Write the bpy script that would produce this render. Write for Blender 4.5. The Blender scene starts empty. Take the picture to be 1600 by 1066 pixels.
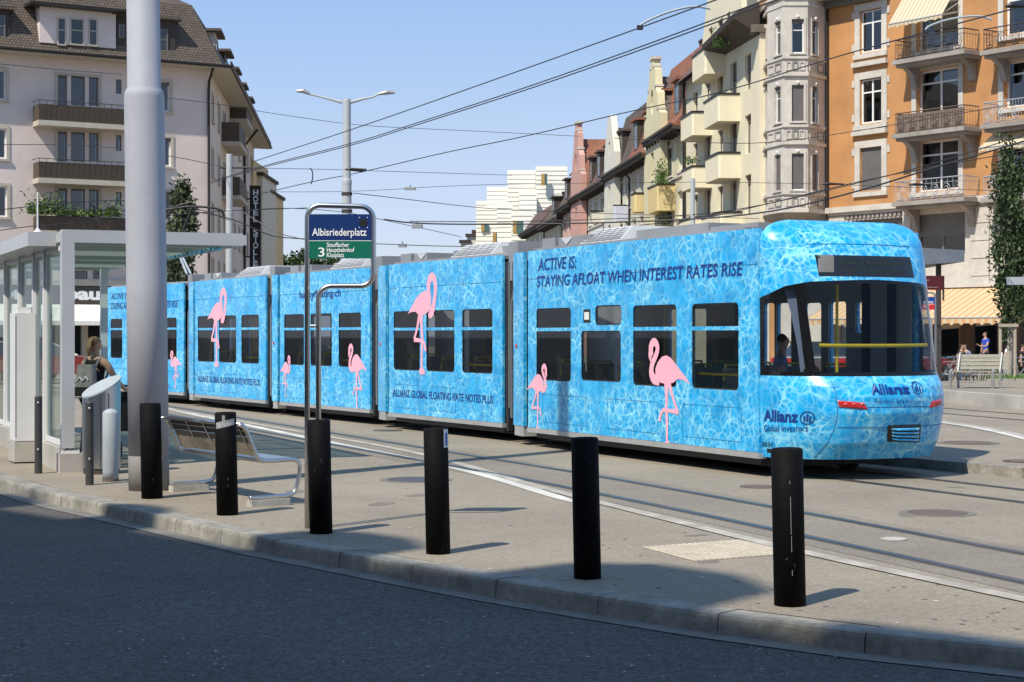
import bpy, math, random
import numpy as np
from mathutils import Matrix, Vector
random.seed(7)
C = bpy.context.scene.collection
SC = bpy.context.scene
# ---------------------------------------------------------------- camera, sky, sun, exposure
F, H, YH = 2700.0, 1.72, 524.0          # focal length in pixels of the 1600 px wide photograph, eye height, horizon row
cam = bpy.data.objects.new('camera', bpy.data.cameras.new('camera'))
C.objects.link(cam); SC.camera = cam
cam.location = (0, 0, H); cam.rotation_euler = (math.radians(90), 0, 0)
cam.data.sensor_width = 36; cam.data.lens = F/1600*36; cam.data.shift_y = -9/1600
cam.data.clip_end = 6000; cam.data.clip_start = .05
SUN_EL, SUN_AZ = math.radians(51), math.radians(37.5)     # light travels towards +X +Y
W = bpy.data.worlds.new('World'); SC.world = W; W.use_nodes = True
nt = W.node_tree; nt.nodes.clear()
wo = nt.nodes.new('ShaderNodeOutputWorld'); bg = nt.nodes.new('ShaderNodeBackground')
sky = nt.nodes.new('ShaderNodeTexSky'); sky.sky_type = 'NISHITA'; sky.sun_disc = False
sky.sun_elevation = SUN_EL; sky.sun_rotation = math.pi + SUN_AZ
sky.air_density = 1.25; sky.dust_density = .5; sky.ozone_density = 2.6; sky.altitude = 400
bg.inputs['Strength'].default_value = .083
# thin high cloud mixed softly into the sky
tc = nt.nodes.new('ShaderNodeTexCoord'); mp = nt.nodes.new('ShaderNodeMapping'); mp.inputs['Scale'].default_value = (1.6, 1.6, 7)
nz = nt.nodes.new('ShaderNodeTexNoise'); nz.inputs['Scale'].default_value = 2.2; nz.inputs['Detail'].default_value = 5
rp = nt.nodes.new('ShaderNodeValToRGB'); rp.color_ramp.elements[0].position = .42; rp.color_ramp.elements[1].position = .78
rp.color_ramp.elements[0].color = (.66, .66, .66, 1); rp.color_ramp.elements[1].color = (.95, .95, .95, 1)
mx = nt.nodes.new('ShaderNodeMixRGB')
# thin summer haze: whiter towards the horizon all the way round, bluer above
sx = nt.nodes.new('ShaderNodeSeparateXYZ'); mr = nt.nodes.new('ShaderNodeMapRange'); mr.inputs['From Min'].default_value = .0; mr.inputs['From Max'].default_value = .26; mr.interpolation_type = 'SMOOTHSTEP'
hz_ = nt.nodes.new('ShaderNodeMixRGB'); hz_.inputs['Color1'].default_value = (6.0, 6.8, 8.8, 1); hz_.inputs['Color2'].default_value = (2.7, 4.7, 8.4, 1)
nt.links.new(tc.outputs['Generated'], sx.inputs[0]); nt.links.new(sx.outputs['Z'], mr.inputs['Value']); nt.links.new(mr.outputs[0], hz_.inputs['Fac']); nt.links.new(hz_.outputs[0], mx.inputs['Color2'])
L = nt.links
L.new(tc.outputs['Generated'], mp.inputs['Vector']); L.new(mp.outputs['Vector'], nz.inputs['Vector'])
L.new(nz.outputs['Fac'], rp.inputs['Fac']); L.new(rp.outputs['Color'], mx.inputs['Fac'])
L.new(sky.outputs['Color'], mx.inputs['Color1']); L.new(mx.outputs['Color'], bg.inputs['Color']); L.new(bg.outputs['Background'], wo.inputs['Surface'])
sun = bpy.data.objects.new('sun', bpy.data.lights.new('sun', 'SUN')); C.objects.link(sun)
sun.data.energy = 4.3; sun.data.angle = math.radians(.6); sun.data.color = (1, .935, .82)
_d = Vector((math.sin(SUN_AZ)*math.cos(SUN_EL), math.cos(SUN_AZ)*math.cos(SUN_EL), -math.sin(SUN_EL)))
sun.rotation_euler = _d.to_track_quat('-Z', 'Y').to_euler()
SC.view_settings.view_transform = 'Standard'; SC.view_settings.look = 'None'
SC.view_settings.exposure = 0.45; SC.view_settings.gamma = 1; SC.view_settings.use_curve_mapping = False
SC.cycles.max_bounces = 8; SC.cycles.transparent_max_bounces = 16

# ---------------------------------------------------------------- helpers
def Gp(px, py, z=0.0):                  # a point of the ground (height z) seen at a pixel of the photograph
    t = F*(H-z)/(py-YH); return Vector(((px-800)/F*t, t, z))
def P(px, py, Y):
    return Vector(((px-800)/F*Y, Y, H+(YH-py)/F*Y))
def proj(v): return (800+F*v[0]/v[1], YH-F*(v[2]-H)/v[1])
def lin(c): c /= 255; return c/12.92 if c <= .04045 else ((c+.055)/1.055)**2.4
def S(r, g, b, k=1.0): return (lin(r)*k, lin(g)*k, lin(b)*k, 1)

MATS = {}
def mat(name, col, rough=.7, metal=0, var=.12, vs=3.0, bump=0, bs=60, col2=None, spec=.4, stretch=None, dirt=0):
    if name in MATS: return MATS[name]
    m = bpy.data.materials.new(name); m.use_nodes = True; t = m.node_tree; n = t.nodes; l = t.links
    b = n['Principled BSDF']; b.inputs['Roughness'].default_value = rough; b.inputs['Metallic'].default_value = metal
    b.inputs['Specular IOR Level'].default_value = spec
    co = n.new('ShaderNodeTexCoord'); ma = n.new('ShaderNodeMapping'); l.new(co.outputs['Object'], ma.inputs['Vector'])
    if stretch: ma.inputs['Scale'].default_value = stretch
    no = n.new('ShaderNodeTexNoise'); no.inputs['Scale'].default_value = vs; no.inputs['Detail'].default_value = 7; no.inputs['Roughness'].default_value = .65
    l.new(ma.outputs['Vector'], no.inputs['Vector'])
    r = n.new('ShaderNodeValToRGB'); e = r.color_ramp.elements; e[0].position = .3; e[1].position = .7
    c2 = col2 or tuple(min(1, c*(1+var)) for c in col[:3])+(1,)
    e[0].color = tuple(c*(1-var) for c in col[:3])+(1,); e[1].color = c2
    l.new(no.outputs['Fac'], r.inputs['Fac']); out = r.outputs['Color']
    if dirt:
        n2 = n.new('ShaderNodeTexNoise'); n2.inputs['Scale'].default_value = vs*.23; n2.inputs['Detail'].default_value = 8; l.new(co.outputs['Object'], n2.inputs['Vector'])
        r2 = n.new('ShaderNodeValToRGB'); r2.color_ramp.elements[0].position = .35; r2.color_ramp.elements[1].position = .65
        r2.color_ramp.elements[0].color = (1-dirt, 1-dirt, 1-dirt*1.05, 1); r2.color_ramp.elements[1].color = (1, 1, 1, 1)
        l.new(n2.outputs['Fac'], r2.inputs['Fac'])
        mu = n.new('ShaderNodeMixRGB'); mu.blend_type = 'MULTIPLY'; mu.inputs['Fac'].default_value = 1
        l.new(out, mu.inputs['Color1']); l.new(r2.outputs['Color'], mu.inputs['Color2']); out = mu.outputs['Color']
    l.new(out, b.inputs['Base Color'])
    if bump:
        n3 = n.new('ShaderNodeTexNoise'); n3.inputs['Scale'].default_value = bs; n3.inputs['Detail'].default_value = 4; l.new(co.outputs['Object'], n3.inputs['Vector'])
        bp = n.new('ShaderNodeBump'); bp.inputs['Strength'].default_value = bump; bp.inputs['Distance'].default_value = .01
        l.new(n3.outputs['Fac'], bp.inputs['Height']); l.new(bp.outputs['Normal'], b.inputs['Normal'])
    MATS[name] = m; return m
def glass(name, tint, refl=1.0, rough=.02):
    if name in MATS: return MATS[name]
    m = bpy.data.materials.new(name); m.use_nodes = True; n = m.node_tree.nodes; l = m.node_tree.links; n.clear()
    o = n.new('ShaderNodeOutputMaterial'); tr = n.new('ShaderNodeBsdfTransparent'); tr.inputs['Color'].default_value = (*tint, 1)
    gl = n.new('ShaderNodeBsdfGlossy'); gl.inputs['Roughness'].default_value = rough
    fr = n.new('ShaderNodeFresnel'); fr.inputs['IOR'].default_value = 1.45
    mu = n.new('ShaderNodeMath'); mu.operation = 'MULTIPLY'; mu.inputs[1].default_value = refl; l.new(fr.outputs[0], mu.inputs[0])
    mi = n.new('ShaderNodeMixShader'); l.new(mu.outputs[0], mi.inputs[0]); l.new(tr.outputs[0], mi.inputs[1]); l.new(gl.outputs[0], mi.inputs[2]); l.new(mi.outputs[0], o.inputs[0])
    MATS[name] = m; return m

class MB:
    """collects polygons and links them as one mesh object"""
    def __init__(s, M=None): s.v = []; s.f = []; s.m = []; s.M = M; s.sm = False
    def add(s, vs, fs, mi=0, M=None):
        k = len(s.v); T = M or s.M
        s.v += [tuple(T @ Vector(p)) if T else tuple(p) for p in vs]
        s.f += [tuple(i+k for i in f) for f in fs]; s.m += [mi]*len(fs); return s
    def box(s, x0, x1, y0, y1, z0, z1, mi=0, M=None, bev=0):
        if bev:
            b = bev; pr = [(x0+b, y0), (x1-b, y0), (x1, y0+b), (x1, y1-b), (x1-b, y1), (x0+b, y1), (x0, y1-b), (x0, y0+b)]
            return s.prism(pr, z0, z1, mi, M)
        vs = [(x0, y0, z0), (x1, y0, z0), (x1, y1, z0), (x0, y1, z0), (x0, y0, z1), (x1, y0, z1), (x1, y1, z1), (x0, y1, z1)]
        return s.add(vs, [(3, 2, 1, 0), (4, 5, 6, 7), (0, 1, 5, 4), (1, 2, 6, 5), (2, 3, 7, 6), (3, 0, 4, 7)], mi, M)
    def prism(s, poly, z0, z1, mi=0, M=None, top=None):
        n = len(poly); t = top or poly
        vs = [(x, y, z0) for x, y in poly]+[(x, y, z1) for x, y in t]
        return s.add(vs, [tuple(range(n))[::-1], tuple(range(n, 2*n))]+[(i, (i+1) % n, n+(i+1) % n, n+i) for i in range(n)], mi, M)
    def hexa(s, a, b, mi=0):            # two quads joined
        return s.add(list(a)+list(b), [(3, 2, 1, 0), (4, 5, 6, 7), (0, 1, 5, 4), (1, 2, 6, 5), (2, 3, 7, 6), (3, 0, 4, 7)], mi)
    def poly(s, pts, mi=0, M=None): return s.add(pts, [tuple(range(len(pts)))], mi, M)
    def tube(s, pts, r, n=8, mi=0, M=None, cap=True):
        pts = [Vector(p) for p in pts]; rr = r if isinstance(r, (list, tuple)) else [r]*len(pts)
        vs = []; fs = []; up = None
        for i, p in enumerate(pts):
            d = (pts[min(i+1, len(pts)-1)]-pts[max(i-1, 0)]).normalized()
            if up is None: up = Vector((0, 0, 1)) if abs(d.z) < .9 else Vector((0, 1, 0))
            a = d.cross(up).normalized(); up = a.cross(d).normalized()
            for k in range(n):
                t = 2*math.pi*k/n; vs.append(p+(a*math.cos(t)+up*math.sin(t))*rr[i])
        for i in range(len(pts)-1):
            for k in range(n):
                fs.append((i*n+k, i*n+(k+1) % n, (i+1)*n+(k+1) % n, (i+1)*n+k))
        if cap: fs += [tuple(range(n))[::-1], tuple(range((len(pts)-1)*n, len(pts)*n))]
        return s.add(vs, fs, mi, M)
    def lathe(s, prof, n=20, mi=0, M=None, c=(0, 0)):
        vs = []; fs = []
        for r, z in prof:
            for k in range(n):
                t = 2*math.pi*k/n; vs.append((c[0]+r*math.cos(t), c[1]+r*math.sin(t), z))
        for i in range(len(prof)-1):
            for k in range(n): fs.append((i*n+k, i*n+(k+1) % n, (i+1)*n+(k+1) % n, (i+1)*n+k))
        fs += [tuple(range(n))[::-1], tuple(range((len(prof)-1)*n, len(prof)*n))]
        return s.add(vs, fs, mi, M)
    def ribbon(s, pts, w, mi=0, M=None, z=0):   # flat stroke in the local xy plane
        n = len(pts); ww = w if isinstance(w, (list, tuple)) else [w]*n; l = []; r = []
        for i, p in enumerate(pts):
            a = pts[max(i-1, 0)]; b = pts[min(i+1, n-1)]; dx, dy = b[0]-a[0], b[1]-a[1]; k = math.hypot(dx, dy) or 1
            l.append((p[0]-dy/k*ww[i]/2, p[1]+dx/k*ww[i]/2, z)); r.append((p[0]+dy/k*ww[i]/2, p[1]-dx/k*ww[i]/2, z))
        return s.add(l+r, [(n+i, n+i+1, i+1, i) for i in range(n-1)], mi, M)
    def build(s, name, mats, parent=None, smooth=False, **props):
        me = bpy.data.meshes.new(name); me.from_pydata(s.v, [], s.f)
        if not isinstance(mats, (list, tuple)): mats = [mats]
        for m in mats: me.materials.append(m)
        me.polygons.foreach_set('material_index', s.m)
        if smooth or s.sm: me.polygons.foreach_set('use_smooth', [True]*len(s.f))
        me.update(); return link(name, me, parent, **props)
def thing(name, label, cat, loc=(0, 0, 0), group=None):
    o = bpy.data.objects.new(name, None); C.objects.link(o); o.location = loc; o.empty_display_size = .3
    o['label'] = label; o['category'] = cat
    if group: o['group'] = group
    return o
def tag(o, label, cat, group=None):
    o['label'] = label; o['category'] = cat
    if group: o['group'] = group
    return o
def struct(name, mb, mats, **k): return mb.build(name, mats, kind='structure', **k)
def local_thing(name, label, cat, loc, rz=0, group=None):   # a thing whose parts are modelled about its own base
    o = thing(name, label, cat, loc, group); o.rotation_euler = (0, 0, rz); LOCAL.add(o.name); return o
LOCAL = set()
def link(name, me, parent=None, M=None, **props):
    o = bpy.data.objects.new(name, me); C.objects.link(o)
    if parent is not None:
        o.parent = parent
        if parent.type == 'EMPTY' and parent.name not in LOCAL: o.matrix_parent_inverse = Matrix.Translation(-parent.location)
    if M: o.matrix_basis = M
    for k, v in props.items(): o[k] = v
    return o
def dup(root, loc, rz=None, label=None, group=None):
    r = root.copy(); C.objects.link(r); r.location = loc
    if rz is not None: r.rotation_euler = (0, 0, rz)
    if label: r['label'] = label
    if group: r['group'] = group
    LOCAL.add(r.name)
    for ch in list(root.children):
        c = ch.copy(); C.objects.link(c); c.parent = r
        for g in list(ch.children):
            d = g.copy(); C.objects.link(d); d.parent = c
    return r
def rrect(x0, x1, y0, y1, r=0, n=4):
    if r <= 0: return [(x0, y0), (x1, y0), (x1, y1), (x0, y1)]
    o = []
    for cx, cy, a in ((x1-r, y0+r, -90), (x1-r, y1-r, 0), (x0+r, y1-r, 90), (x0+r, y0+r, 180)):
        for k in range(n+1):
            t = math.radians(a+90*k/n); o.append((cx+r*math.cos(t), cy+r*math.sin(t)))
    return o
def fill(outer, holes, t, name='wall'):
    """flat sheet with holes, thickness t, back face at z=-t, front at z=0, as a mesh"""
    cu = bpy.data.curves.new(name, 'CURVE'); cu.dimensions = '2D'; cu.fill_mode = 'BOTH'; cu.extrude = t/2
    for lp in [outer]+list(holes):
        sp = cu.splines.new('POLY'); sp.points.add(len(lp)-1)
        for i, p in enumerate(lp): sp.points[i].co = (p[0], p[1], 0, 1)
        sp.use_cyclic_u = True
    ob = bpy.data.objects.new(name, cu); me = bpy.data.meshes.new_from_object(ob)
    me.transform(Matrix.Translation((0, 0, -t/2))); bpy.data.objects.remove(ob); bpy.data.curves.remove(cu)
    return me
def text_mesh(txt, height, width=None, shear=0, bold=0, ext=.002, align='LEFT', spacing=1.0, line=1.0):
    cu = bpy.data.curves.new('lettering', 'FONT'); cu.body = txt; cu.size = 1; cu.shear = shear; cu.offset = bold; cu.extrude = 0
    cu.resolution_u = 3; cu.align_x = 'LEFT'; cu.space_character = spacing; cu.space_line = line
    ob = bpy.data.objects.new('lettering', cu); me = bpy.data.meshes.new_from_object(ob)
    bpy.data.objects.remove(ob); bpy.data.curves.remove(cu)
    co = np.array([v.co[:] for v in me.vertices]); x0, x1 = co[:, 0].min(), co[:, 0].max()
    k = height/.70 ; kx = (width/(x1-x0)) if width else k
    for v in me.vertices: v.co = ((v.co.x-x0)*kx, v.co.y*k, v.co.z)
    if align == 'CENTER':
        w = (x1-x0)*kx/2
        for v in me.vertices: v.co.x -= w
    return me
def meshobj(name, me, m, parent, M=None, smooth=False, **props):
    me.materials.clear(); [me.materials.append(q) for q in (m if isinstance(m, (list, tuple)) else [m])]
    for p in me.polygons:
        if p.material_index >= len(me.materials): p.material_index = 0
        p.use_smooth = smooth
    if M: me.transform(M)
    me.name = name
    return link(name, me, parent, **props)

class Fac:
    """a vertical plane seen by the camera: local x runs along it, y up, z out towards the viewer"""
    def __init__(s, A, B):
        s.A = Vector((A[0], A[1])); B = Vector((B[0], B[1])); s.len = (B-s.A).length; s.d = (B-s.A)/s.len
        s.n = Vector((s.d.y, -s.d.x))
        s.M = Matrix(((s.d.x, 0, s.n.x, s.A.x), (s.d.y, 0, s.n.y, s.A.y), (0, 1, 0, 0), (0, 0, 0, 1)))
    def uv(s, px, py, off=0):
        rx = (px-800)/F; A = s.A+s.n*off
        t = A.dot(s.n)/(rx*s.n.x+s.n.y); return ((Vector((rx*t, t))-A).dot(s.d), H+(YH-py)/F*t)
    def s(s, px): return s.uv(px, 0)[0]
    def rect(s, x0, y0, x1, y1, off=0):
        a = s.uv(x0, y0, off); b = s.uv(x1, y1, off); return a[0], b[0], b[1], a[1]
    def xs(s, px, off=0): return s.uv(px, 0, off)[0]
    def w(s, x, y, z=0): return s.M @ Vector((x, y, z))
M_pane = glass('window_glass', (.30, .33, .36), 3.2)
M_wood = None
def window(fac, parent, r, depth=.16, fw=.07, cols=1, bar=None, blind=0, fm=None, bm=None, pane=None, surround=None, sm=None, back=None, curtain=None):
    """frame (+ bars), pane, roller blind and moulded surround set in a hole of the wall"""
    s0, s1, z0, z1 = r
    mb = MB(fac.M); a = -depth-.05; b = -depth+.01
    mb.box(s0, s0+fw, z0, z1, a, b); mb.box(s1-fw, s1, z0, z1, a, b)
    mb.box(s0+fw, s1-fw, z0, z0+fw, a, b); mb.box(s0+fw, s1-fw, z1-fw, z1, a, b)
    for k in range(1, cols):
        x = s0+(s1-s0)*k/cols; mb.box(x-fw*.5, x+fw*.5, z0+fw, z1-fw, a+.003, b-.003)
    if bar: 
        zz = z0+(z1-z0)*bar
        for k in range(cols):
            xa = s0+(s1-s0)*k/cols+fw*(.5 if k else 1); xb = s0+(s1-s0)*(k+1)/cols-fw*(.5 if k < cols-1 else 1)
            mb.box(xa, xb, zz-fw*.4, zz+fw*.4, a+.006, b-.006)
    o = mb.build('window', fm or M_white, parent)
    MB(fac.M).box(s0+fw*.5, s1-fw*.5, z0+fw*.5, z1-fw*.5, a+.018, a+.026).build('pane', pane or M_pane, o)
    MB(fac.M).box(s0, s1, z0, z1, a-.5, a-.4).build('room_behind', back or M_dark, o)
    if curtain: 
        c = MB(fac.M); n = max(6, int((s1-s0)/.05)); zb = z0+(z1-z0)*curtain[0]; zt = z1-fw
        for k in range(n):
            xa = s0+fw+(s1-s0-2*fw)*k/n; xb = s0+fw+(s1-s0-2*fw)*(k+1)/n; q = .03*(k % 2); q2 = .03*((k+1) % 2)
            c.poly([(xa, zb, a-.1-q), (xb, zb, a-.1-q2), (xb, zt, a-.1-q2), (xa, zt, a-.1-q)])
        c.build('curtain', M_curtain, o)
    if blind:
        zz = z1-(z1-z0)*blind; c = MB(fac.M); k = max(2, int((z1-zz)/.09))
        for j in range(k):
            c.box(s0+.02, s1-.02, z1-(z1-zz)*(j+1)/k+.008, z1-(z1-zz)*j/k, b+.01, b+.025)
        c.box(s0+.022, s1-.022, zz+.01, z1-.01, b+.005, b+.012)
        c.build('roller_blind', bm or M_blind, o)
    if surround:
        w = surround; q = MB(fac.M)
        q.box(s0-w, s0, z0-w*.2, z1+w, .003, .05); q.box(s1, s1+w, z0-w*.2, z1+w, .003, .05)
        q.box(s0, s1, z1, z1+w, .003, .046); q.box(s0-w*1.15, s1+w*1.15, z0-w*.85, z0-w*.2, .003, .13)
        q.build('surround', sm or M_stone, o)
    return o
M_white = mat('white_paint', (.72, .72, .70, 1), .45, var=.05)
M_dark = mat('dark_interior', (.018, .019, .02, 1), .8, var=.4, vs=1.5)
M_blind = mat('roller_blind_grey', (.13, .12, .115, 1), .6)
M_curtain = mat('curtain_white', (.6, .62, .65, 1), .9)
M_stone = mat('pale_stone', (.56, .52, .46, 1), .8, bump=.25, dirt=.15)
M_steel = mat('brushed_steel', (.55, .55, .54, 1), .28, 1, var=.06, vs=8, stretch=(1, 1, 8))
M_galv = mat('galvanised_grey', (.40, .42, .45, 1), .5, .35, var=.06, dirt=.08)
M_black = mat('black_plastic', (.012, .012, .013, 1), .5, var=.2)
M_iron = mat('wrought_iron', (.06, .05, .045, 1), .6, .3)
# ---------------------------------------------------------------- ground
def asphalt(name, col, col2, speck=.5, patch=.25, crack=0):
    m = bpy.data.materials.new(name); m.use_nodes = True; n = m.node_tree.nodes; l = m.node_tree.links; b = n['Principled BSDF']
    b.inputs['Roughness'].default_value = .85; b.inputs['Specular IOR Level'].default_value = .3
    co = n.new('ShaderNodeTexCoord')
    big = n.new('ShaderNodeTexNoise'); big.inputs['Scale'].default_value = .35; big.inputs['Detail'].default_value = 9; big.inputs['Roughness'].default_value = .7
    fine = n.new('ShaderNodeTexVoronoi'); fine.inputs['Scale'].default_value = 45; fine.feature = 'F1'
    fn = n.new('ShaderNodeTexNoise'); fn.inputs['Scale'].default_value = 90; fn.inputs['Detail'].default_value = 3
    for q in (big, fine, fn): l.new(co.outputs['Object'], q.inputs['Vector'])
    r = n.new('ShaderNodeValToRGB'); r.color_ramp.elements[0].position = .32; r.color_ramp.elements[1].position = .68
    r.color_ramp.elements[0].color = col; r.color_ramp.elements[1].color = col2; l.new(big.outputs['Fac'], r.inputs['Fac'])
    r2 = n.new('ShaderNodeValToRGB'); r2.color_ramp.elements[0].position = 0; r2.color_ramp.elements[1].position = 1
    r2.color_ramp.elements[0].color = (1-speck*.5,)*3+(1,); r2.color_ramp.elements[1].color = (1+speck*.5,)*3+(1,)
    l.new(fine.outputs['Color'], r2.inputs['Fac'])
    mu = n.new('ShaderNodeMixRGB'); mu.blend_type = 'MULTIPLY'; mu.inputs['Fac'].default_value = 1
    l.new(r.outputs['Color'], mu.inputs['Color1']); l.new(r2.outputs['Color'], mu.inputs['Color2'])
    l.new(mu.outputs['Color'], b.inputs['Base Color'])
    bp = n.new('ShaderNodeBump'); bp.inputs['Strength'].default_value = .5; bp.inputs['Distance'].default_value = .004
    l.new(fn.outputs['Fac'], bp.inputs['Height']); l.new(bp.outputs['Normal'], b.inputs['Normal'])
    return m
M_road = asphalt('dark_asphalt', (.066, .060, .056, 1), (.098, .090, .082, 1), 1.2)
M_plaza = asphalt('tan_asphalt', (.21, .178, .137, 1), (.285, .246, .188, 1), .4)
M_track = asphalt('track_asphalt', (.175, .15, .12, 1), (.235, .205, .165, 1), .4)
M_kerb = mat('granite_kerb', (.30, .28, .24, 1), .85, var=.25, vs=14, bump=.6, bs=90, dirt=.35)
M_gut = mat('gutter_concrete', (.20, .19, .17, 1), .85, var=.2, vs=10, bump=.3, dirt=.3)
M_paint = mat('road_paint', (.62, .60, .54, 1), .7, var=.10, vs=6, dirt=.25)
M_paint2 = mat('worn_road_paint', (.43, .39, .33, 1), .8, var=.18, vs=9, dirt=.3)
M_rail = mat('rail_steel', (.17, .18, .20, 1), .38, .8, var=.1)
M_groove = mat('rail_groove', (.095, .085, .072, 1), .8)
M_cast = mat('cast_iron', (.095, .085, .085, 1), .55, .3, var=.25, vs=30, bump=.6, bs=60)
M_castb = mat('brown_iron', (.14, .105, .085, 1), .7, .2, var=.2, vs=20, bump=.5)
M_conc = mat('concrete', (.42, .40, .36, 1), .85, var=.12, bump=.3, dirt=.25)
def chaikin(p, k=2):
    for _ in range(k):
        q = [p[0]]
        for a, b in zip(p[:-1], p[1:]): q += [a*.75+b*.25, a*.25+b*.75]
        p = q+[p[-1]]
    return p
def offset(p, d):
    o = []
    for i in range(len(p)):
        t = (p[min(i+1, len(p)-1)]-p[max(i-1, 0)]).normalized(); o.append(p[i]+Vector((t.y, -t.x))*d)
    return o
def resample(p, step):
    o = [p[0]]; acc = 0
    for a, b in zip(p[:-1], p[1:]):
        l = (b-a).length; t = step-acc
        while t < l: o.append(a+(b-a)*(t/l)); t += step
        acc = (acc+l) % step
    return o
def strip(mb, a, b, z, mi=0, z2=None):
    n = len(a); z2 = z if z2 is None else z2
    return mb.add([(p.x, p.y, z) for p in a]+[(p.x, p.y, z2) for p in b], [(n+i, n+i+1, i+1, i) for i in range(n-1)], mi)
kpx = [(0, 738), (106, 768), (225, 791), (352, 818), (450, 839), (600, 864), (763, 894), (886, 912), (1000, 930), (1206, 959), (1400, 982), (1600, 1001)]
KL = [Vector((-60, 108)), Vector((-22, 47)), Vector((-11, 29))]+[Gp(x, y).xy for x, y in kpx]+[Vector((4.6, 8.6)), Vector((7.5, 7.2)), Vector((14, 5.6)), Vector((40, 2))]
KL = chaikin(KL, 2)
KB = resample(KL, 1.0)                           # back edge of the kerb; camera side is to the right of its direction
RZ = -.13
g = MB(); g.poly([(-900, -400, RZ-.02), (900, -400, RZ-.02), (900, 2600, RZ-.02), (-900, 2600, RZ-.02)])
struct('ground', g, M_road)
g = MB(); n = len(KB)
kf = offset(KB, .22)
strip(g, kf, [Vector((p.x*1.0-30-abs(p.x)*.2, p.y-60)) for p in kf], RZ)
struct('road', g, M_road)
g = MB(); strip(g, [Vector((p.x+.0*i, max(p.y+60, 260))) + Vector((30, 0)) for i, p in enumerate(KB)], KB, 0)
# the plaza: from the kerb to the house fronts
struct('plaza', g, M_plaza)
g = MB(); strip(g, offset(KB, .225), offset(KB, .42), RZ+.006); struct('gutter', g, M_gut)
kerb = MB(); strip(kerb, offset(KB, .02), offset(KB, .2), -.05); strip(kerb, offset(KB, .2), offset(KB, .2), -.05, 0, -.12)
kerb = struct('kerb', kerb, M_groove)
rr = random.Random(3); KN = [(q-p) for p, q in zip(KB, offset(KB, 1.0))]
for i in range(len(KB)-1):
    a, b = KB[i], KB[i+1]
    if a.y > 60 or a.x > 12: continue
    t = (b-a).normalized(); nn = Vector((t.y, -t.x)); a = a+t*.005; b = b-t*.005
    z = rr.uniform(-.004, .004); e = rr.uniform(-.004, .004); w = .22+e
    m = MB(); na, nb_ = KN[i], KN[i+1]; v = lambda p, o, zz, nn=na: (p.x+nn.x*o, p.y+nn.y*o, zz)
    prof = [(0, RZ), (0, z), (w-.03, z), (w-.008, z-.008), (w, z-.03), (w+.01, RZ)]
    m.add([v(a, o, q) for o, q in prof]+[v(b, o, q, nb_) for o, q in prof], [tuple(range(6)), tuple(range(6, 12))[::-1]]+[(6+k, 6+(k+1) % 6, (k+1) % 6, k) for k in range(6)])
    m.build('kerb_stone', M_kerb, kerb)
def gline(px, w, z, mats, name, ext=None, **k):
    p = [Gp(x, y, z).xy for x, y in px]
    if ext: 
        p = [p[0]+(p[0]-p[1]).normalized()*ext[0]]*(1 if ext[0] else 0)+p+[p[-1]+(p[-1]-p[-2]).normalized()*ext[1]]*(1 if ext[1] else 0)
    p = chaikin(p, 2); m = MB(); strip(m, offset(p, -w/2), offset(p, w/2), z); return m.build(name, mats, **k), p
st = dict(kind='structure')
lp = chaikin([Gp(x, y, .006).xy for x, y in [(200, 622), (265, 640), (400, 667), (534, 695), (625, 713), (704, 728), (800, 754), (894, 784), (950, 797)]], 2); nl_ = len(lp)
lw = [.17*min(1, (lp[i]-lp[-1]).length/1.6) for i in range(nl_)]; m = MB(); lo_ = [offset(lp, w_/2)[i] for i, w_ in enumerate(lw)]; li_ = [offset(lp, -w_/2)[i] for i, w_ in enumerate(lw)]
strip(m, li_, lo_, .006); struct('painted_line', m, M_paint)
gline([(519, 683), (612, 699), (702, 719), (800, 749), (894, 774), (935, 784), (1100, 825), (1270, 866), (1600, 936), (1700, 957)], .15, .009, M_paint2, 'edge_strip', (14, 1), **st)
RA = [(519, 677), (702, 707), (890, 737), (1000, 756), (1225, 796), (1600, 866)]
def rail(pts, name='rail', z=.010):
    m = MB(); strip(m, offset(pts, -.035), offset(pts, .035), z, 0); strip(m, offset(pts, .035), offset(pts, .075), z-.004, 1); strip(m, offset(pts, -.075), offset(pts, -.035), z-.004, 1)
    return m.build(name, [M_rail, M_groove], kind='structure')
pA = chaikin([Gp(x, y).xy for x, y in RA], 2)
pA = [pA[0]+(pA[0]-pA[1]).normalized()*50, *pA, pA[-1]+(pA[-1]-pA[-2]).normalized()*9]
rail(pA); rail(offset(pA, 1.0))
m = MB(); strip(m, offset(pA, -.25), offset(pA, 1.3), .003); struct('track_bed', m, M_track)
# ---------------------------------------------------------------- tram geometry
HB, HT = .30, 3.02
def gd(px, h): t = (HT-HB)*F/h; return Vector(((px-800)/F*t, t))
MODS = [(gd(825, 274.6), gd(1186, 351)), (gd(607.5, 230.5), gd(785, 262.5)), (gd(437.5, 198), gd(578, 221.5)), (gd(305, 175.8), gd(415, 194.6)), (gd(167, 156), gd(287, 171.3))]
TW = 2.4
def tr_rail(off):
    p = []
    for A, B in reversed(MODS):
        d = (B-A).normalized(); q = Vector((-d.y, d.x)) if False else Vector((d.y, -d.x)); q = -q
        p += [A+q*off+d*.5, B+q*off-d*.5]
    A, B = MODS[0]; d = (B-A).normalized(); p += [p[-1]+d*16]
    return chaikin([p[0]-(p[1]-p[0]).normalized()*30]+p, 2)
rail(tr_rail(.7)); rail(tr_rail(1.7))
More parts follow.
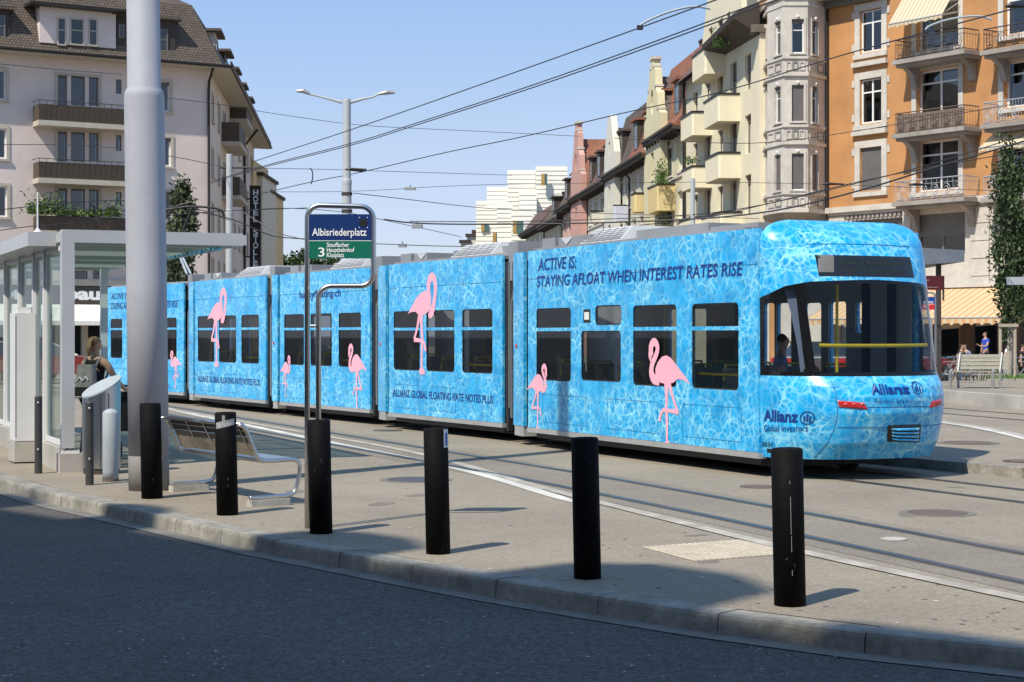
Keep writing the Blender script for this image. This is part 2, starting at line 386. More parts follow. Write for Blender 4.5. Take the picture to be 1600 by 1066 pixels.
# island on the far side of the tram, with its kerb
IZ = .13
ia = [Gp(1506, 739).xy, Gp(1600, 748).xy]; dd = (ia[1]-ia[0]).normalized()
isl = [ia[0]-dd*13.0, ia[0], ia[1], ia[1]+dd*10]
far = [Gp(1400, 648, IZ).xy, Gp(1475, 660, IZ).xy, Gp(1530, 667, IZ).xy, Gp(1600, 683, IZ).xy, Gp(1700, 712, IZ).xy]
farx = chaikin(far, 2)
m = MB(); pl = [(p.x, p.y) for p in isl]+[(p.x, p.y) for p in reversed(farx)]
m.prism(pl, .002, IZ-.004); island = struct('traffic_island', m, M_plaza)
L0 = (isl[-1]-isl[0]).length; k = 0
perp = Vector((dd.y, -dd.x))
for j in range(int(L0)):
    a = isl[0]+dd*(j+.006); b = isl[0]+dd*(j+.994); w = -perp*.2
    MB().prism([(a.x+perp.x*.012, a.y+perp.y*.012), (b.x+perp.x*.012, b.y+perp.y*.012), (b.x+w.x, b.y+w.y), (a.x+w.x, a.y+w.y)], -.01, IZ+rr.uniform(-.003, .003)).build('kerb_stone', M_kerb, island)
m = MB(); q = [p-Vector((.15, .25)) for p in farx]; strip(m, offset(q, -.14), offset(q, .02), IZ+.004); struct('painted_line', m, M_paint)
m = MB(); q = [p-Vector((.0, .05)) for p in farx]; strip(m, offset(q, -.16), offset(q, -.03), IZ+.003); struct('edge_strip', m, M_paint2)
# far tracks and the far platform
for a, b in (((1400, 632), (1600, 648)), ((1400, 640), (1600, 657))):
    p = [Gp(*a).xy, Gp(*b).xy]; d = (p[1]-p[0]).normalized(); rail([p[0]-d*8, *p, p[1]+d*12])
pf = [Gp(1473, 629).xy, Gp(1600, 640).xy]; d = (pf[1]-pf[0]).normalized(); pf = [pf[0]-d*9, pf[0], pf[1], pf[1]+d*14]
PZ = .30; pn = Vector((-d.y, d.x))
if pn.y < 0: pn = -pn
m = MB(); m.prism([(p.x, p.y) for p in pf]+[(pf[-1]+pn*9).to_tuple(), (pf[0]+pn*9).to_tuple()], .002, PZ-.002)
platform = struct('platform', m, M_plaza)
for j in range(30):
    a = pf[0]+d*(j*1.2+.006); b = pf[0]+d*(j*1.2+1.194)
    if (b-pf[0]).length > (pf[-1]-pf[0]).length: break
    MB().prism([tuple(a-pn*.02), tuple(b-pn*.02), tuple(b+pn*.25), tuple(a+pn*.25)], -.01, PZ+.004).build('kerb_stone', M_conc, platform)
PF, PD, PN = pf, d, pn
# covers set in the asphalt
def cover(px, py, w, z, m_, lab, ring=True):
    c = Gp(px, py, z); r = w/F*c.y/2; b = MB()
    b.lathe([(r, z+.002), (r, z+.009), (r*.93, z+.009), (r*.92, z+.006), (0.01, z+.006)], 28, 0, None, (c.x, c.y))
    o = b.build('manhole_cover', m_); tag(o, lab, 'manhole cover')
    if ring:
        q = MB(); q.lathe([(r*1.28, z+.001), (r*1.28, z+.005), (0.01, z+.005)], 24, 0, None, (c.x, c.y)); q.build('collar', M_plaza_d, o)
M_plaza_d = mat('asphalt_patch', (.165, .15, .13, 1), .85, var=.15, vs=12)
cover(650, 750, 90, 0, M_cast, 'grey iron manhole cover between bench and white line')
cover(1465, 802, 92, 0.0, M_castb, 'rusty brown manhole cover nearest the blue rail at right')
cover(1186, 761, 60, 0.0, M_castb, 'brown manhole cover beside the tram behind the last bollard', False)
cover(1396, 843, 42, 0.004, M_conc, 'small pale round cover between the near rails', False)
cover(1512, 692, 74, IZ, M_castb, 'brown manhole cover on the island near the white line')
cover(1598, 721, 60, IZ, M_castb, 'brown manhole cover cut by the right edge of the island', False)
cover(606, 673, 46, 0.0, M_cast, 'small dark cover beside the tram in line with the sign pole', False)
c = Gp(447, 866, RZ); r6 = random.Random(2); m = MB(); m.lathe([(.02, RZ), (.045, RZ+.02), (.04, RZ+.045), (.015, RZ+.06)], 7, 0, None, (c.x, c.y)); tag(m.build('stone', M_conc), 'small loose stone lying in the gutter against the kerb', 'stone')
# gum spots, drips and faint stains
M_stain = mat('stain', (.172, .148, .118, 1), .8, var=.25, vs=9); M_gum = mat('gum', (.12, .11, .10, 1), .8); M_chip = mat('pale_grit', (.50, .48, .44, 1), .8)
rs = random.Random(12); gm = MB(); gc = MB(); gs_ = MB()
def blot(mb, x, y, r, z, n=9, st=1.0):
    a0 = rs.uniform(0, 6.28); vs = []
    for k in range(n):
        a = 2*math.pi*k/n; q = r*rs.uniform(.65, 1.15); dx, dy = q*math.cos(a)*st, q*math.sin(a); vs.append((x+dx*math.cos(a0)-dy*math.sin(a0), y+dx*math.sin(a0)+dy*math.cos(a0), z))
    mb.add(vs, [tuple(range(n))])
for k in range(420):
    p = Gp(rs.uniform(180, 1600), rs.uniform(700, 1000)); t_ = min(range(len(KB)), key=lambda i: (KB[i]-p.xy).length)
    if (p.xy-KB[t_]).dot(Vector((1, .9))) < .15: continue
    blot(gm if rs.random() < .75 else gc, p.x, p.y, rs.uniform(.008, .024), .0022, 7)
for k in range(12):
    p = Gp(rs.uniform(450, 1600), rs.uniform(735, 900)); t_ = min(range(len(KB)), key=lambda i: (KB[i]-p.xy).length)
    if (p.xy-KB[t_]).dot(Vector((1, .9))) < .5: continue
    blot(gs_, p.x, p.y, rs.uniform(.05, .14), .0016+.00002*k, 12, rs.uniform(1, 2.4))
for k in range(160):
    p = Gp(rs.uniform(0, 1500), rs.uniform(850, 1060), RZ); blot(gc, p.x, p.y, rs.uniform(.006, .013), RZ+.003, 6) if (p.xy-min(KB, key=lambda q: (q-p.xy).length)).dot(Vector((1, .9))) < -.4 else None
gm.build('gum_spots', M_gum, kind='stuff', label='small dark gum spots scattered on the pavement'); gc.build('grit', M_chip, kind='stuff', label='pale grit scattered on pavement and road'); gs_.build('stains', M_stain, kind='stuff', label='faint darker stains on the pavement and tracks')
# tactile strips
A_, B_, C_ = Gp(1005, 856).xy, Gp(1088, 878).xy, Gp(1150, 845).xy
tac = thing('tactile_strips', 'white ribbed tactile paving strips on the pavement before the last bollard', 'tactile paving', (A_.x, A_.y, 0))
for k in range(18):
    o = A_+(C_-A_)*(k/17.0); e = B_-A_; u = (C_-A_).normalized()*.026
    MB().prism([tuple(o), tuple(o+u), tuple(o+u+e), tuple(o+e)], .003, .010).build('strip', mat('tactile_paint', (.60, .53, .42, 1), .75, var=.12, vs=20, dirt=.2), tac)
# ---------------------------------------------------------------- the tram
def water():
    m = bpy.data.materials.new('pool_water_wrap'); m.use_nodes = True; n = m.node_tree.nodes; l = m.node_tree.links; b = n['Principled BSDF']
    b.inputs['Roughness'].default_value = .32; b.inputs['Specular IOR Level'].default_value = .35; b.inputs['Coat Weight'].default_value = .25; b.inputs['Coat Roughness'].default_value = .12
    co = n.new('ShaderNodeTexCoord'); ns = n.new('ShaderNodeTexNoise'); ns.inputs['Scale'].default_value = 2.6; ns.inputs['Detail'].default_value = 3
    l.new(co.outputs['Object'], ns.inputs['Vector'])
    ad = n.new('ShaderNodeMixRGB'); ad.blend_type = 'ADD'; ad.inputs['Fac'].default_value = .30
    l.new(co.outputs['Object'], ad.inputs['Color1']); l.new(ns.outputs['Color'], ad.inputs['Color2'])
    outs = []
    for sc_, w0, w1, st_ in ((5.8, .0, .13, .50), (11.5, .0, .20, .36)):
        v = n.new('ShaderNodeTexVoronoi'); v.feature = 'DISTANCE_TO_EDGE'; v.inputs['Scale'].default_value = sc_
        l.new(ad.outputs['Color'], v.inputs['Vector'])
        r = n.new('ShaderNodeValToRGB'); r.color_ramp.interpolation = 'EASE'; r.color_ramp.elements[0].color = (st_,)*3+(1,); r.color_ramp.elements[0].position = w0
        r.color_ramp.elements[1].color = (0, 0, 0, 1); r.color_ramp.elements[1].position = w1
        l.new(v.outputs['Distance'], r.inputs['Fac']); outs.append(r)
    # line strength varies, small bright glints
    n2 = n.new('ShaderNodeTexNoise'); n2.inputs['Scale'].default_value = 2.1; n2.inputs['Detail'].default_value = 6; l.new(co.outputs['Object'], n2.inputs['Vector'])
    r2 = n.new('ShaderNodeValToRGB'); r2.color_ramp.elements[0].position = .34; r2.color_ramp.elements[1].position = .66; r2.color_ramp.elements[0].color = (.15,)*3+(1,); r2.color_ramp.elements[1].color = (1.15,)*3+(1,); l.new(n2.outputs['Fac'], r2.inputs['Fac'])
    a1 = n.new('ShaderNodeMixRGB'); a1.blend_type = 'ADD'; a1.inputs['Fac'].default_value = 1; l.new(outs[0].outputs[0], a1.inputs['Color1']); l.new(outs[1].outputs[0], a1.inputs['Color2'])
    a2 = n.new('ShaderNodeMixRGB'); a2.blend_type = 'MULTIPLY'; a2.inputs['Fac'].default_value = 1; l.new(a1.outputs[0], a2.inputs['Color1']); l.new(r2.outputs[0], a2.inputs['Color2'])
    base = n.new('ShaderNodeValToRGB'); base.color_ramp.elements[0].color = (.003, .245, .56, 1); base.color_ramp.elements[1].color = (.006, .40, .80, 1)
    base.color_ramp.elements[0].position = .3; base.color_ramp.elements[1].position = .7
    n3 = n.new('ShaderNodeTexNoise'); n3.inputs['Scale'].default_value = 5; n3.inputs['Detail'].default_value = 4; l.new(ad.outputs[0], n3.inputs['Vector']); l.new(n3.outputs['Fac'], base.inputs['Fac'])
    mxx = n.new('ShaderNodeMixRGB'); mxx.inputs['Color2'].default_value = (.34, .76, .86, 1); l.new(a2.outputs[0], mxx.inputs['Fac']); l.new(base.outputs[0], mxx.inputs['Color1'])
    l.new(mxx.outputs[0], b.inputs['Base Color']); return m
M_water = water()
M_navy = mat('navy_print', (.008, .035, .22, 1), .4, var=.03)
M_pink = mat('pink_print', (.84, .40, .50, 1), .4, var=.03)
M_tgrey = mat('tram_roof_grey', (.27, .28, .30, 1), .6, var=.08, dirt=.2)
M_tgreyl = mat('tram_roof_light', (.50, .51, .52, 1), .55, var=.06, dirt=.15)
M_sill = mat('aluminium_sill', (.46, .46, .45, 1), .45, .5)
M_rubber = mat('bellows_rubber', (.022, .022, .024, 1), .75)
M_wtxt0 = mat('white_plate', (.70, .70, .68, 1), .5)
M_seat = mat('seat_fabric', (.20, .23, .22, 1), .85, var=.2, vs=20)
M_yel = mat('yellow_rail', (.66, .50, .03, 1), .35)
M_tfloor = mat('tram_floor', (.10, .10, .11, 1), .8)
M_tint = mat('tram_inner', (.48, .49, .48, 1), .8)
M_red = mat('red_lens', (.45, .015, .02, 1), .15, var=.1, spec=.7)
M_tglass = glass('tram_glass', (.50, .53, .54), .8)
M_cglass = glass('cab_glass', (.88, .91, .92), .5)
tram = thing('tram', 'long articulated blue tram wrapped in pool water and pink flamingo advertising', 'tram', (MODS[2][1].x, MODS[2][1].y, 0))
def bird(kind):
    """flamingo outline in units of its height: body polygons and strokes (points, widths)"""
    if kind == 'a':
        n_ = lambda ps: [((x-825)/627, (665-y)/627) for x, y in ps]; w_ = lambda ws: [v/627 for v in ws]
        return ([n_([(868, 270), (866, 220), (880, 180), (905, 147), (930, 138), (955, 152), (980, 182), (1010, 225), (1040, 262), (1065, 302), (1030, 280), (995, 275), (970, 298), (935, 310), (895, 302)])[::-1]],
                [(n_([(846, 140), (838, 108), (842, 76), (858, 54), (876, 72), (880, 105), (869, 142), (852, 176), (842, 215), (842, 252), (856, 284), (890, 296)]), w_([22, 32, 32, 30, 28, 26, 26, 28, 30, 34, 40, 30])), (n_([(842, 112), (834, 142), (838, 176)]), w_([34, 26, 5])),
                 (n_([(930, 300), (932, 400), (930, 465), (935, 560), (933, 655)]), w_([30, 15, 19, 14, 13])), (n_([(948, 654), (930, 660), (914, 668)]), w_([14, 18, 8])), (n_([(946, 300), (966, 380), (994, 462)]), w_([24, 14, 15])),
                 (n_([(1000, 468), (950, 464), (912, 462)]), w_([20, 13, 15])), (n_([(914, 458), (897, 490), (890, 532)]), w_([13, 13, 16]))])
    n_ = lambda ps: [((x-195)/615, (820-y)/615) for x, y in ps]; w_ = lambda ws: [v/615 for v in ws]
    return ([n_([(198, 446), (225, 395), (250, 350), (280, 316), (310, 303), (332, 310), (345, 345), (342, 400), (330, 432), (300, 455), (272, 460), (248, 432), (220, 434)])[::-1]],
            [(n_([(334, 345), (328, 300), (328, 262), (336, 230), (350, 215), (366, 232), (372, 275), (369, 330), (362, 385), (353, 425)]), w_([24, 24, 26, 28, 28, 27, 24, 22, 24, 30])), (n_([(352, 415), (346, 446), (328, 462)]), w_([32, 36, 12])),
             (n_([(283, 455), (286, 540), (292, 610), (286, 690), (287, 806)]), w_([28, 15, 17, 13, 13])), (n_([(272, 460), (258, 540), (240, 604)]), w_([20, 13, 14])), (n_([(238, 608), (275, 612), (302, 618), (312, 680)]), w_([16, 12, 13, 12])), (n_([(272, 812), (287, 800), (306, 814)]), w_([14, 26, 12]))])
def flamingo(fac, parent, kind, x0, x1, y0, y1, flip=False):
    s0, s1, z0, z1 = fac.rect(x0, y0, x1, y1)
    a = fac.uv((x0+x1)/2, y0)[1]; b = fac.uv((x0+x1)/2, y1)[1]
    polys, ribs = bird(kind); xs = [p[0] for q in polys for p in q]+[p[0] for r, w in ribs for p in r]; mn, mxv = min(xs), max(xs)
    k = (s1-s0)/(mxv-mn)
    f = lambda p: ((s0+(mxv-p[0] if flip else p[0]-mn)*k), b+p[1]*(a-b))
    mb = MB(fac.M)
    for q in polys:
        q = [f(p) for p in q]
        if flip: q = q[::-1]
        c = (sum(p[0] for p in q)/len(q), sum(p[1] for p in q)/len(q))
        mb.add([(x, y, .004) for x, y in q]+[(c[0], c[1], .004)], [(i, (i+1) % len(q), len(q)) for i in range(len(q))])
    for j, (r, w) in enumerate(ribs):
        pts = [Vector(f(p)) for p in r]; ww = [v*k*.80 for v in w]
        # smooth the stroke
        for _ in range(2):
            np_, nw = [pts[0]], [ww[0]]
            for i in range(len(pts)-1): np_ += [pts[i]*.75+pts[i+1]*.25, pts[i]*.25+pts[i+1]*.75]; nw += [ww[i]*.75+ww[i+1]*.25, ww[i]*.25+ww[i+1]*.75]
            pts, ww = np_+[pts[-1]], nw+[ww[-1]]
        mb.ribbon([tuple(p) for p in pts], ww, 0, None, .0045+.0006*j)
    return mb.build('flamingo_print', M_pink, parent)
def side_text(fac, parent, txt, x0, x1, yt, yb, shear=.12, bold=.012):
    """lettering between two pixel columns; yt, yb = cap height rows at the left end"""
    s0, zb = fac.uv(x0, yb); s1 = fac.s(x1); zt = fac.uv(x0, yt)[1]
    me = text_mesh(txt, zt-zb, s1-s0, shear, bold)
    return meshobj('lettering', me, M_navy, parent, fac.M @ Matrix.Translation((s0, zb, .006)))
WIN = [[(838, 481, 892, 598, 1), (989, 477, 1057, 601, 1), (1081, 474, 1154, 608, 1), (908, 517, 970, 596, 0), (930, 477, 971, 508, 0), (912, 483.5, 922.5, 504, 0)],
       [(615, 486, 656, 578, 1), (666, 485, 710, 581, 1), (722, 483, 769.5, 584, 1)],
       [(444, 491, 475, 570, 1), (485, 490, 518.5, 572, 1), (529, 489, 564, 574, 1)],
       [(309, 494, 335, 565, 1), (342, 493, 369, 567, 1), (377, 492, 404.5, 568, 1)],
       [(173, 499, 191, 560, 1), (200, 498, 218, 560, 1), (227, 497, 247, 561, 1), (256, 496, 276, 562, 1)]]
FACS = []
for mi, (A, B) in enumerate(MODS):
    fac = Fac(A, B); FACS.append(fac); Ln = fac.len
    # far wall: same plane pushed 2.4 m away
    sec = MB(fac.M).box(.02, Ln-.02, HB+.02, HB+.10, -TW+.06, -.06).build('carriage_section', M_tfloor, tram)
    holes = []; rects = []
    for x0, y0, x1, y1, strip_ in WIN[mi]:
        xm = (x0+x1)/2; s0, s1 = fac.s(x0), fac.s(x1)
        za = fac.uv(xm, y0)[1]; zb = fac.uv(xm, y1)[1]; rects.append((s0, s1, zb, za, strip_))
    # equal sill and head heights along a module
    zt = np.mean([r[3] for r in rects if r[4]]); zb = np.mean([r[2] for r in rects if r[4]])
    rects = [((r[0], r[1], zb, zt, 1) if r[4] else r) for r in rects]
    plate = rects[-1] if mi == 0 else None
    big = rects[:-1] if mi == 0 else rects
    if plate:
        MB(fac.M).box(plate[0], plate[1], plate[2], plate[3], .001, .006, 1).box(plate[0]+.03, plate[1]-.03, plate[2]+.04, plate[3]-.04, .0062, .008, 0).build('white_plate', [M_wtxt0, M_rubber], sec)
    for r in big: holes.append(rrect(r[0], r[1], r[2], r[3], min(.07, (r[1]-r[0])*.12)))
    outer = [(0, HB), (Ln, HB), (Ln, HT), (0, HT)]
    me = fill(outer, holes, .045); meshobj('side_wall', me, M_water, sec, fac.M)
    fr = list(big)
    if mi == 0:
        fr = [r for r in big if r[1] < fac.uv(1199, 480, -TW)[0]-.15]
        for q in ((1199, 474, 1217, 582), (1220, 474, 1243, 582), (1262, 474, 1290, 586), (1302, 472, 1329, 590), (1344, 472, 1366, 520)):
            a_, b_ = fac.uv(q[0], q[1], -TW), fac.uv(q[2], q[3], -TW); fr.append((a_[0], b_[0], max(b_[1], 1.0), min(a_[1], 2.5), 0))
    me = fill(outer, [rrect(r[0], r[1], r[2], r[3], .05) for r in fr], .045); meshobj('side_wall', me, M_water, sec, fac.M @ Matrix.Translation((0, 0, -TW+.045)))
    me = fill([(.05, .95), (Ln-.05, .95), (Ln-.05, HT-.25), (.05, HT-.25)], [rrect(r[0], r[1], r[2], r[3], .05) for r in fr if r[2] > .97 and r[3] < HT-.27], .01); meshobj('inner_lining', me, M_tint, sec, fac.M @ Matrix.Translation((0, 0, -TW+.075)))
    for lst, off in ((big, -.012), (fr, -TW+.018)):
        for r in lst:
            me = fill(rrect(r[0]-.01, r[1]+.01, r[2]-.01, r[3]+.01, .05), [], 0)
            meshobj('window', me, M_tglass if off > -1 or r in big else M_cglass, sec, fac.M @ Matrix.Translation((0, 0, off)))
    zst = [fac.uv((w[0]+w[2])/2, 514)[1] for w in WIN[mi] if w[4]]; zst = np.mean(zst)
    for r in big:
        if r[4]: MB(fac.M).box(r[0]-.012, r[1]+.012, zst-.025, zst+.025, -.011, .0015).build('window_bar', M_water, sec)
    mb = MB(fac.M)
    for r in big:                            # rubber round each window
        q = rrect(r[0], r[1], r[2], r[3], .06); q2 = rrect(r[0]+.018, r[1]-.018, r[2]+.018, r[3]-.018, .05); n_ = len(q)
        mb.add([(x, y, -.004) for x, y in q]+[(x, y, -.006) for x, y in q2], [(i, (i+1) % n_, n_+(i+1) % n_, n_+i) for i in range(n_)])
    mb.build('window_seal', M_rubber, sec)
    # panel joints, sill, skirt, roof
    jb = MB(fac.M)
    zj = HT-.44; jb.box(.03, Ln-.03, zj, zj+.008, -.003, .0022)
    for k in range(3 if Ln > 5 else 2):
        xa = Ln*(.08+.32*k); xb = xa+Ln*.22; za, zb_ = HB+.10, HB+.52
        for q in ((xa, xb, za, za+.006), (xa, xb, zb_, zb_+.006), (xa, xa+.006, za+.006, zb_), (xb-.006, xb, za+.006, zb_)): jb.box(*q, -.003, .002)
    jb.build('panel_joint', mat('joint_dark_blue', (.01, .12, .30, 1), .6), sec)
    MB(fac.M).box(-.01, Ln+.01, HB-.075, HB-.004, -.10, .012).build('sill_strip', M_sill, sec)
    u = MB(fac.M); u.box(.2, Ln-.2, .10, HB-.08, -TW+.35, -.35); u.box(.1, Ln-.1, HB-.16, HB-.08, -TW+.1, -.1)
    u.build('underframe', M_black, sec)
    for s_ in (.55, Ln-.55):
        for o_ in (-.7, -1.7): MB(fac.M).tube([(s_, .29, o_-.06), (s_, .29, o_+.06)], .28, 18).build('wheel', M_iron, sec)
    MB(fac.M).box(0.01, Ln-.01, HT-.06, HT-.005, -TW+.03, -.03).build('roof', M_tgrey, sec)
    MB(fac.M).box(.1, Ln-.1, HT-.30, HT-.24, -TW+.3, -.3).build('ceiling', M_tint, sec)
    # roof equipment
    rq = MB(fac.M); h0 = HT-.006
    rq.box(.0, Ln-(.5 if mi == 0 else 0), h0, h0+.05, -TW+.25, -.12)
    if mi < 4:
        u_ = 1 if mi == 0 else 1.0
        rq.box(.05, .5, h0+.05, h0+.20, -TW+.3, -.22, 0); rq.box(.55, Ln*.25, h0+.05, h0+.19, -TW+.3, -.25)
        rq.box(Ln*.42, Ln*(.72 if mi == 0 else .97), h0+.05, h0+.19, -TW+.4, -.40)
        if mi == 0: rq.box(Ln*.74, Ln-.55, h0+.05, h0+.12, -TW+.4, -.35)
    rq.build('roof_box', M_tgrey, sec)
    if mi < 4:
        x0, x1 = (Ln*.235, Ln*.40) if mi == 0 else (Ln*.52, Ln*.82); gq = MB(fac.M)
        gq.add([(x0-.1, h0+.05, -.16), (x1+.1, h0+.05, -.16), (x1, h0+.27, -.42), (x0, h0+.27, -.42), (x0-.1, h0+.05, -1.8), (x1+.1, h0+.05, -1.8), (x1, h0+.27, -1.6), (x0, h0+.27, -1.6)],
               [(0, 1, 2, 3), (1, 5, 6, 2), (5, 4, 7, 6), (4, 0, 3, 7), (3, 2, 6, 7)], 0)
        for k in range(6):
            t = .12+k*.15; xa = x0-.1+.1*t; z = h0+.05+.20*t; o = -.16-.26*t
            gq.box(xa+.05, x1+.1-.1*t-.05, z, z+.018, o-.02, o+.012, 1)
        for k in range(1, 5):
            xx = x0+(x1-x0)*k/5; gq.add([(xx-.01, h0+.06, -.152), (xx+.01, h0+.06, -.152), (xx+.01, h0+.265, -.402), (xx-.01, h0+.265, -.402)], [(0, 1, 2, 3)], 1)
        gq.build('air_conditioner', [M_tgreyl, M_tgrey], sec)
        ins = MB(fac.M); xx = Ln*(.13 if mi == 0 else .2)
        ins.add([(xx-.2, h0+.185, -.245), (xx+.2, h0+.185, -.245), (xx, h0+.07, -.235)], [(0, 2, 1)]); ins.build('roof_bracket', M_tgreyl, sec)
    # seats with yellow rails behind the windows
    ns = 6 if mi == 0 else 3
    for k in range(ns):
        x = Ln*(.10+.86*k/ns)
        for o in (-.42, -TW+.42):
            sb = MB(fac.M); sb.box(x, x+.08, .82, 1.30, o-.2, o+.2, bev=.02); sb.box(x+.08, x+.5, .78, .86, o-.2, o+.2); sb.box(x+.2, x+.3, HB+.1, .78, o-.05, o+.05)
            so = sb.build('seat', M_seat, sec)
            MB(fac.M).tube([(x+.04, 1.12, o-.2), (x+.03, 1.33, o-.17), (x+.03, 1.34, o+.17), (x+.04, 1.12, o+.2)], .018, 6).build('seat_handle', M_yel, so)
    MB(fac.M).tube([(Ln*.66, 1.22, -.14), (Ln*.97, 1.22, -.14)], .018, 6).build('handrail', M_yel, sec)
    MB(fac.M).tube([(Ln*.66, HB+.9-.18, -.14), (Ln*.97, HB+.9-.18, -.14)], .018, 6).build('handrail', M_yel, sec)
    for k in (.33, .68): MB(fac.M).tube([(Ln*k, HB+.1, -1.2), (Ln*k, HT-.3, -1.2)], .02, 6).build('grab_pole', M_yel, sec)
    if mi < 4:                               # grey ceiling-high end partitions
        for s_ in (.03, Ln-.09): 
            b_ = MB(fac.M); b_.box(s_, s_+.05, HB+.1, HT-.1, -.75, -.08); b_.box(s_, s_+.05, HB+.1, HT-.1, -TW+.08, -TW+.75)
            if not (mi == 0 and s_ > 1): b_.build('partition', M_tint, sec)
SECS = [o for o in tram.children]
# prints
f1, f2, f3, f4, f5 = FACS
flamingo(f1, SECS[0], 'a', 1016, 1079, 529, 695); flamingo(f1, SECS[0], 'a', 823, 854, 568, 670, True)
flamingo(f2, SECS[1], 'b', 637.5, 681, 430, 584); flamingo(f3, SECS[2], 'a', 545.5, 574, 537, 640); flamingo(f3, SECS[2], 'a', 437.6, 453.5, 555, 620, True)
flamingo(f4, SECS[3], 'b', 324, 353, 453, 572); flamingo(f5, SECS[4], 'a', 267, 284, 548, 606)
side_text(f1, SECS[0], 'ACTIVE IS:', 841, 901, 405, 423); side_text(f1, SECS[0], 'STAYING AFLOAT WHEN INTEREST RATES RISE', 839, 1161, 431.5, 448.5)
side_text(f2, SECS[1], 'ALLIANZ GLOBAL FLOATING RATE NOTES PLUS', 614, 771, 608, 619, .06)
side_text(f4, SECS[3], 'ALLIANZ GLOBAL FLOATING RATE NOTES PLUS', 309, 406.5, 587, 596, .06)
side_text(f3, SECS[2], 'happyfloating.ch', 468, 533, 455, 466, .12)
side_text(f5, SECS[4], 'ACTIVE IS:', 174, 200, 459, 468); side_text(f5, SECS[4], 'STAYING AFLOAT WHEN INTEREST RATES RISE', 173, 278, 474, 483.5)
# joints between the modules: narrow blue strip, bellows, steel bars
for i in range(4):
    A0, B0 = MODS[i+1][1], MODS[i][0]        # right end of the farther module, left end of the nearer one
    fj = Fac(A0, B0); Lj = fj.len; b0, b1 = .43, .82
    bl = MB(fj.M); n_ = 9
    for k in range(n_):
        xa = .02+(Lj-.04)*k/n_; xb = .02+(Lj-.04)*(k+1)/n_; xm = (xa+xb)/2
        for (p, q) in ((xa, xm), (xm, xb)):
            o1, o2 = (-.20, -.09) if p == xa else (-.09, -.20)
            bl.add([(p, HB+.02, o1), (q, HB+.02, o2), (q, HT-.12, o2), (p, HT-.12, o1), (p, HB+.02, -TW-o1), (q, HB+.02, -TW-o2), (q, HT-.12, -TW-o2), (p, HT-.12, -TW-o1)], [(0, 1, 2, 3), (7, 6, 5, 4), (3, 2, 6, 7), (0, 4, 5, 1)])
    bel = bl.build('bellows', M_rubber, tram)
    MB(fj.M).box(Lj*b0, Lj*b1, HB, HT, -.06, -.004).build('joint_panel', M_water, bel)
    MB(fj.M).box(Lj*b0+.05, Lj*b1-.02, HB-.16, HB-.004, -.3, -.01).build('joint_skirt', M_sill, bel)
    MB(fj.M).box(.02, Lj*b0-.05, HT-.42, HT+.20, -.9, -.10).build('joint_box', M_tgrey, bel)
    MB(fj.M).tube([(Lj*b0*.62, HB+.1, -.05), (Lj*b0*.62, HT-.75, -.05), (Lj*b0*.80, HT-.6, -.06), (Lj*b0*.80, HT-.45, -.1)], .03, 8).build('joint_bar', M_steel, bel)
    MB(fj.M).box(Lj*b0*.25, Lj*b0*.45, HB-.12, HB+.25, -.1, -.02).build('joint_foot', M_black, bel)
    lo = MB(fj.M); lo.lathe([(.035, 0), (.035, .01), (.01, .01)], 12, 0, fj.M @ Matrix.Translation(((b0+.12)*Lj, 1.55, -.004))); lo.build('red_reflector', M_red, bel)
# front end at the far left: plain rounded nose
f5 = FACS[4]
pr = [(0, 0), (-.35, -.15), (-.75, -.55), (-.95, -1.2), (-.75, -1.85), (-.35, -2.25), (0, -2.4)]
def plan(z0, z1, k0, k1, mi): 
    nz_ = MB(f5.M); a = [(x*k0, z0, o) for x, o in pr]; b = [(x*k1, z1, o) for x, o in pr]
    nz_.add(a+b, [(i, 7+i, 8+i, i+1) for i in range(6)]+[tuple(range(7, 14))]); return nz_
nose = plan(HB, 1.3, .9, 1.0, 0).build('nose_panel', M_water, tram); plan(1.3, 2.5, 1.0, .85, 0).build('windscreen', M_black, nose); plan(2.5, 3.02, .85, .45, 0).build('nose_top', M_water, nose)
# ---- rear cab shell: surface S(phi, z)
fc = FACS[0]; L1 = fc.len
ZA = [.25, .45, .8, 1.0, 1.12, 1.25, 1.9, 2.35, 2.65, 2.85, 2.95, 3.03, 3.09, 3.13]
AA = [.92, 1.08, 1.20, 1.20, 1.16, 1.02, .80, .66, .55, .44, .35, .24, .12, .02]
ZW = [.25, .6, 1.0, 2.7, 2.88, 2.97, 3.05, 3.1, 3.13]; WW = [1.15, 1.19, 1.2, 1.2, 1.19, 1.155, 1.08, .96, .80]
def Sf(phi, z, off=0):
    def raw(p, zz):
        A_ = float(np.interp(zz, ZA, AA)); W_ = float(np.interp(zz, ZW, WW)); c = math.cos(p); s = math.sin(p)
        t = -math.copysign(abs(c)**.8, c); a = A_*max(s, 0)
        return Vector((L1+a, zz, -1.2+(-t)*W_))      # t=-1 near side (local out=0)
    v = raw(phi, z)
    if off:
        e = .01; a = raw(phi+e, z)-raw(phi-e, z); b = raw(phi, z+e)-raw(phi, z-e); nn = a.cross(b)
        if nn.length > 1e-9:
            nn.normalize(); c = v-Vector((L1-.5, 1.5, -1.2))
            if nn.dot(c) < 0: nn = -nn
            v = v+nn*off
    return v
def Sw(phi, z, off=0): return fc.M @ Sf(phi, z, off)
NP, NZ = 150, 220
zs = np.linspace(.25, 3.13, NZ+1); ph = np.linspace(0, math.pi, NP+1)
grid = [[Sw(p, z) for p in ph] for z in zs[::2]]; zs = zs[::2]
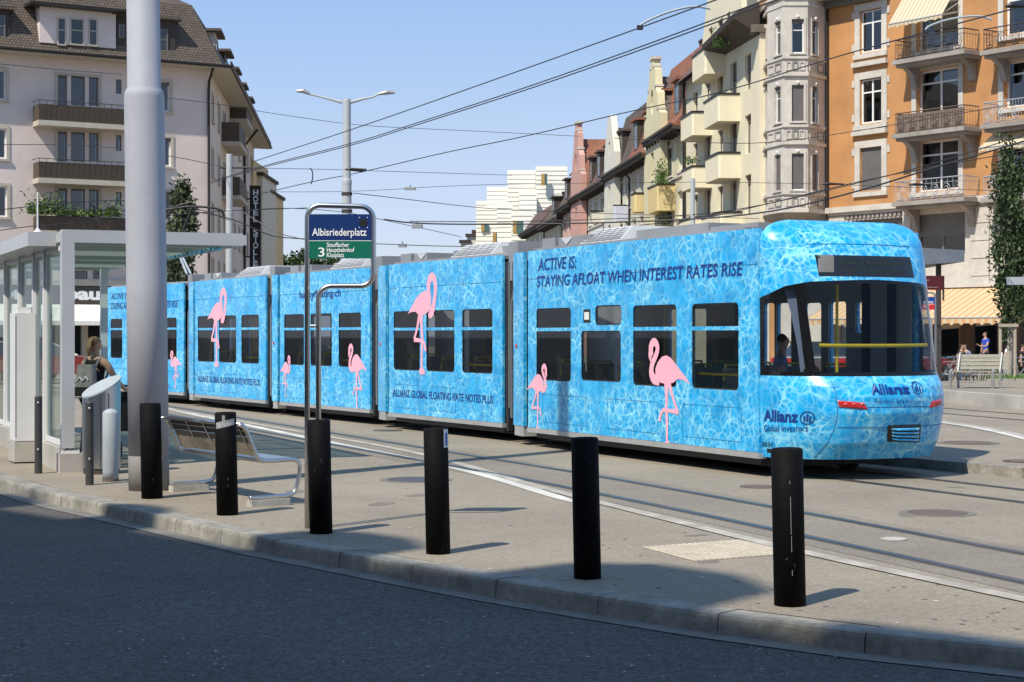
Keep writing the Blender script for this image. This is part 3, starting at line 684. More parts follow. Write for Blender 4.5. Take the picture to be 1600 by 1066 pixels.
# lookup from a pixel to (phi, z) on the near side of the shell
_gx = np.array([[proj(v) for v in row] for row in grid])
def pz(px, py):
    h = int(NP*.80); d2 = (_gx[:, :h, 0]-px)**2+(_gx[:, :h, 1]-py)**2; j, i = np.unravel_index(d2.argmin(), d2.shape); return ph[i], zs[j]
ZG0 = 1.235
def zg1(p):                                     # upper edge of the glazing
    q = min(p, math.pi-p); x = float(np.interp(q, [0, .25, .55, .9, 1.57], [2.17, 2.22, 2.31, 2.36, 2.39])); return x
PIL = (float(pz(1250, 520)[0]), float(pz(1267, 520)[0]))
disp = [pz(1273, 397), pz(1279, 432)]; PD0 = float(min(disp[0][0], disp[1][0])); ZD0, ZD1 = float(disp[1][1]), float(disp[0][1])
if ZD1-ZD0 < .1: ZD0, ZD1 = 2.42, 2.68
def kind(p, seg, u):
    q = min(p, math.pi-p)
    if seg in ('r1', 'g', 'r2') and q > .03:
        if seg != 'g' or q < .10 or (q < .15 and (u < .05 or u > .96)): return 1
        if q < PIL[0]-(.03 if u < .05 or u > .96 else 0): return 2 if p < 1.57 else 5
        if q < PIL[1]: return 1
        return 3
    if seg == 'd' and q > PD0: return 4
    return 0
# rows that follow the borders of glazing and display exactly
ROWS = [(0, .25)]; segs = [('b', 60), ('r1', 2), ('g', 60), ('r2', 2), ('m', 3), ('d', 16), ('t', 40)]
def zrow(seg, u, p):
    g1 = zg1(p)
    lo, hi = {'b': (.25, ZG0), 'r1': (ZG0, ZG0+.05), 'g': (ZG0+.05, g1-.045), 'r2': (g1-.045, g1), 'm': (g1, ZD0), 'd': (ZD0, ZD1), 't': (ZD1, 3.13)}[seg]
    return lo+(hi-lo)*u
rows = [('b', 0.0)]+[(s_, (k+1)/n_) for s_, n_ in segs for k in range(n_)]
NZ = len(rows)-1; grid = [[Sw(p, zrow(s_, u, p)) for p in ph] for s_, u in rows]
faces = {k: [] for k in (0, 1, 2, 3, 4, 5)}
for j in range(NZ):
    for i in range(NP):
        pm = (ph[i]+ph[i+1])/2; k = kind(pm, rows[j+1][0], rows[j+1][1]); a = j*(NP+1)+i
        faces[k].append((a, a+1, a+NP+2, a+NP+1))
flat = [tuple(v) for row in grid for v in row]
def shell(name, k, m_, parent, extra=()):
    used = {}; vs = []; fs = []
    for f in faces[k]:
        g_ = []
        for i in f:
            if i not in used: used[i] = len(vs); vs.append(flat[i])
            g_.append(used[i])
        fs.append(tuple(g_))
    mb = MB(); mb.v = vs; mb.f = fs; mb.m = [0]*len(fs); mb.sm = True
    return mb.build(name, m_, parent)
cab = shell('rear_cab', 0, M_water, tram)
mb = MB(); mb.add([tuple(v) for v in grid[-1]], [tuple(range(NP+1))]); mb.add([tuple(v) for v in grid[0]], [tuple(range(NP+1))]); mb.build('cab_roof', M_water, cab)
shell('glazing_surround', 1, mat('black_glass', (.006, .006, .007, 1), .06, spec=.35, var=.05), cab); shell('side_window', 2, M_cglass, cab); shell('side_window', 5, M_cglass, cab); shell('windscreen', 3, M_cglass, cab)
M_disp = mat('display_glass', (.012, .014, .016, 1), .12, spec=.6)
dsp = shell('destination_display', 4, M_disp, cab)
def surf_line(pts, r, m_, name, n=10, off=.001):
    out = []
    for (a, b) in zip(pts[:-1], pts[1:]):
        for k in range(n): t = k/n; out.append(Sw(a[0]+(b[0]-a[0])*t, a[1]+(b[1]-a[1])*t, off))
    out.append(Sw(*pts[-1], off)); return MB().tube(out, r, 6).build(name, m_, cab)
M_joint = mat('joint_dark_blue', (.01, .12, .30, 1), .6)
surf_line([pz(1297, 593), pz(1308, 640), pz(1306, 668), pz(1294, 692), pz(1272, 716)], .004, M_joint, 'seam')
p0 = pz(1308, 668); surf_line([p0, (math.pi*.5, p0[1]), (math.pi-.25, p0[1])], .005, M_joint, 'seam', 24)
p0 = pz(1308, 637); surf_line([p0, (math.pi*.5, p0[1]), (math.pi-.3, p0[1])], .004, M_joint, 'seam', 24)
p0 = pz(1262, 381); surf_line([p0, (math.pi*.5, p0[1]+.01), (math.pi-p0[0], p0[1])], .005, M_joint, 'seam', 24)
surf_line([(.0, .27), (.0, 1.2), (.0, 2.1), (0, 2.9)], .004, M_joint, 'seam', 12, 0.0)
def surf_patch(name, quad, m_, off=.006, n=10, thick=True, fn=None):
    """quad of four (phi, z): bl, br, tr, tl"""
    mb = MB(); vs = []
    for j in range(n+1):
        for i in range(n+1):
            u, v = i/n, j/n; a = (quad[0][0]*(1-u)+quad[1][0]*u, quad[0][1]*(1-u)+quad[1][1]*u); b = (quad[3][0]*(1-u)+quad[2][0]*u, quad[3][1]*(1-u)+quad[2][1]*u)
            e = min(1, 6*min(u, 1-u, v, 1-v)); vs.append(Sw(a[0]*(1-v)+b[0]*v, a[1]*(1-v)+b[1]*v, off*(.2+.8*e)))
    mb.add(vs, [(j*(n+1)+i, j*(n+1)+i+1, (j+1)*(n+1)+i+1, (j+1)*(n+1)+i) for j in range(n) for i in range(n)])
    return mb.build(name, m_, cab, smooth=True)
tl = [pz(1311, 637), pz(1358, 639), pz(1350, 629), pz(1307, 625)]
surf_patch('tail_light', tl, M_red, .02); mir = [(math.pi-p, z) for p, z in tl]
surf_patch('tail_light', [mir[1], mir[0], mir[3], mir[2]], M_red, .02)
M_lens = mat('bright_lens', (.75, .10, .08, 1), .1, spec=.8)
for u in (.14, .42, .70): surf_patch('lamp_lens', [(tl[0][0]+(tl[1][0]-tl[0][0])*(u+a), tl[0][1]*(.5+.5*s_)+tl[3][1]*(.5-.5*s_)) for a, s_ in ((0, .5), (.16, .5), (.16, -.4), (0, -.4))], M_lens, .026, 4)
def surf_text(txt, x0, x1, yt, yb, bold=.02, shear=0, name='lettering', m_=None):
    a = pz(x0, yb); b = pz(x1, yb); t = pz(x0, yt); hz = t[1]-a[1]
    me = text_mesh(txt, 1.0, 1.0, shear, bold)
    for v in me.vertices:
        u = v.co.x; v.co = Sw(a[0]+(b[0]-a[0])*u, a[1]+(b[1]-a[1])*u+hz*v.co.y, .008 if x0 < 1300 else .013)
    return meshobj(name, me, m_ or M_navy, cab)
def surf_logo(px, py, r_px, m_=None):
    c = pz(px, py); l_ = pz(px-r_px, py); t = pz(px, py-r_px); rp_, rz_ = abs(c[0]-l_[0]), abs(t[1]-c[1]); mb = MB(); n = 28
    vs = [Sw(c[0]+rp_*k*math.cos(2*math.pi*i/n), c[1]+rz_*k*math.sin(2*math.pi*i/n), .008 if px < 1300 else .013) for k in (1, .86) for i in range(n)]
    mb.add(vs, [(i, (i+1) % n, n+(i+1) % n, n+i) for i in range(n)])
    for x, y0, y1 in ((-.38, -.55, .28), (0, -.55, .6), (.38, -.55, .28)):
        for a in (0,): mb.add([Sw(c[0]+rp_*(x+dx), c[1]+rz_*y, .008 if px < 1300 else .013) for dx, y in ((-.12, y0), (.12, y0), (.12, y1), (-.12, y1))], [(0, 1, 2, 3)])
    mb.build('logo', m_ or M_navy, cab)
surf_text('Allianz', 1194, 1246, 641, 658, .03); surf_logo(1260.5, 652, 10)
surf_text('Global Investors', 1194, 1262, 664, 675, .0)
surf_text('Allianz', 1363, 1422, 602, 615, .03); surf_logo(1433, 608, 10)
surf_text('Global Investors', 1366, 1444, 622, 630, .0)
surf_text('3031', 1190.5, 1207, 690.5, 698, .01, m_=M_black)
surf_patch('number_badge', [pz(1198, 708), pz(1208, 709), pz(1208, 702.5), pz(1198, 702)], M_black, .006, 4)
# rear vent with striped slats
v0, v1, v2, v3 = pz(1390, 689), pz(1434, 688), pz(1435, 665), pz(1392, 667)
surf_patch('vent_housing', [(v0[0]-.02, v0[1]-.02), (v1[0]+.02, v1[1]-.02), (v2[0]+.02, v2[1]+.02), (v3[0]-.02, v3[1]+.02)], M_black, .03)
for k in range(4):
    a, b = .04+k*.25, .04+k*.25+.14
    q = lambda u, v: ((v0[0]*(1-u)+v1[0]*u)*(1-v)+(v3[0]*(1-u)+v2[0]*u)*v, (v0[1]*(1-u)+v1[1]*u)*(1-v)+(v3[1]*(1-u)+v2[1]*u)*v)
    surf_patch('vent_slat', [q(0, a), q(1, a), q(1, b), q(0, b)], M_water, .055, 6)
# cab interior: floor, inner pillars, desk, yellow bar, display board, grab pole
ci = MB(fc.M); ci.box(L1, L1+.55, HB+.1, HB+.16, -2.1, -.3); ci.build('cab_floor', M_tfloor, cab)
ci = MB(fc.M); ci.box(L1+.30, L1+.70, .6, 1.22, -1.95, -.45, bev=.1); ci.build('rear_desk', M_tint, cab)
M_bluegrey = mat('cab_pillar_bluegrey', (.16, .20, .30, 1), .6)
for sgn in (0, 1):
    pts = []; pil = MB()
    for z, w0, w1 in ((1.25, .60, .74), (1.6, .60, .73), (2.0, .56, .76), (2.36, .46, .84)):
        for w in (w0, w1):
            p = w if not sgn else math.pi-w; pts.append(Sw(p, z, -.09))
    pil.add(pts, [(i, i+1, i+3, i+2) for i in (0, 2, 4)]); pil.build('inner_pillar', M_bluegrey if not sgn else M_tgreyl, cab)
y0, y1 = pz(1281, 538), (math.pi-pz(1281, 538)[0], pz(1281, 538)[1]); q = [Sw(y0[0]+(y1[0]-y0[0])*k/16, y0[1], -.05) for k in range(17)]
MB().tube(q, .022, 8).build('yellow_bar', M_yel, cab)
MB(fc.M).box(L1+.05, L1+.45, 2.42, 2.70, -1.9, -.5).build('display_box', M_black, cab)
for o_ in (-1.0,): MB(fc.M).tube([(L1+.2, HB+.1, o_), (L1+.2, 2.5, o_)], .018, 6).build('grab_pole', M_yel, cab)
surf_patch('display_paper', [pz(1278, 424), pz(1303, 424), pz(1303, 399), pz(1277, 399)], mat('grey_card', (.16, .155, .15, 1), .6), .006, 4)
a_, b_ = fc.uv(1372, 520, -TW)[0], fc.uv(1400, 520, -TW)[0]; MB(fc.M).box(a_, b_, HB+.15, 2.5, -TW+.10, -TW+.13).build('door_leaf', M_tgreyl, cab); MB(fc.M).box(b_+.02, b_+.12, HB+.15, 2.6, -TW+.10, -TW+.16).build('door_post', M_black, cab); MB(fc.M).box(a_-.14, a_-.02, HB+.15, 2.6, -TW+.10, -TW+.16).build('door_post', M_black, cab)
# dim destination lettering behind the display glass
M_led = mat('dim_led', (.030, .036, .025, 1), .5)
for r_, tx in ((.66, 'Dienstfahrt'), (.30, 'Bitte nicht einsteigen')):
    me = text_mesh(tx, 1, 1, 0, 0); z = ZD0+(ZD1-ZD0)*(r_-.1); a, b = 1.32, 1.95
    for v in me.vertices: v.co = Sw(a+(b-a)*v.co.x, z+v.co.y*(ZD1-ZD0)*.2, .004)
    meshobj('display_lettering', me, M_led, dsp)
# ---------------------------------------------------------------- street furniture near the kerb
M_boll = mat('bollard_rubber_black', (.0035, .0035, .004, 1), .7, var=.4, vs=12, bump=.3, bs=80, spec=.12)
def bollard(label, bx, by, h, lean=0, w=None):
    c = Gp(bx, by); r = w/2*c.y/F if w else .10; c.y += r*.9; t = local_thing('bollard', label, 'bollard', c, 0, 'black bollards along the kerb')
    b = MB(Matrix.Rotation(math.radians(lean), 4, 'Y')); b.lathe([(r, 0), (r, h-.012), (r-.012, h-.002), (r-.02, h-.002), (r-.026, h-.008), (.02, h-.008)], 36)
    o = b.build('post', M_boll, t); 
    for p in o.data.polygons: p.use_smooth = abs(p.normal.z) < .3
    return t, r, h
M_tape = mat('silver_tape', (.42, .42, .42, 1), .4, .3, var=.3, vs=30); M_sticker = mat('pale_sticker', (.55, .62, .66, 1), .5); M_stb = mat('blue_sticker', (.02, .12, .35, 1), .5)
M_scuff = mat('scuffed_grey', (.28, .28, .28, 1), .8)
def wrap(t, r, a0, a1, z0, z1, m_, name, off=.002, skew=0, n=8):
    b = MB(Matrix.Rotation(math.radians(-1.2), 4, 'Y')); vs = []
    for k in range(n+1):
        a = math.radians(a0+(a1-a0)*k/n)-math.pi/2; s_ = skew*k/n
        for z in (z0+s_, z1+s_): vs.append(((r+off)*math.cos(a), (r+off)*math.sin(a), z))
    b.add(vs, [(2*k, 2*k+2, 2*k+3, 2*k+1) for k in range(n)]); return b.build(name, m_, t)
bolls = [('black bollard standing in front of the grey pole', 234.5, 780, 149, 33), ('black bollard with torn tape and white scribble near its top', 353, 806, 161, 33.5), ('black bollard beside the stop sign pole', 500, 835, 178, 36),
         ('black bollard with a small blue and white sticker', 684, 867, 197, 38.5), ('tall plain black bollard between stickered and rightmost bollards', 919, 906, 221, 43), ('rightmost black bollard, with pale vertical scuffs', 1238, 949, 247, 50)]
BT = []
for lab, bx, by, hp, wp in bolls:
    c = Gp(bx, by); BT.append(bollard(lab, bx, by, hp*c.y/F*1.004, -1.2, wp))
t, r, h = BT[1]; wrap(t, r, -50, 62, h-.16, h-.10, M_tape, 'tape', skew=.04); wrap(t, r, -8, 6, h-.09, h-.03, M_scuff, 'scribble', .003); wrap(t, r, 5, 45, h-.085, h-.075, M_scuff, 'scribble', .003)
t, r, h = BT[3]; wrap(t, r, 42, 78, h-.155, h-.012, M_sticker, 'sticker'); wrap(t, r, 50, 68, h-.14, h-.04, M_stb, 'sticker_print', .003)
t, r, h = BT[5]
for z0, z1, a in ((.78, .80, 0), (.46, .70, 1), (.35, .45, 1.5), (.20, .235, 2)): wrap(t, r, a-1.3, a+.4, z0, z1, M_scuff, 'scuff', .002, 0, 2)
rq_ = random.Random(6)
for i_, (t, r, h) in enumerate(BT):
    for k in range(4): a_ = rq_.uniform(-65, 55); z_ = rq_.uniform(.03, h-.1); wrap(t, r, a_, a_+rq_.uniform(2, 7), z_, z_+rq_.uniform(.004, .03), mat('dull_scuff', (.028, .028, .028, 1), .9), 'scuff', .0015, rq_.uniform(-.02, .02), 3)
# thin dark bollards in front of the shelter
for lab, bx, by, hh in (('thin dark round post in front of the shelter glass', 60, 740, .965), ('thin dark round post in front of the steel bin', 140, 758, .955)):
    c = Gp(bx, by); t = local_thing('guard_post', lab, 'post', c, 0, 'thin dark guard posts'); M_dk = mat('dark_grey_paint', (.045, .045, .045, 1), .5, var=.15)
    o = MB().lathe([(.047, 0), (.047, hh-.01), (.04, hh), (.01, hh)], 20).build('post', M_dk, t, smooth=False)
    for z in (.30, .88): 
        MB(Matrix.Translation((.012, -.052, z)) @ Matrix.Rotation(math.pi/2, 4, 'X')).lathe([(.014, -.012), (.014, .008), (.004, .012)], 12).build('bolt', M_steel, t)
# big grey pole
c = Gp(227, 768); M_pole = mat('pole_grey_paint', (.36, .37, .41, 1), .7, 0, var=.04, vs=4, dirt=.06, spec=.5); M_polebase = mat('pole_base_bare', (.26, .25, .24, 1), .7, var=.1, stretch=(6, 6, .6))
t = local_thing('mast', 'big thick grey steel mast beside the shelter, cut off by the top edge', 'pole', (c.x, c.y+.2, 0), 0)
LP = Matrix.Rotation(math.radians(-.7), 4, 'Y'); LOCAL.add(t.name)
o = MB(LP).lathe([(.222, .385), (.222, 2.30), (.2215, 2.305), (.2215, 4.36), (.218, 4.40), (.205, 4.44), (.185, 4.47), (.16, 11.5), (.15, 11.55), (.02, 11.55)], 48, 0).build('shaft', M_pole, t, smooth=True)
MB(LP).lathe([(.2235, 0), (.2235, .38), (.222, .385), (.02, .385)], 48).build('base_sleeve', M_polebase, t, smooth=True)
# light grey small bollard
c = Gp(170, 753); t = local_thing('cable_post', 'short pale grey post with domed top beside the big mast', 'post', (c.x, c.y+.09, 0))
M_lg = mat('pale_grey_paint', (.33, .37, .40, 1), .6)
MB().lathe([(.092, .02), (.092, .11), (.093, .113), (.093, .80), (.085, .82), (.06, .84), (.03, .852), (.005, .855)], 28).build('post', M_lg, t, smooth=True)
MB().lathe([(.096, 0), (.096, .03), (.01, .03)], 24).build('foot', M_castb, t)
# slanted steel bin
c = Gp(152, 742); t = local_thing('litter_bin', 'stainless steel bin with slanted oval top beside the shelter', 'bin', (c.x, c.y+.22, 0))
n = 40; b = MB(); el = [(.235*math.cos(2*math.pi*k/n), .20*math.sin(2*math.pi*k/n)) for k in range(n)]
ztop = lambda x, y: 1.07+.42*x+.42*y
b.add([(x, y, .07) for x, y in el]+[(x, y, ztop(x, y)) for x, y in el], [(k, (k+1) % n, n+(k+1) % n, n+k) for k in range(n)]); b.build('body', M_steel, t, smooth=True)
b = MB(); b.add([(x*1.02, y*1.02, ztop(x, y)+.002) for x, y in el]+[(x*1.02, y*1.02, ztop(x, y)+.022) for x, y in el], [tuple(range(n))[::-1], tuple(range(n, 2*n))]+[(k, (k+1) % n, n+(k+1) % n, n+k) for k in range(n)]); b.build('lid', M_lg, t)
b = MB(); b.prism([(x*.94, y*.94) for x, y in el], 0, .07); b.build('plinth', M_iron, t)
b = MB(Matrix.Translation((.0, -.2, .0))); b.box(.03, .036, -.012, .0, .08, .98); b.box(.13, .136, .02, .04, .08, 1.0); b.build('door_joint', M_iron, t)
# bench with its back to the road
O = Gp(393, 792); ax = Vector((-.56, .83)).normalized()
bench = local_thing('bench', 'steel tube bench seen from behind, between the second and third black bollards', 'bench', (O.x, O.y, 0), math.atan2(ax.y, ax.x))
# local: x along the bench away from the camera, -y forward (to the tracks)
M_slat = mat('weathered_panel', (.27, .225, .165, 1), .85, var=.3, vs=9, dirt=.4); M_mesh_ = mat('steel_seat', (.62, .62, .60, 1), .35, .9, var=.1)
BLn = 1.98
def side(x):
    prof = [(.13, .81), (.11, .83), (.06, .78), (-.02, .60), (-.07, .50), (-.13, .455), (-.30, .45), (-.52, .46), (-.62, .45), (-.66, .40), (-.66, .34), (-.62, .18), (-.58, .115), (-.50, .095), (-.10, .09), (.02, .09)]
    p = chaikin([Vector((x, a*.82 if a < 0 else a, z)) for a, z in prof], 2); return p
for x in (.0, BLn):
    MB().tube(side(x), .022, 10).build('side_frame', M_steel, bench, smooth=True)
    MB().box(x-.05, x+.05, -.42, .04, 0, .065, bev=.02).build('foot_block', mat('white_concrete', (.46, .43, .38, 1), .8, var=.2, vs=18, bump=.5, dirt=.25), bench)
MB().tube([(0, .11, .825), (BLn, .11, .825)], .022, 10).build('top_rail', M_steel, bench, smooth=True)
MB().tube([(0, -.14, .45), (BLn, -.14, .45)], .02, 8).build('seat_rail', M_steel, bench); MB().tube([(0, -.46, .455), (BLn, -.46, .455)], .02, 8).build('seat_rail', M_steel, bench)
M45 = lambda x: Matrix.Translation((x, 0, 0))
for k in range(5):
    x = .12+k*(BLn-.24)/4; MB().tube([(x, .095, .81), (x, -.02, .58), (x, -.08, .48)], .006, 6).build('back_rod', M_steel, bench)
for z, y in ((.76, .06), (.70, .035)): MB().tube([(.02, y, z), (BLn-.02, y, z)], .006, 6).build('back_wire', M_steel, bench)
def bslat(x0, x1, z0, z1, y0, y1): 
    return MB().add([(x0, y0-.012, z0), (x1, y0-.012, z0), (x1, y0+.012, z0), (x0, y0+.012, z0), (x0, y1-.012, z1), (x1, y1-.012, z1), (x1, y1+.012, z1), (x0, y1+.012, z1)], [(3, 2, 1, 0), (4, 5, 6, 7), (0, 1, 5, 4), (1, 2, 6, 5), (2, 3, 7, 6), (3, 0, 4, 7)])
for k in range(3): bslat(.05, BLn-.05, .50+k*.065, .558+k*.065, -.075+k*.026, -.05+k*.026).build('back_slat', M_slat, bench)
bslat(.05, BLn-.05, .70, .81, .018, .075).build('back_sheet', mat('dark_mesh', (.05, .048, .045, 1), .6, .4), bench)
for k in range(6): MB().box(.02, BLn-.02, -.11-.058*(k+1)+.005, -.11-.058*k-.005, .462, .476).build('seat_slat', M_mesh_, bench)
# stop sign on a looped tube
D0 = Gp(479.5, 826).y; X = lambda px: (px-800)/F*D0; Z = lambda py: H+(YH-py)/F*D0
sg = thing('stop_sign', 'tram stop sign in a looped steel tube, reading Albisriederplatz 3', 'sign', (X(480), D0, 0))
def arc(c, r, a0, a1, n=8): return [(c[0]+r*math.cos(math.radians(a0+(a1-a0)*k/n)), D0, c[1]+r*math.sin(math.radians(a0+(a1-a0)*k/n))) for k in range(n+1)]
xl, xr, xm = X(480), X(583.5), X(497.5); zt, zb = Z(321), Z(447); rd = .115
tube = [(xl, D0, 0)]+arc((xl+rd, zt-rd), rd, 180, 90)+arc((xr-rd, zt-rd-.01), rd, 90, 0)+arc((xr-rd, zb+rd), rd, 0, -90)+arc((xm+rd, zb-rd), rd, 90, 180)+[(xm, D0, 0)]
MB().tube(tube, .0235, 12).build('tube_frame', M_steel, sg, smooth=True)
MB().tube([(xl, D0, Z(509)), (xm, D0, Z(509))], .011, 8).build('cross_bar', M_steel, sg)
M_blue = mat('sign_blue', (.008, .03, .13, 1), .35, var=.06); M_green = mat('sign_green', (.005, .13, .085, 1), .35, var=.06); M_wtxt = mat('sign_white', (.78, .80, .80, 1), .5)
T = Matrix.Translation((0, D0, 0)) @ Matrix.Rotation(math.pi/2, 4, 'X')
MB().box(X(482.5), X(580.5), D0-.014, D0+.014, Z(375.5), Z(335)).build('name_plate', M_blue, sg); MB().box(X(482.5), X(580.5), D0-.012, D0+.012, Z(376.8), Z(375.6)).build('divider', M_wtxt, sg)
MB().box(X(482.5), X(580.5), D0-.014, D0+.014, Z(404), Z(377)).build('line_plate', M_green, sg)
def stext(txt, x0, x1, yt, yb, bold=.01, m_=M_wtxt, dep=-.018):
    me = text_mesh(txt, Z(yt)-Z(yb), X(x1)-X(x0), 0, bold); meshobj('lettering', me, m_, sg, Matrix.Translation((X(x0), D0+dep, Z(yb))) @ Matrix.Rotation(math.pi/2, 4, 'X'))
stext('Albisriederplatz', 488, 573, 357, 368.5, .012); stext('3', 497.5, 507.5, 387, 401, .01)
stext('Stauffacher', 511, 546, 379.3, 386, .014); stext('Hauptbahnhof', 511, 554, 387.2, 394, .014); stext('Klusplatz', 511, 538, 395.2, 402, .014)
MB(Matrix.Translation((X(568), D0-.015, Z(348))) @ Matrix.Rotation(math.pi/2, 4, 'X')).lathe([(.036, 0), (.036, .003), (.005, .003)], 24).build('round_mark', M_black, sg)
for dx in (-1, 1):
    for dz in (-1, 1): MB().box(X(568)+dx*.036-.004, X(568)+dx*.036+.004, D0-.019, D0-.015, Z(348)+dz*.044-.004, Z(348)+dz*.044+.004).build('corner_tick', M_wtxt, sg)
# ---------------------------------------------------------------- tram shelter at the left
SO = Vector((-5.66, 21.72)); SL = Vector((-.40, .917)).normalized(); SW_ = Vector((.917, .40)).normalized()
MS = Matrix(((SW_.x, SL.x, 0, SO.x), (SW_.y, SL.y, 0, SO.y), (0, 0, 1, 0), (0, 0, 0, 1)))    # x across (to the tracks), y along (away), z up
M_shel = mat('shelter_paint', (.47, .48, .49, 1), .4, .15, var=.04, dirt=.06); M_shelw = mat('shelter_white', (.62, .62, .62, 1), .45, var=.04)
M_sglass = glass('shelter_glass', (.86, .92, .89), .35); M_slatg = mat('roof_slat_green', (.42, .52, .47, 1), .6, var=.06)
_n = M_slatg.node_tree.nodes; _tl = _n.new('ShaderNodeBsdfTranslucent'); _tl.inputs['Color'].default_value = (.45, .58, .52, 1); _mi = _n.new('ShaderNodeMixShader'); _mi.inputs[0].default_value = .55
M_slatg.node_tree.links.new(_n['Principled BSDF'].outputs[0], _mi.inputs[1]); M_slatg.node_tree.links.new(_tl.outputs[0], _mi.inputs[2]); M_slatg.node_tree.links.new(_mi.outputs[0], _n['Material Output'].inputs['Surface'])
sh = thing('tram_shelter', 'glass and grey steel tram shelter beside the big mast', 'shelter', (SO.x, SO.y, 0)); SHL = 9.5; SWD = 2.32
fr = MB(MS); fr.box(0, .155, -.03, .12, .30, 3.05); fr.box(.155, SWD, -.03, .12, 2.89, 3.05); fr.build('front_frame', M_shel, sh)
MB(MS).box(0.0, .155, .12, SHL, 2.90, 3.03).build('edge_beam', M_shel, sh)
MB(MS).box(-.35, .0, .45, SHL, 2.86, 3.04).build('eave_fascia', M_shel, sh)
for k in range(7):
    y = .55+k*1.45; 
    if y < SHL: MB(MS).box(.155, SWD-.02, y, y+.1, 2.885, 2.99).build('roof_beam', M_shel, sh)
ns = 34
for k in range(ns): 
    y = .2+k*(SHL-.3)/ns; MB(MS).box(.16, SWD-.05, y, y+.17, 2.992+.002*(k % 2), 3.004+.002*(k % 2)).build('roof_slat', M_slatg, sh)
MB(MS).box(.16, SWD-.02, .14, SHL, 3.012, 3.02).build('roof_glass', glass('frosted_roof', (.75, .85, .80), 1, .3), sh)
MB(MS).box(SWD-.0, SWD+.05, -.03, SHL, 2.90, 3.03).build('gutter', M_shel, sh)
for y in (.25, 1.15, 1.95, 2.8):
    MB(MS).tube([(SWD-.25, y, 2.86), (SWD-.25, y+.75, 2.86)], .028, 8).build('light_tube', mat('blue_light_tube', (.05, .33, .60, 1), .3), sh)
# plinth in blocks, posts, panes
for k in range(8):
    y = .16+k*1.2; MB(MS).box(-.02, .20, y+.004, y+1.196, 0, .30-.002*(k % 2), bev=.01).build('plinth_block', M_conc, sh)
MB(MS).box(-.05, .26, -.10, .15, 0, .235, bev=.01).build('plinth_block', mat('pink_concrete', (.40, .37, .35, 1), .85, var=.08, dirt=.15), sh)
MB(MS).box(-.01, .21, -.06, .13, .235, .27).build('foot_plate', M_shelw, sh)
for k in (0, 1, 2): MB(MS @ Matrix.Translation((.03+.07*k, -.05, .28))).lathe([(.012, -.01), (.012, .018), (.004, .022)], 8).build('bolt', M_steel, sh)
for y in (1.55, 2.55, 4.0, 5.6, 7.2, 9.0): MB(MS).box(.01, .12, y, y+.12, .30, 2.92).build('post', M_shelw, sh)
for y0, y1 in ((.13, 1.54), (1.68, 2.54), (2.68, 3.99), (4.13, 5.59), (5.73, 7.19), (7.33, 8.99)):
    q = MB(MS); q.box(.03, .075, y0, y1, .31, .38); q.box(.03, .075, y0, y1, 2.80, 2.86); q.box(.03, .075, y0, y0+.05, .38, 2.80); q.box(.03, .075, y1-.05, y1, .38, 2.80); q = q.build('pane_frame', M_shelw, sh)
    MB(MS).box(.048, .058, y0+.04, y1-.04, .36, 2.82).build('pane', M_sglass, q)
for y in (4.2, 8.8): MB(MS).box(SWD-.25, SWD-.13, y, y+.12, 0, 2.9).build('post', M_shelw, sh)
cb = thing('control_cabinet', 'pale grey metal cabinet standing outside the shelter glass', 'cabinet', tuple(MS @ Vector((-.12, 2.2, 0))))
MB(MS).box(-.34, -.06, 1.72, 2.25, .30, 2.02).build('body', M_shelw, cb); MB(MS).box(-.36, -.04, 1.70, 2.27, .02, .29, bev=.01).build('plinth', M_conc, cb)
q = MB(MS); q.box(-.335, -.33, 1.715, 1.72, .35, 1.98); q.box(-.07, -.066, 1.716, 1.721, .33, 2.0); q.build('door_joint', M_iron, cb)
MB(MS).box(-.32, -.1, 1.8, 2.2, 2.02, 2.10, bev=.02).build('cap', M_shelw, cb)
an = tag(MB(MS).lathe([(.05, 3.04), (.055, 3.09), (.03, 3.12), (.012, 3.14), (.010, 3.60), (.002, 3.61)], 14, 0, MS @ Matrix.Translation((-.1, 1.35, 0))).build('antenna', M_shelw), 'thin white antenna on the shelter roof edge', 'antenna')
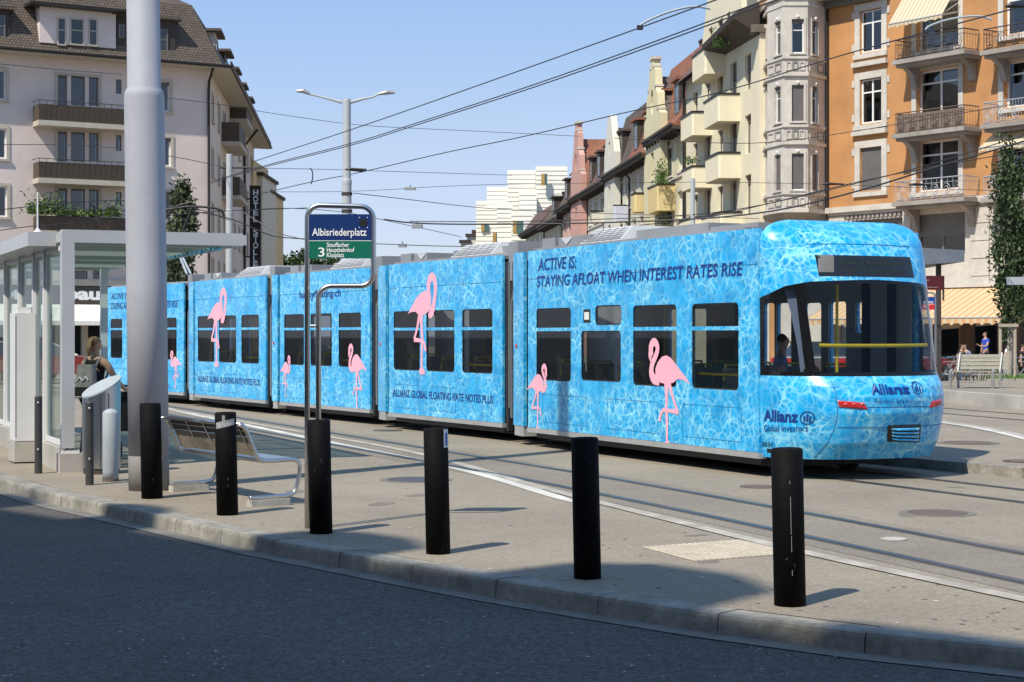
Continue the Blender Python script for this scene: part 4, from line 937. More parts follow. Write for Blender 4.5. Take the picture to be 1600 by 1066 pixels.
# ---------------------------------------------------------------- buildings
M_pinkw = mat('pink_render', (.67, .58, .53, 1), .9, var=.05, vs=1.2, bump=.2, dirt=.12)
M_tileb = None
def tiles(name, c1, c2, rows=6.5, cols=5.5):
    m = bpy.data.materials.new(name); m.use_nodes = True; n = m.node_tree.nodes; l = m.node_tree.links; b = n['Principled BSDF']; b.inputs['Roughness'].default_value = .85
    co = n.new('ShaderNodeTexCoord'); mp_ = n.new('ShaderNodeMapping'); l.new(co.outputs['UV'], mp_.inputs['Vector'])
    br = n.new('ShaderNodeTexBrick'); br.inputs['Scale'].default_value = 1; br.inputs['Brick Width'].default_value = 1/cols; br.inputs['Row Height'].default_value = 1/rows; br.inputs['Mortar Size'].default_value = .018; br.inputs['Bias'].default_value = 0
    br.inputs['Color1'].default_value = c1; br.inputs['Color2'].default_value = c2; br.inputs['Mortar'].default_value = tuple(c*.35 for c in c1[:3])+(1,)
    l.new(mp_.outputs[0], br.inputs['Vector']); no = n.new('ShaderNodeTexNoise'); no.inputs['Scale'].default_value = .7; no.inputs['Detail'].default_value = 8; l.new(co.outputs['Object'], no.inputs['Vector'])
    r = n.new('ShaderNodeValToRGB'); r.color_ramp.elements[0].color = (.82, .82, .82, 1); r.color_ramp.elements[0].position = .3; r.color_ramp.elements[1].color = (1.12, 1.1, 1.08, 1); r.color_ramp.elements[1].position = .7; l.new(no.outputs['Fac'], r.inputs['Fac'])
    mu = n.new('ShaderNodeMixRGB'); mu.blend_type = 'MULTIPLY'; mu.inputs['Fac'].default_value = 1; l.new(br.outputs['Color'], mu.inputs['Color1']); l.new(r.outputs[0], mu.inputs['Color2']); l.new(mu.outputs[0], b.inputs['Base Color'])
    bp = n.new('ShaderNodeBump'); bp.inputs['Strength'].default_value = .9; bp.inputs['Distance'].default_value = .05; l.new(br.outputs['Fac'], bp.inputs['Height']); bp.invert = True; l.new(bp.outputs['Normal'], b.inputs['Normal']); return m
M_tbrown = tiles('brown_roof_tiles', (.11, .085, .065, 1), (.16, .125, .095, 1)); M_tred = tiles('red_roof_tiles', (.30, .115, .065, 1), (.38, .16, .09, 1)); M_tdark = tiles('dark_roof_tiles', (.14, .085, .065, 1), (.19, .115, .085, 1))
M_brick = tiles('orange_brick', (.78, .39, .135, 1), (.88, .49, .20, 1), 8.0, 3.2)
M_brick.node_tree.nodes['Brick Texture'].inputs['Mortar'].default_value = (.46, .23, .09, 1)
M_brick.node_tree.nodes['Brick Texture'].inputs['Mortar Size'].default_value = .022
def uvbox(o, M=None):
    """planar UVs in metres: u along the horizontal, v up the slope"""
    me = o.data; uvl = me.uv_layers.new(name='uv'); up = Vector((0, 0, 1))
    for p in me.polygons:
        n_ = p.normal; a = up.cross(n_); a = a.normalized() if a.length > .05 else Vector((1, 0, 0)); b = n_.cross(a)
        for li in p.loop_indices:
            v = me.vertices[me.loops[li].vertex_index].co; uvl.data[li].uv = (v.dot(a), v.dot(b))
    return o
def wallmesh(fac, outer, holes, t, m_, parent, uv=False, name='wall'):
    me = fill(outer, holes, t); o = meshobj(name, me, m_, parent, fac.M)
    if uv: uvbox(o)
    return o
def hr(r, g=0): return [(r[0]-g, r[2]-g), (r[1]+g, r[2]-g), (r[1]+g, r[3]+g), (r[0]-g, r[3]+g)]
M_brown = mat('brown_balcony_panel', (.075, .055, .04, 1), .7, var=.1); M_brownw = mat('dark_brown_wood', (.05, .038, .03, 1), .7)
M_cream = mat('cream_plaster', (.70, .64, .47, 1), .9, var=.04, vs=1, bump=.1, dirt=.06)
M_eave = mat('eave_soffit', (.44, .40, .33, 1), .8); M_gutter = mat('dark_gutter', (.03, .025, .022, 1), .5, .3)
M_leaf = mat('leaf_green', (.085, .16, .03, 1), .6, var=.5, vs=3); M_leafd = mat('leaf_dark', (.03, .07, .018, 1), .6, var=.4, vs=3); M_leafl = mat('leaf_light', (.16, .25, .06, 1), .55, var=.3, vs=3)
def foliage(pts, size, seed=1, name='foliage', parent=None, mats=None, **k):
    rg = random.Random(seed); mb = MB()
    for c in pts:
        a = Vector((rg.gauss(0, 1), rg.gauss(0, 1), rg.gauss(0, 1))).normalized(); b = a.cross(Vector((rg.random(), rg.random(), rg.random()+.1))).normalized(); s_ = size*rg.uniform(.6, 1.3); c = Vector(c)
        mb.add([c+a*s_, c+b*s_*.5, c-a*s_, c-b*s_*.5], [(0, 1, 2, 3)], rg.choice((0, 0, 0, 1, 1, 2)))
    return mb.build(name, mats or [M_leaf, M_leafd, M_leafl], parent, **k)
# === left pink building
A0 = P(0, YH, 89.4).xy; B0 = P(325, YH, 95).xy; dl = (B0-A0).normalized(); A1 = A0-dl*9
fl = Fac(A1, B0); Ls = fl.len
pk = thing('apartment_building', 'pinkish apartment house with brown tiled roof behind the big mast', 'building', (B0.x, B0.y, 0))
R = lambda *q: fl.rect(*q)
zeave = fl.uv(325, 122)[1]
holes = []; W_ = []
for (ya, yb, ys) in ((117, 166, (124, 147)), (205, 253, (211, 236)), (294, 341, (300, 322))):
    for xa, xb in ((90, 105), (111, 133), (139, 154)): W_.append((R(xa, ya, xb, yb), 1))
    W_.append((R(181, ys[0], 190, ys[1]), 0))
for q in ((-14, 108, 9, 156), (-14, 200, 10, 248), (-14, 290, 11, 339), (246, 128, 265, 174), (248, 215, 267, 260), (252, 300, 270, 345)): W_.append((R(*q), 2))
for q in ((116, 423, 137, 436), (145, 423, 160, 436), (200, 423, 222, 437), (40, 423, 70, 437)): W_.append((R(*q), 0))
holes = [hr(w[0]) for w in W_]
zsh = fl.uv(150, 508)[1]; shop = [(0.0+9, .0), (Ls-1, .0), (Ls-1, zsh), (9.0, zsh)]
wallmesh(fl, [(0, zsh), (Ls, zsh), (Ls, zeave+.6), (0, zeave+.6)], [h_ for h_ in holes], .3, M_pinkw, pk)
M_dkg = mat('dark_window_frame', (.16, .15, .14, 1), .5)
for r_, kd in W_:
    window(fl, pk, r_, .12, .07 if kd else .05, 1, (.55 if kd == 1 and random.random() < .5 else None), random.choice((0, .2, .12)) if kd == 2 else (.08 if kd == 1 else 0), fm=M_white if kd == 2 else M_dkg, surround=.16 if kd == 2 else None, sm=M_eave, curtain=(.0,) if random.random() < .2 else None)
# surrounds of the triple windows
for (ya, yb) in ((117, 166), (205, 253), (294, 341)):
    r_ = R(90, ya, 154, yb); q = MB(fl.M); w = .14; q.box(r_[0]-w, r_[0], r_[2], r_[3]+w, .003, .06); q.box(r_[1], r_[1]+w, r_[2], r_[3]+w, .003, .06); q.box(r_[0], r_[1], r_[3], r_[3]+w, .003, .055); q.build('window_surround', M_eave, pk)
for i, (yr, yp, yq, ysb) in enumerate(((157, 163, 188, 196), (248, 253, 278, 286), (325, 337, 360, 366))):
    z0, z1, z2, z3 = [fl.uv(62, y, 1.0)[1] for y in (ysb, yq, yp, yr)]; s0, s1 = fl.xs(60, 1.0), fl.xs(205, 1.0)
    b = MB(fl.M); b.box(s0-.05, s1+.05, z0, z1, 0.003, 1.22); sl = b.build('balcony_slab', M_eave, pk)
    b = MB(fl.M); n_ = 34
    for k in range(n_): 
        xa, xb = s0+(s1-s0)*k/n_, s0+(s1-s0)*(k+1)/n_; e = .012*(k % 2); b.add([(xa, z1, 1.12+e), (xb, z1, 1.12+e), (xb, z2, 1.2+e), (xa, z2, 1.2+e), (xa, z1, 1.09), (xb, z1, 1.09), (xb, z2, 1.17), (xa, z2, 1.17)], [(0, 1, 2, 3), (7, 6, 5, 4), (3, 2, 6, 7)])
    for s_ in (s0, s1): b.box(s_-.02, s_+.02, z1, z2, .05, 1.15)
    b.build('balcony_panel', M_brown, pk)
    b = MB(fl.M); b.tube([(s0-.1, z3, .1), (s0-.1, z3, 1.25), (s1+.1, z3, 1.25), (s1+.1, z3, .1)], .022, 6)
    for k in range(14): xx = s0+(s1-s0)*k/13; b.tube([(xx, z2, 1.2), (xx, z3, 1.25)], .012, 4)
    b.build('handrail', M_iron, pk)
rg = random.Random(5); zp = fl.uv(62, 335, 1.0)[1]; pts = []
for px, w_, h_, n_ in ((58, 1.0, .9, 420), (75, 1.2, 1.0, 480), (100, .9, .5, 200), (120, .9, .35, 160), (140, .9, .35, 160), (178, .9, .8, 300), (165, .8, .4, 120)):
    s_ = fl.xs(px, 1.2)
    for k in range(n_): pts.append(fl.w(s_+rg.gauss(0, w_*.35), zp+abs(rg.gauss(0, h_*.45)), 1.2+rg.gauss(0, .15)))
bpl = thing('balcony_plants', 'leafy green plants spilling over the lowest brown balcony', 'balcony plants', pts[0]); foliage(pts, .085, 2, 'leaves', bpl, kind='stuff')
# side facade receding along the street
E0 = B0; E1 = Vector((B0.x-.0859*40, B0.y+40)); fs = Fac(B0, E1)
sW = []
for cx in (338, 349, 359, 368, 377, 385):
    for ya, yb in ((.0, .0),): pass
fsl = fs.len
for k in range(9):
    s_ = 2.2+k*4.2
    for zz in (4.5, 7.6, 10.7, 13.8): sW.append((s_, s_+1.1, zz, zz+1.5))
wallmesh(fs, [(0, 0), (fsl, 0), (fsl, zeave+.6), (0, zeave+.6)], [hr(q) for q in sW], .3, M_pinkw, pk)
for q in sW: window(fs, pk, q, .12, .08, 1, None, 0, fm=M_dkg, surround=.14, sm=M_eave)
for (xa, xb, yt, yb) in ((340, 352, 200, 229), (341, 353, 283, 311), (353, 362, 168, 190)):
    s0, s1 = fs.s(xa+6), fs.s(xb+6); z1 = fs.uv(xb, yt)[1]; z0 = fs.uv(xb, yb)[1]
    b = MB(fs.M); b.box(s0, s1, z0, z1, 1.0, 1.06); b.box(s0, s0+.06, z0, z1, .0, 1.0); b.build('balcony_panel', M_brown, pk); MB(fs.M).box(s0-.1, s1+.1, z0-.25, z0-.01, .003, 1.15).build('balcony_slab', M_eave, pk)
# roof: eaves all round, mansard slope, ridge
ov = 1.05; ze = zeave+.45
def P3(s, o, z, f=fl): return f.w(s, z, o)
b = MB()
c00 = fl.w(-6, 0, ov).xy; c10 = fl.w(Ls+.9, 0, ov).xy; dS = fs.d; c11 = c10+dS*(fsl+1); c01 = c00+dS*(fsl+1)
def loop(off, z):
    # inset of the outline by off
    nf = -fl.n; ns_ = -fs.n
    nf3 = nf; a = c00+nf*off; bq = c10+nf*off+(-fl.d)*off*.9; cq = c11+(-fl.d)*off*.9-dS*off; dq = c01-dS*off
    return [(p.x, p.y, z) for p in (a, bq, cq, dq)]
l0, l1, l2, l3 = loop(0, ze), loop(.35, ze+.25), loop(1.75, ze+3.6), loop(6.2, ze+6.2)
b.add(loop(0, ze-.02)+loop(.0, ze+.1)+l1, [(0, 1, 5, 4), (1, 2, 6, 5), (2, 3, 7, 6), (4, 5, 9, 8), (5, 6, 10, 9), (6, 7, 11, 10), (0, 3, 2, 1)], 0)
rf = b.build('eaves', M_eave, pk)
b = MB(); b.add(l1+l2+l3, [(0, 1, 5, 4), (1, 2, 6, 5), (2, 3, 7, 6), (3, 0, 4, 7), (4, 5, 9, 8), (5, 6, 10, 9), (6, 7, 11, 10), (7, 4, 8, 11), (8, 9, 10, 11)]); roof = uvbox(b.build('roof', M_tbrown, pk))
b = MB(); b.tube([tuple(Vector(p)+Vector((0, 0, .06))) for p in loop(-.06, ze+.05)[:3]], .09, 8); b.build('gutter', M_gutter, pk)
# roof edge tiles seen along the side eave
b = MB(); n_ = 46
for k in range(n_):
    p = c10+dS*(k*fsl/n_); q = p+dS*(fsl/n_*.7); o1 = Vector((fl.d.x, fl.d.y))*.12
    b.hexa([(p.x, p.y, ze+.12), (q.x, q.y, ze+.12), (q.x+o1.x, q.y+o1.y, ze+.16), (p.x+o1.x, p.y+o1.y, ze+.16)], [(p.x, p.y, ze+.42), (q.x, q.y, ze+.34), (q.x+o1.x, q.y+o1.y, ze+.30), (p.x+o1.x, p.y+o1.y, ze+.36)])
b.build('edge_tiles', M_tdark, pk, kind='stuff')
def dormer(fac, s0, s1, z0, z1, o0, depth, wm, rm, parent, wins=(), eave=.35, gable=0, rect=None):
    o = MB(fac.M); o.box(s0, s1, z0, z1, o0-depth, o0); d_ = o.build('dormer', wm, parent)
    q = MB(fac.M); e = eave
    if gable: 
        m_ = (s0+s1)/2; q.add([(s0-e, z1, o0+e), (s1+e, z1, o0+e), (m_, z1+gable, o0+e), (s0-e, z1, o0-depth), (s1+e, z1, o0-depth), (m_, z1+gable, o0-depth)], [(0, 1, 2), (0, 2, 5, 3), (2, 1, 4, 5), (0, 3, 4, 1)])
    else: q.box(s0-e, s1+e, z1+.003, z1+.16, o0-depth, o0+e); 
    uvbox(q.build('dormer_roof', rm, d_))
    for (a, b_, c_, d2) in wins:
        w_ = MB(fac.M); f_ = .07; w_.box(a, a+f_, c_, d2, o0+.003, o0+.06); w_.box(b_-f_, b_, c_, d2, o0+.003, o0+.06); w_.box(a+f_, b_-f_, c_, c_+f_, o0+.003, o0+.06); w_.box(a+f_, b_-f_, d2-f_, d2, o0+.003, o0+.06); w_.box(a+f_, b_-f_, (c_*.45+d2*.55)-.02, (c_*.45+d2*.55)+.03, o0+.003, o0+.05)
        w_.build('dormer_window', M_eave if wm != M_brownw else M_dkg, d_); MB(fac.M).box(a+.02, b_-.02, c_+.02, d2-.02, o0+.004, o0+.02).build('dormer_pane', M_pdark, d_)
    return d_
M_pdark = mat('dark_pane', (.025, .03, .035, 1), .08, spec=.8, var=.3, vs=.8)
do = .62
r_ = fl.rect(62, 10, 181, 76, do); dormer(fl, r_[0], r_[1], r_[2], r_[3], do, 4.5, M_pinkw, M_gutter, pk, [fl.rect(89, 27, 103, 72, do), fl.rect(109, 28, 131, 72, do), fl.rect(138, 29, 152, 73, do)], .6)
for q, w_ in (((-30, 12, 14, 68), (-24, 22, 8, 62)), ((182, 24, 196, 80), (185, 38, 194, 60)), ((240, 30, 274, 86), (246, 45, 262, 84))):
    r_ = fl.rect(*q, .45); dormer(fl, r_[0], r_[1], r_[2]-.3, r_[3], .45, 4, M_brownw, M_tbrown, pk, [fl.rect(*w_, .45)], .3)
for k in range(5):
    s_ = 3+k*7; dormer(fs, s_, s_+2.2, ze+.5, ze+2.6, .1, 4, M_pinkw if k % 2 == 0 else M_brownw, M_tbrown, pk, [(s_+.3, s_+1.9, ze+.9, ze+2.3)], .4)
# second slope of the big dormer joins the upper roof
r_ = fl.rect(50, 8, 190, 76, 0); uvbox(MB(fl.M).add([(r_[0], r_[3]-.1, .6), (r_[1], r_[3]-.1, .6), (r_[1], r_[3]+1.6, -4), (r_[0], r_[3]+1.6, -4), (r_[0], r_[3]-.25, .6), (r_[1], r_[3]-.25, .6), (r_[1], r_[3]+1.3, -4), (r_[0], r_[3]+1.3, -4)], [(0, 1, 2, 3), (4, 7, 6, 5), (0, 4, 5, 1), (1, 5, 6, 2), (0, 3, 7, 4)]).build('dormer_slope', M_tbrown, pk))
# downpipes
for px in (328,): 
    s_ = fl.s(px-1); p = fl.w(Ls+.02, 0, .12); e_ = fl.w(Ls-.05, zeave+.4, .9)
    MB().tube([fl.w(Ls-.05, ze-.05, ov-.1), fl.w(Ls-.02, zeave-.2, .25), fl.w(Ls-.0, zeave-.7, .12), (p.x, p.y, 0)], .075, 8).build('downpipe', M_gutter, pk)
s_ = fs.s(379); MB().tube([fs.w(s_, ze-.05, ov), fs.w(s_, ze-1.2, .15), fs.w(s_, 0, .15)], .09, 8).build('downpipe', M_gutter, pk)
# shop floor: cornice, sign band, awning, dark shop window
zc0, zc1, zb0, zb1, za0 = [fl.uv(140, y)[1] for y in (447, 438, 475, 448, 505)]
MB(fl.M).box(3, Ls, zc0, zc1, .003, .35).build('cornice', M_eave, pk)
M_signb = mat('sign_band_brown', (.06, .048, .04, 1), .5); M_wawn = mat('white_awning', (.75, .74, .68, 1), .85)
bd = MB(fl.M).box(3, Ls-.5, zb0, zb1, .003, .30).build('shop_sign', M_signb, pk)
bx = fl.s(110.5); bw = fl.s(171)-bx
me = text_mesh('bauc', 1, 1, 0, .045); 
for v in me.vertices: v.co = (v.co.x*(bw+.4)/1, v.co.y*.62, 0)
meshobj('lettering', me, M_wtxt, bd, fl.M @ Matrix.Translation((bx-.35, zb0+.24, .31)))
me = text_mesh('or', 1, 1, 0, .045)
for v in me.vertices: v.co = (v.co.x*.95, v.co.y*.62, 0)
meshobj('lettering', me, M_wtxt, bd, fl.M @ Matrix.Translation((fl.s(3), zb0+.24, .31)))
aw = MB(fl.M); aw.add([(3, zb0-.05, .3), (Ls-.5, zb0-.05, .3), (Ls-.5, za0+.1, 1.5), (3, za0+.1, 1.5), (Ls-.5, za0-.12, 1.5), (3, za0-.12, 1.5)], [(3, 2, 1, 0), (3, 5, 4, 2)]); aw.build('awning', M_wawn, pk)
MB(fl.M).box(3, Ls-.4, 0, zsh, -3.0, -2.8).build('shop_interior', M_dark, pk)
for k in range(6): MB(fl.M).box(4+k*3.1, 4.3+k*3.1, 0, zsh, -.3, -.0).build('shop_pier', M_eave, pk)
MB(fl.M).box(3, Ls-.4, .0, .5, -.4, -.1).build('shop_sill', M_stone, pk)
# === hotel sign and the pieces of street behind
hz = 128; hp = lambda x, y, D=hz: P(x, y, D)
ho = thing('hotel_building', 'narrow pale hotel front beyond the pink house at left', 'building', tuple(hp(395, YH).xy)+(0,))
def blk(px0, px1, yt, D, m_, name, parent, dep=8, yb=None, **k):
    a, b_ = hp(px0, yt, D), hp(px1, yt, D); z0 = 0 if yb is None else hp(px0, yb, D).z
    return MB().box(a.x, b_.x, D, D+dep, z0, a.z).build(name, m_, parent, **k)
M_yelw = mat('yellow_plaster', (.60, .45, .24, 1), .9, var=.05); M_pale = mat('pale_plaster', (.58, .54, .44, 1), .9, var=.05)
blk(384, 396, 250, 131, M_yelw, 'wall', ho); blk(396, 410, 272, 133, M_pale, 'wall', ho); blk(395, 412, 269, 132.6, M_tdark, 'parapet', ho, 8.6, 274); 
blk(409, 422, 300, 138, M_yelw, 'wall', ho); blk(408, 424, 296, 137.6, M_tdark, 'parapet', ho, 8.6, 301)
for y_ in (330, 360, 390):
    for x_ in (411, 417): blk(x_, x_+3, y_, 137.8, M_pdark, 'window', ho, .15, y_+14)
hs = thing('hotel_sign', 'vertical dark sign with white letters reading HOTEL STOLLER', 'sign', tuple(hp(399, 290, 124).xy)+(0,))
a, b_ = hp(390, 290, 124), hp(407.5, 424, 124); MB().box(a.x, b_.x, 124, 124.35, b_.z, a.z).build('sign_board', mat('sign_board_dark', (.022, .014, .016, 1), .4), hs)
MB().box(a.x-.6, a.x, 124.1, 124.2, a.z-1, a.z-.9).build('bracket', M_iron, hs); MB().box(a.x-.6, a.x, 124.1, 124.2, b_.z+1, b_.z+1.1).build('bracket', M_iron, hs)
for k, ch in enumerate('HOTEL STOLLER'):
    if ch == ' ': continue
    me = text_mesh(ch, .42, .36 if ch != 'L' else .28, 0, .03); meshobj('lettering', me, M_wtxt, hs, Matrix.Translation((hp(395.5, 0, 123.98).x, 123.98, hp(0, 305.5+k*10.3, 124).z)) @ Matrix.Rotation(math.pi/2, 4, 'X'))
# low dark roofed row further down that street
dr = thing('row_house', 'dark roofed row house far down the street at left', 'building', tuple(hp(438, YH, 210).xy)+(0,))
fr_ = Fac(hp(418, 0, 150).xy, hp(452, 0, 330).xy); zz = hp(420, 370, 150).z
MB(fr_.M).box(0, fr_.len, 0, zz-1.2, -8, 0).build('wall', M_pale, dr); uvbox(MB(fr_.M).add([(-1, zz-1.2, 1.2), (fr_.len, zz-1.2, 1.2), (fr_.len, zz+2.5, -3), (-1, zz+2.5, -3), (-1, zz-1.2, -9), (fr_.len, zz-1.2, -9)], [(0, 1, 2, 3), (3, 2, 5, 4), (0, 3, 4), (1, 5, 2), (0, 4, 5, 1)]).build('roof', M_tdark, dr))
for k in range(14):
    for z_ in (5, 8): MB(fr_.M).box(4+k*11, 6.2+k*11, z_, z_+1.8, .0, .06).build('window', M_pdark, dr)

# === right: orange brick house, its facade facing the square
oA = P(1293, YH, 88).xy; oB = P(1540, YH, 79.9).xy; od = (oB-oA).normalized(); oB = oA+od*19
fo = Fac(oA, oB); ob = thing('brick_apartment_house', 'orange brick apartment house with stone bay and iron balconies', 'building', (oA.x, oA.y, 0))
zco = fo.uv(1293, 326)[1]; zto = fo.uv(1293, -40)[1]
def sq(cx, y0, cx1, y1): return fo.rect(cx, y0, cx1, y1)
# storeys measured at x = 1360; spacing 105.5 px there
OW = []; storeys = [(18, 78), (125, 190), (232, 296)]
for y0, y1 in [(-90, -28)]+storeys: OW.append((sq(1344, y0, 1378, y1), 'w'))
for y0, y1 in ((8, 62), (112, 168), (222, 287)): OW.append((fo.rect(1432, y0, 1498, y1+8), 'd'))
for y0, y1 in ((-20, 36), (97, 152), (212, 272)): OW.append((fo.rect(1568, y0, 1640, y1+8), 'd'))
OW = [(r, k) for r, k in OW]
wallmesh(fo, [(0.0, zco), (fo.len, zco), (fo.len, zto), (0, zto)], [hr(r) for r, k in OW], .35, M_brick, ob, True)
bl_ = [0, 0, .10, .12, 1.0]
for i, (r, k) in enumerate(OW):
    if k == 'w':
        window(fo, ob, r, .14, .09, 2, .70, .02 if i != 3 else .98, surround=.34)
        q = MB(fo.M); q.box(r[0]-.42, r[1]+.42, r[3]+.62, r[3]+.86, .003, .22) 
        if i != 1: q.build('lintel', M_stone, ob)
        for s_ in (-.52, r[1]-r[0]+.36):
            for z_ in (r[2]+.15, r[3]-.35): MB(fo.M).box(r[0]+s_, r[0]+s_+.16, z_, z_+.35, .002, .045).build('stone_block', M_stone, ob)
    else:
        window(fo, ob, r, .30, .10, 2, .72, 0, surround=.28, curtain=(.05,) if i in (6,) else ((.4,) if i == 5 else None))
M_rust = mat('rusty_iron', (.13, .095, .075, 1), .7, .2, var=.25, vs=12); M_bslab = mat('balcony_stone', (.34, .31, .28, 1), .85, var=.12, dirt=.3)
def iron_balcony(fac, s0, s1, zs0, h_, parent, proj_=1.15, dense=1, m_=None, seed=0):
    sl = MB(fac.M); sl.box(s0-.12, s1+.12, zs0-.20, zs0, .003, proj_+.12); sl.box(s0-.05, s1+.05, zs0-.34, zs0-.203, .003, proj_-.1)
    slo = sl.build('balcony_slab', M_bslab, parent)
    for s_ in (s0+.2, s1-.5):
        k_ = MB(fac.M); k_.add([(s_, zs0-.345, .003), (s_+.3, zs0-.345, .003), (s_+.3, zs0-.345, proj_*.8), (s_, zs0-.345, proj_*.8), (s_, zs0-1.35, .003), (s_+.3, zs0-1.35, .003), (s_+.3, zs0-.7, proj_*.35), (s_, zs0-.7, proj_*.35), (s_, zs0-1.3, .2), (s_+.3, zs0-1.3, .2)],
               [(0, 3, 2, 1), (3, 7, 6, 2), (7, 8, 9, 6), (8, 4, 5, 9), (0, 4, 8, 7, 3), (1, 2, 6, 9, 5)]); k_.build('console', M_bslab, parent)
    m_ = m_ or M_rust; r = MB(fac.M); zt = zs0+h_; o = proj_
    rl = [(s0, zt, .1), (s0, zt, o), (s1, zt, o), (s1, zt, .1)]
    r.tube(rl, .03, 5); r.tube([(a, zs0+.08, c) for a, b, c in rl], .02, 4); r.tube([(a, zs0+h_*.78, c) for a, b, c in rl], .014, 4)
    nb = int((s1-s0)/(.16 if dense else .3))
    for k in range(nb+1): x = s0+(s1-s0)*k/nb; r.tube([(x, zs0, o), (x, zt, o)], .011, 4, cap=False)
    for s_ in (s0, s1):
        for k in range(6): r.tube([(s_, zs0, .15+k*.19), (s_, zt, .15+k*.19)], .011, 4, cap=False)
    nsc = max(2, int((s1-s0)/.62))
    for k in range(nsc):
        cx = s0+(s1-s0)*(k+.5)/nsc; 
        for rad, cz in ((.24, zs0+h_*.46), (.12, zs0+h_*.46)):
            r.tube([(cx+rad*math.cos(a), cz+rad*math.sin(a)*1.1, o+.015) for a in [math.pi*2*j/10 for j in range(11)]], .014, 4, cap=False)
        for sg_ in (-1, 1): r.tube([(cx+sg_*.30*math.cos(a)*(.4+.06*j), zs0+h_*.2+.12*math.sin(a)*(.3+.1*j), o+.01) for j, a in enumerate([.9*j for j in range(7)])], .013, 4, cap=False)
    r.build('railing', m_, parent)
zsA = [fo.uv(1400, y, 1.1)[1] for y in (97, 212, 318)]
s0, s1 = fo.xs(1400, 1.1), fo.xs(1507, 1.1)
for k, z_ in enumerate(zsA): iron_balcony(fo, s0, s1, z_+.05, .98, ob, dense=k != 2, m_=M_rust if k == 1 else (M_galv if k == 2 else M_iron))
t0, t1 = fo.xs(1538, 1.1), fo.xs(1640, 1.1)
for k, y in enumerate((82, 197, 312)): iron_balcony(fo, t0, t1, fo.uv(1538, y, 1.1)[1]+.05, .98, ob, dense=k != 2, m_=(M_iron, M_galv, M_galv)[k])
if True:                                     # solid reed screen behind the middle railing
    z_ = zsA[1]; MB(fo.M).box(s0+.03, s1-.03, z_+.08, z_+.95, 1.08, 1.10).build('balcony_screen', mat('brown_screen', (.20, .155, .125, 1), .9, var=.15, vs=6), ob)
def stripes(name, c1, c2, per, axis=0):
    m = bpy.data.materials.new(name); m.use_nodes = True; n = m.node_tree.nodes; l = m.node_tree.links; b = n['Principled BSDF']; b.inputs['Roughness'].default_value = .9
    co = n.new('ShaderNodeTexCoord'); wv = n.new('ShaderNodeTexWave'); wv.wave_type = 'BANDS'; wv.bands_direction = 'X'; wv.inputs['Scale'].default_value = .314/per; l.new(co.outputs['UV'], wv.inputs['Vector'])
    r = n.new('ShaderNodeValToRGB'); r.color_ramp.interpolation = 'CONSTANT'; r.color_ramp.elements[0].color = c1; r.color_ramp.elements[1].color = c2; r.color_ramp.elements[1].position = .5
    l.new(wv.outputs['Fac'], r.inputs['Fac']); l.new(r.outputs[0], b.inputs['Base Color'])
    tr = n.new('ShaderNodeBsdfTranslucent'); l.new(r.outputs[0], tr.inputs['Color']); mi = n.new('ShaderNodeMixShader'); mi.inputs[0].default_value = .3; l.new(b.outputs[0], mi.inputs[1]); l.new(tr.outputs[0], mi.inputs[2]); l.new(mi.outputs[0], n['Material Output'].inputs['Surface'])
    return m
M_sawn = stripes('cream_striped_cloth', (.60, .50, .33, 1), (.72, .66, .50, 1), .26)
M_oawn = stripes('orange_striped_cloth', (.72, .42, .20, 1), (.74, .58, .38, 1), .42)
def awning(fac, s0, s1, zt, zf, o0, o1, val, m_, name='awning', parent=None, n=None, slant=0):
    n = n or int((s1-s0)/.14); b = MB(fac.M); b.add([(s0, zt, o0), (s1, zt, o0), (s1, zf, o1), (s0, zf, o1)], [(3, 2, 1, 0)])
    xs = [s0+(s1-s0)*k/n for k in range(n+1)]; vs = [(x, zf, o1+.002) for x in xs]+[(x, zf-val*(1 if k % 4 in (0,) else .72), o1+.002) for k, x in enumerate(xs)]
    b.add(vs, [(i, i+1, n+2+i, n+1+i)[::-1] for i in range(n)]); o = b.build(name, m_, parent)
    me = o.data; uvl = me.uv_layers.new(name='uv'); Mi = fac.M.inverted()
    for li in me.loops: v = Mi @ me.vertices[li.vertex_index].co; uvl.data[li.index].uv = (v.x, v.y)
    c_ = MB(fac.M); c_.tube([(s0, zf, o1), (s1, zf, o1)], .03, 6)
    for s_ in (s0+.05, s1-.05): c_.tube([(s_, zf, o1), (s_, (zt+zf)/2-.2, o0+.1)], .025, 5)
    c_.build('awning_arm', M_galv, o if parent else o); return o
a = fo.uv(1410, -8); awning(fo, fo.s(1418), fo.s(1502), fo.uv(1410, -12)[1], fo.uv(1392, 38, 1.3)[1], .05, 1.35, .22, M_sawn, 'awning', ob)
awning(fo, fo.s(1556), fo.s(1640), fo.uv(1550, 206)[1], fo.uv(1545, 230, 1.2)[1], .05, 1.2, .2, M_sawn, 'awning', ob)
# string course, ground floors in stone
zg = fo.uv(1293, 334)[1]
b = MB(fo.M); b.box(0, fo.len, zco-.28, zco, -.3, .30); b.box(0, fo.len, zco-.42, zco-.283, -.3, .15); b.build('string_course', M_stone, ob)
n_ = int((fo.s(1420)-fo.s(1325))/.28)
for k in range(n_): MB(fo.M).box(fo.s(1325)+k*.28, fo.s(1325)+k*.28+.16, zco-.62, zco-.425, .003, .12).build('dentil', M_bslab, ob)
GWs = [fo.rect(1332, 345, 1413, 520), fo.rect(1430, 336, 1508, 396), fo.rect(1560, 336, 1660, 396)]
wallmesh(fo, [(0, 2.8), (fo.len, 2.8), (fo.len, zco-.42), (0, zco-.42)], [hr(r) for r in GWs], .35, M_stone, ob)
for i, r in enumerate(GWs): window(fo, ob, r, .25, .12, 2, None, .55 if i else .3, fm=M_dkg, bm=M_dkg)
MB(fo.M).box(0, fo.len, 0, 2.8, -4.2, -4).build('shop_interior', M_dark, ob)
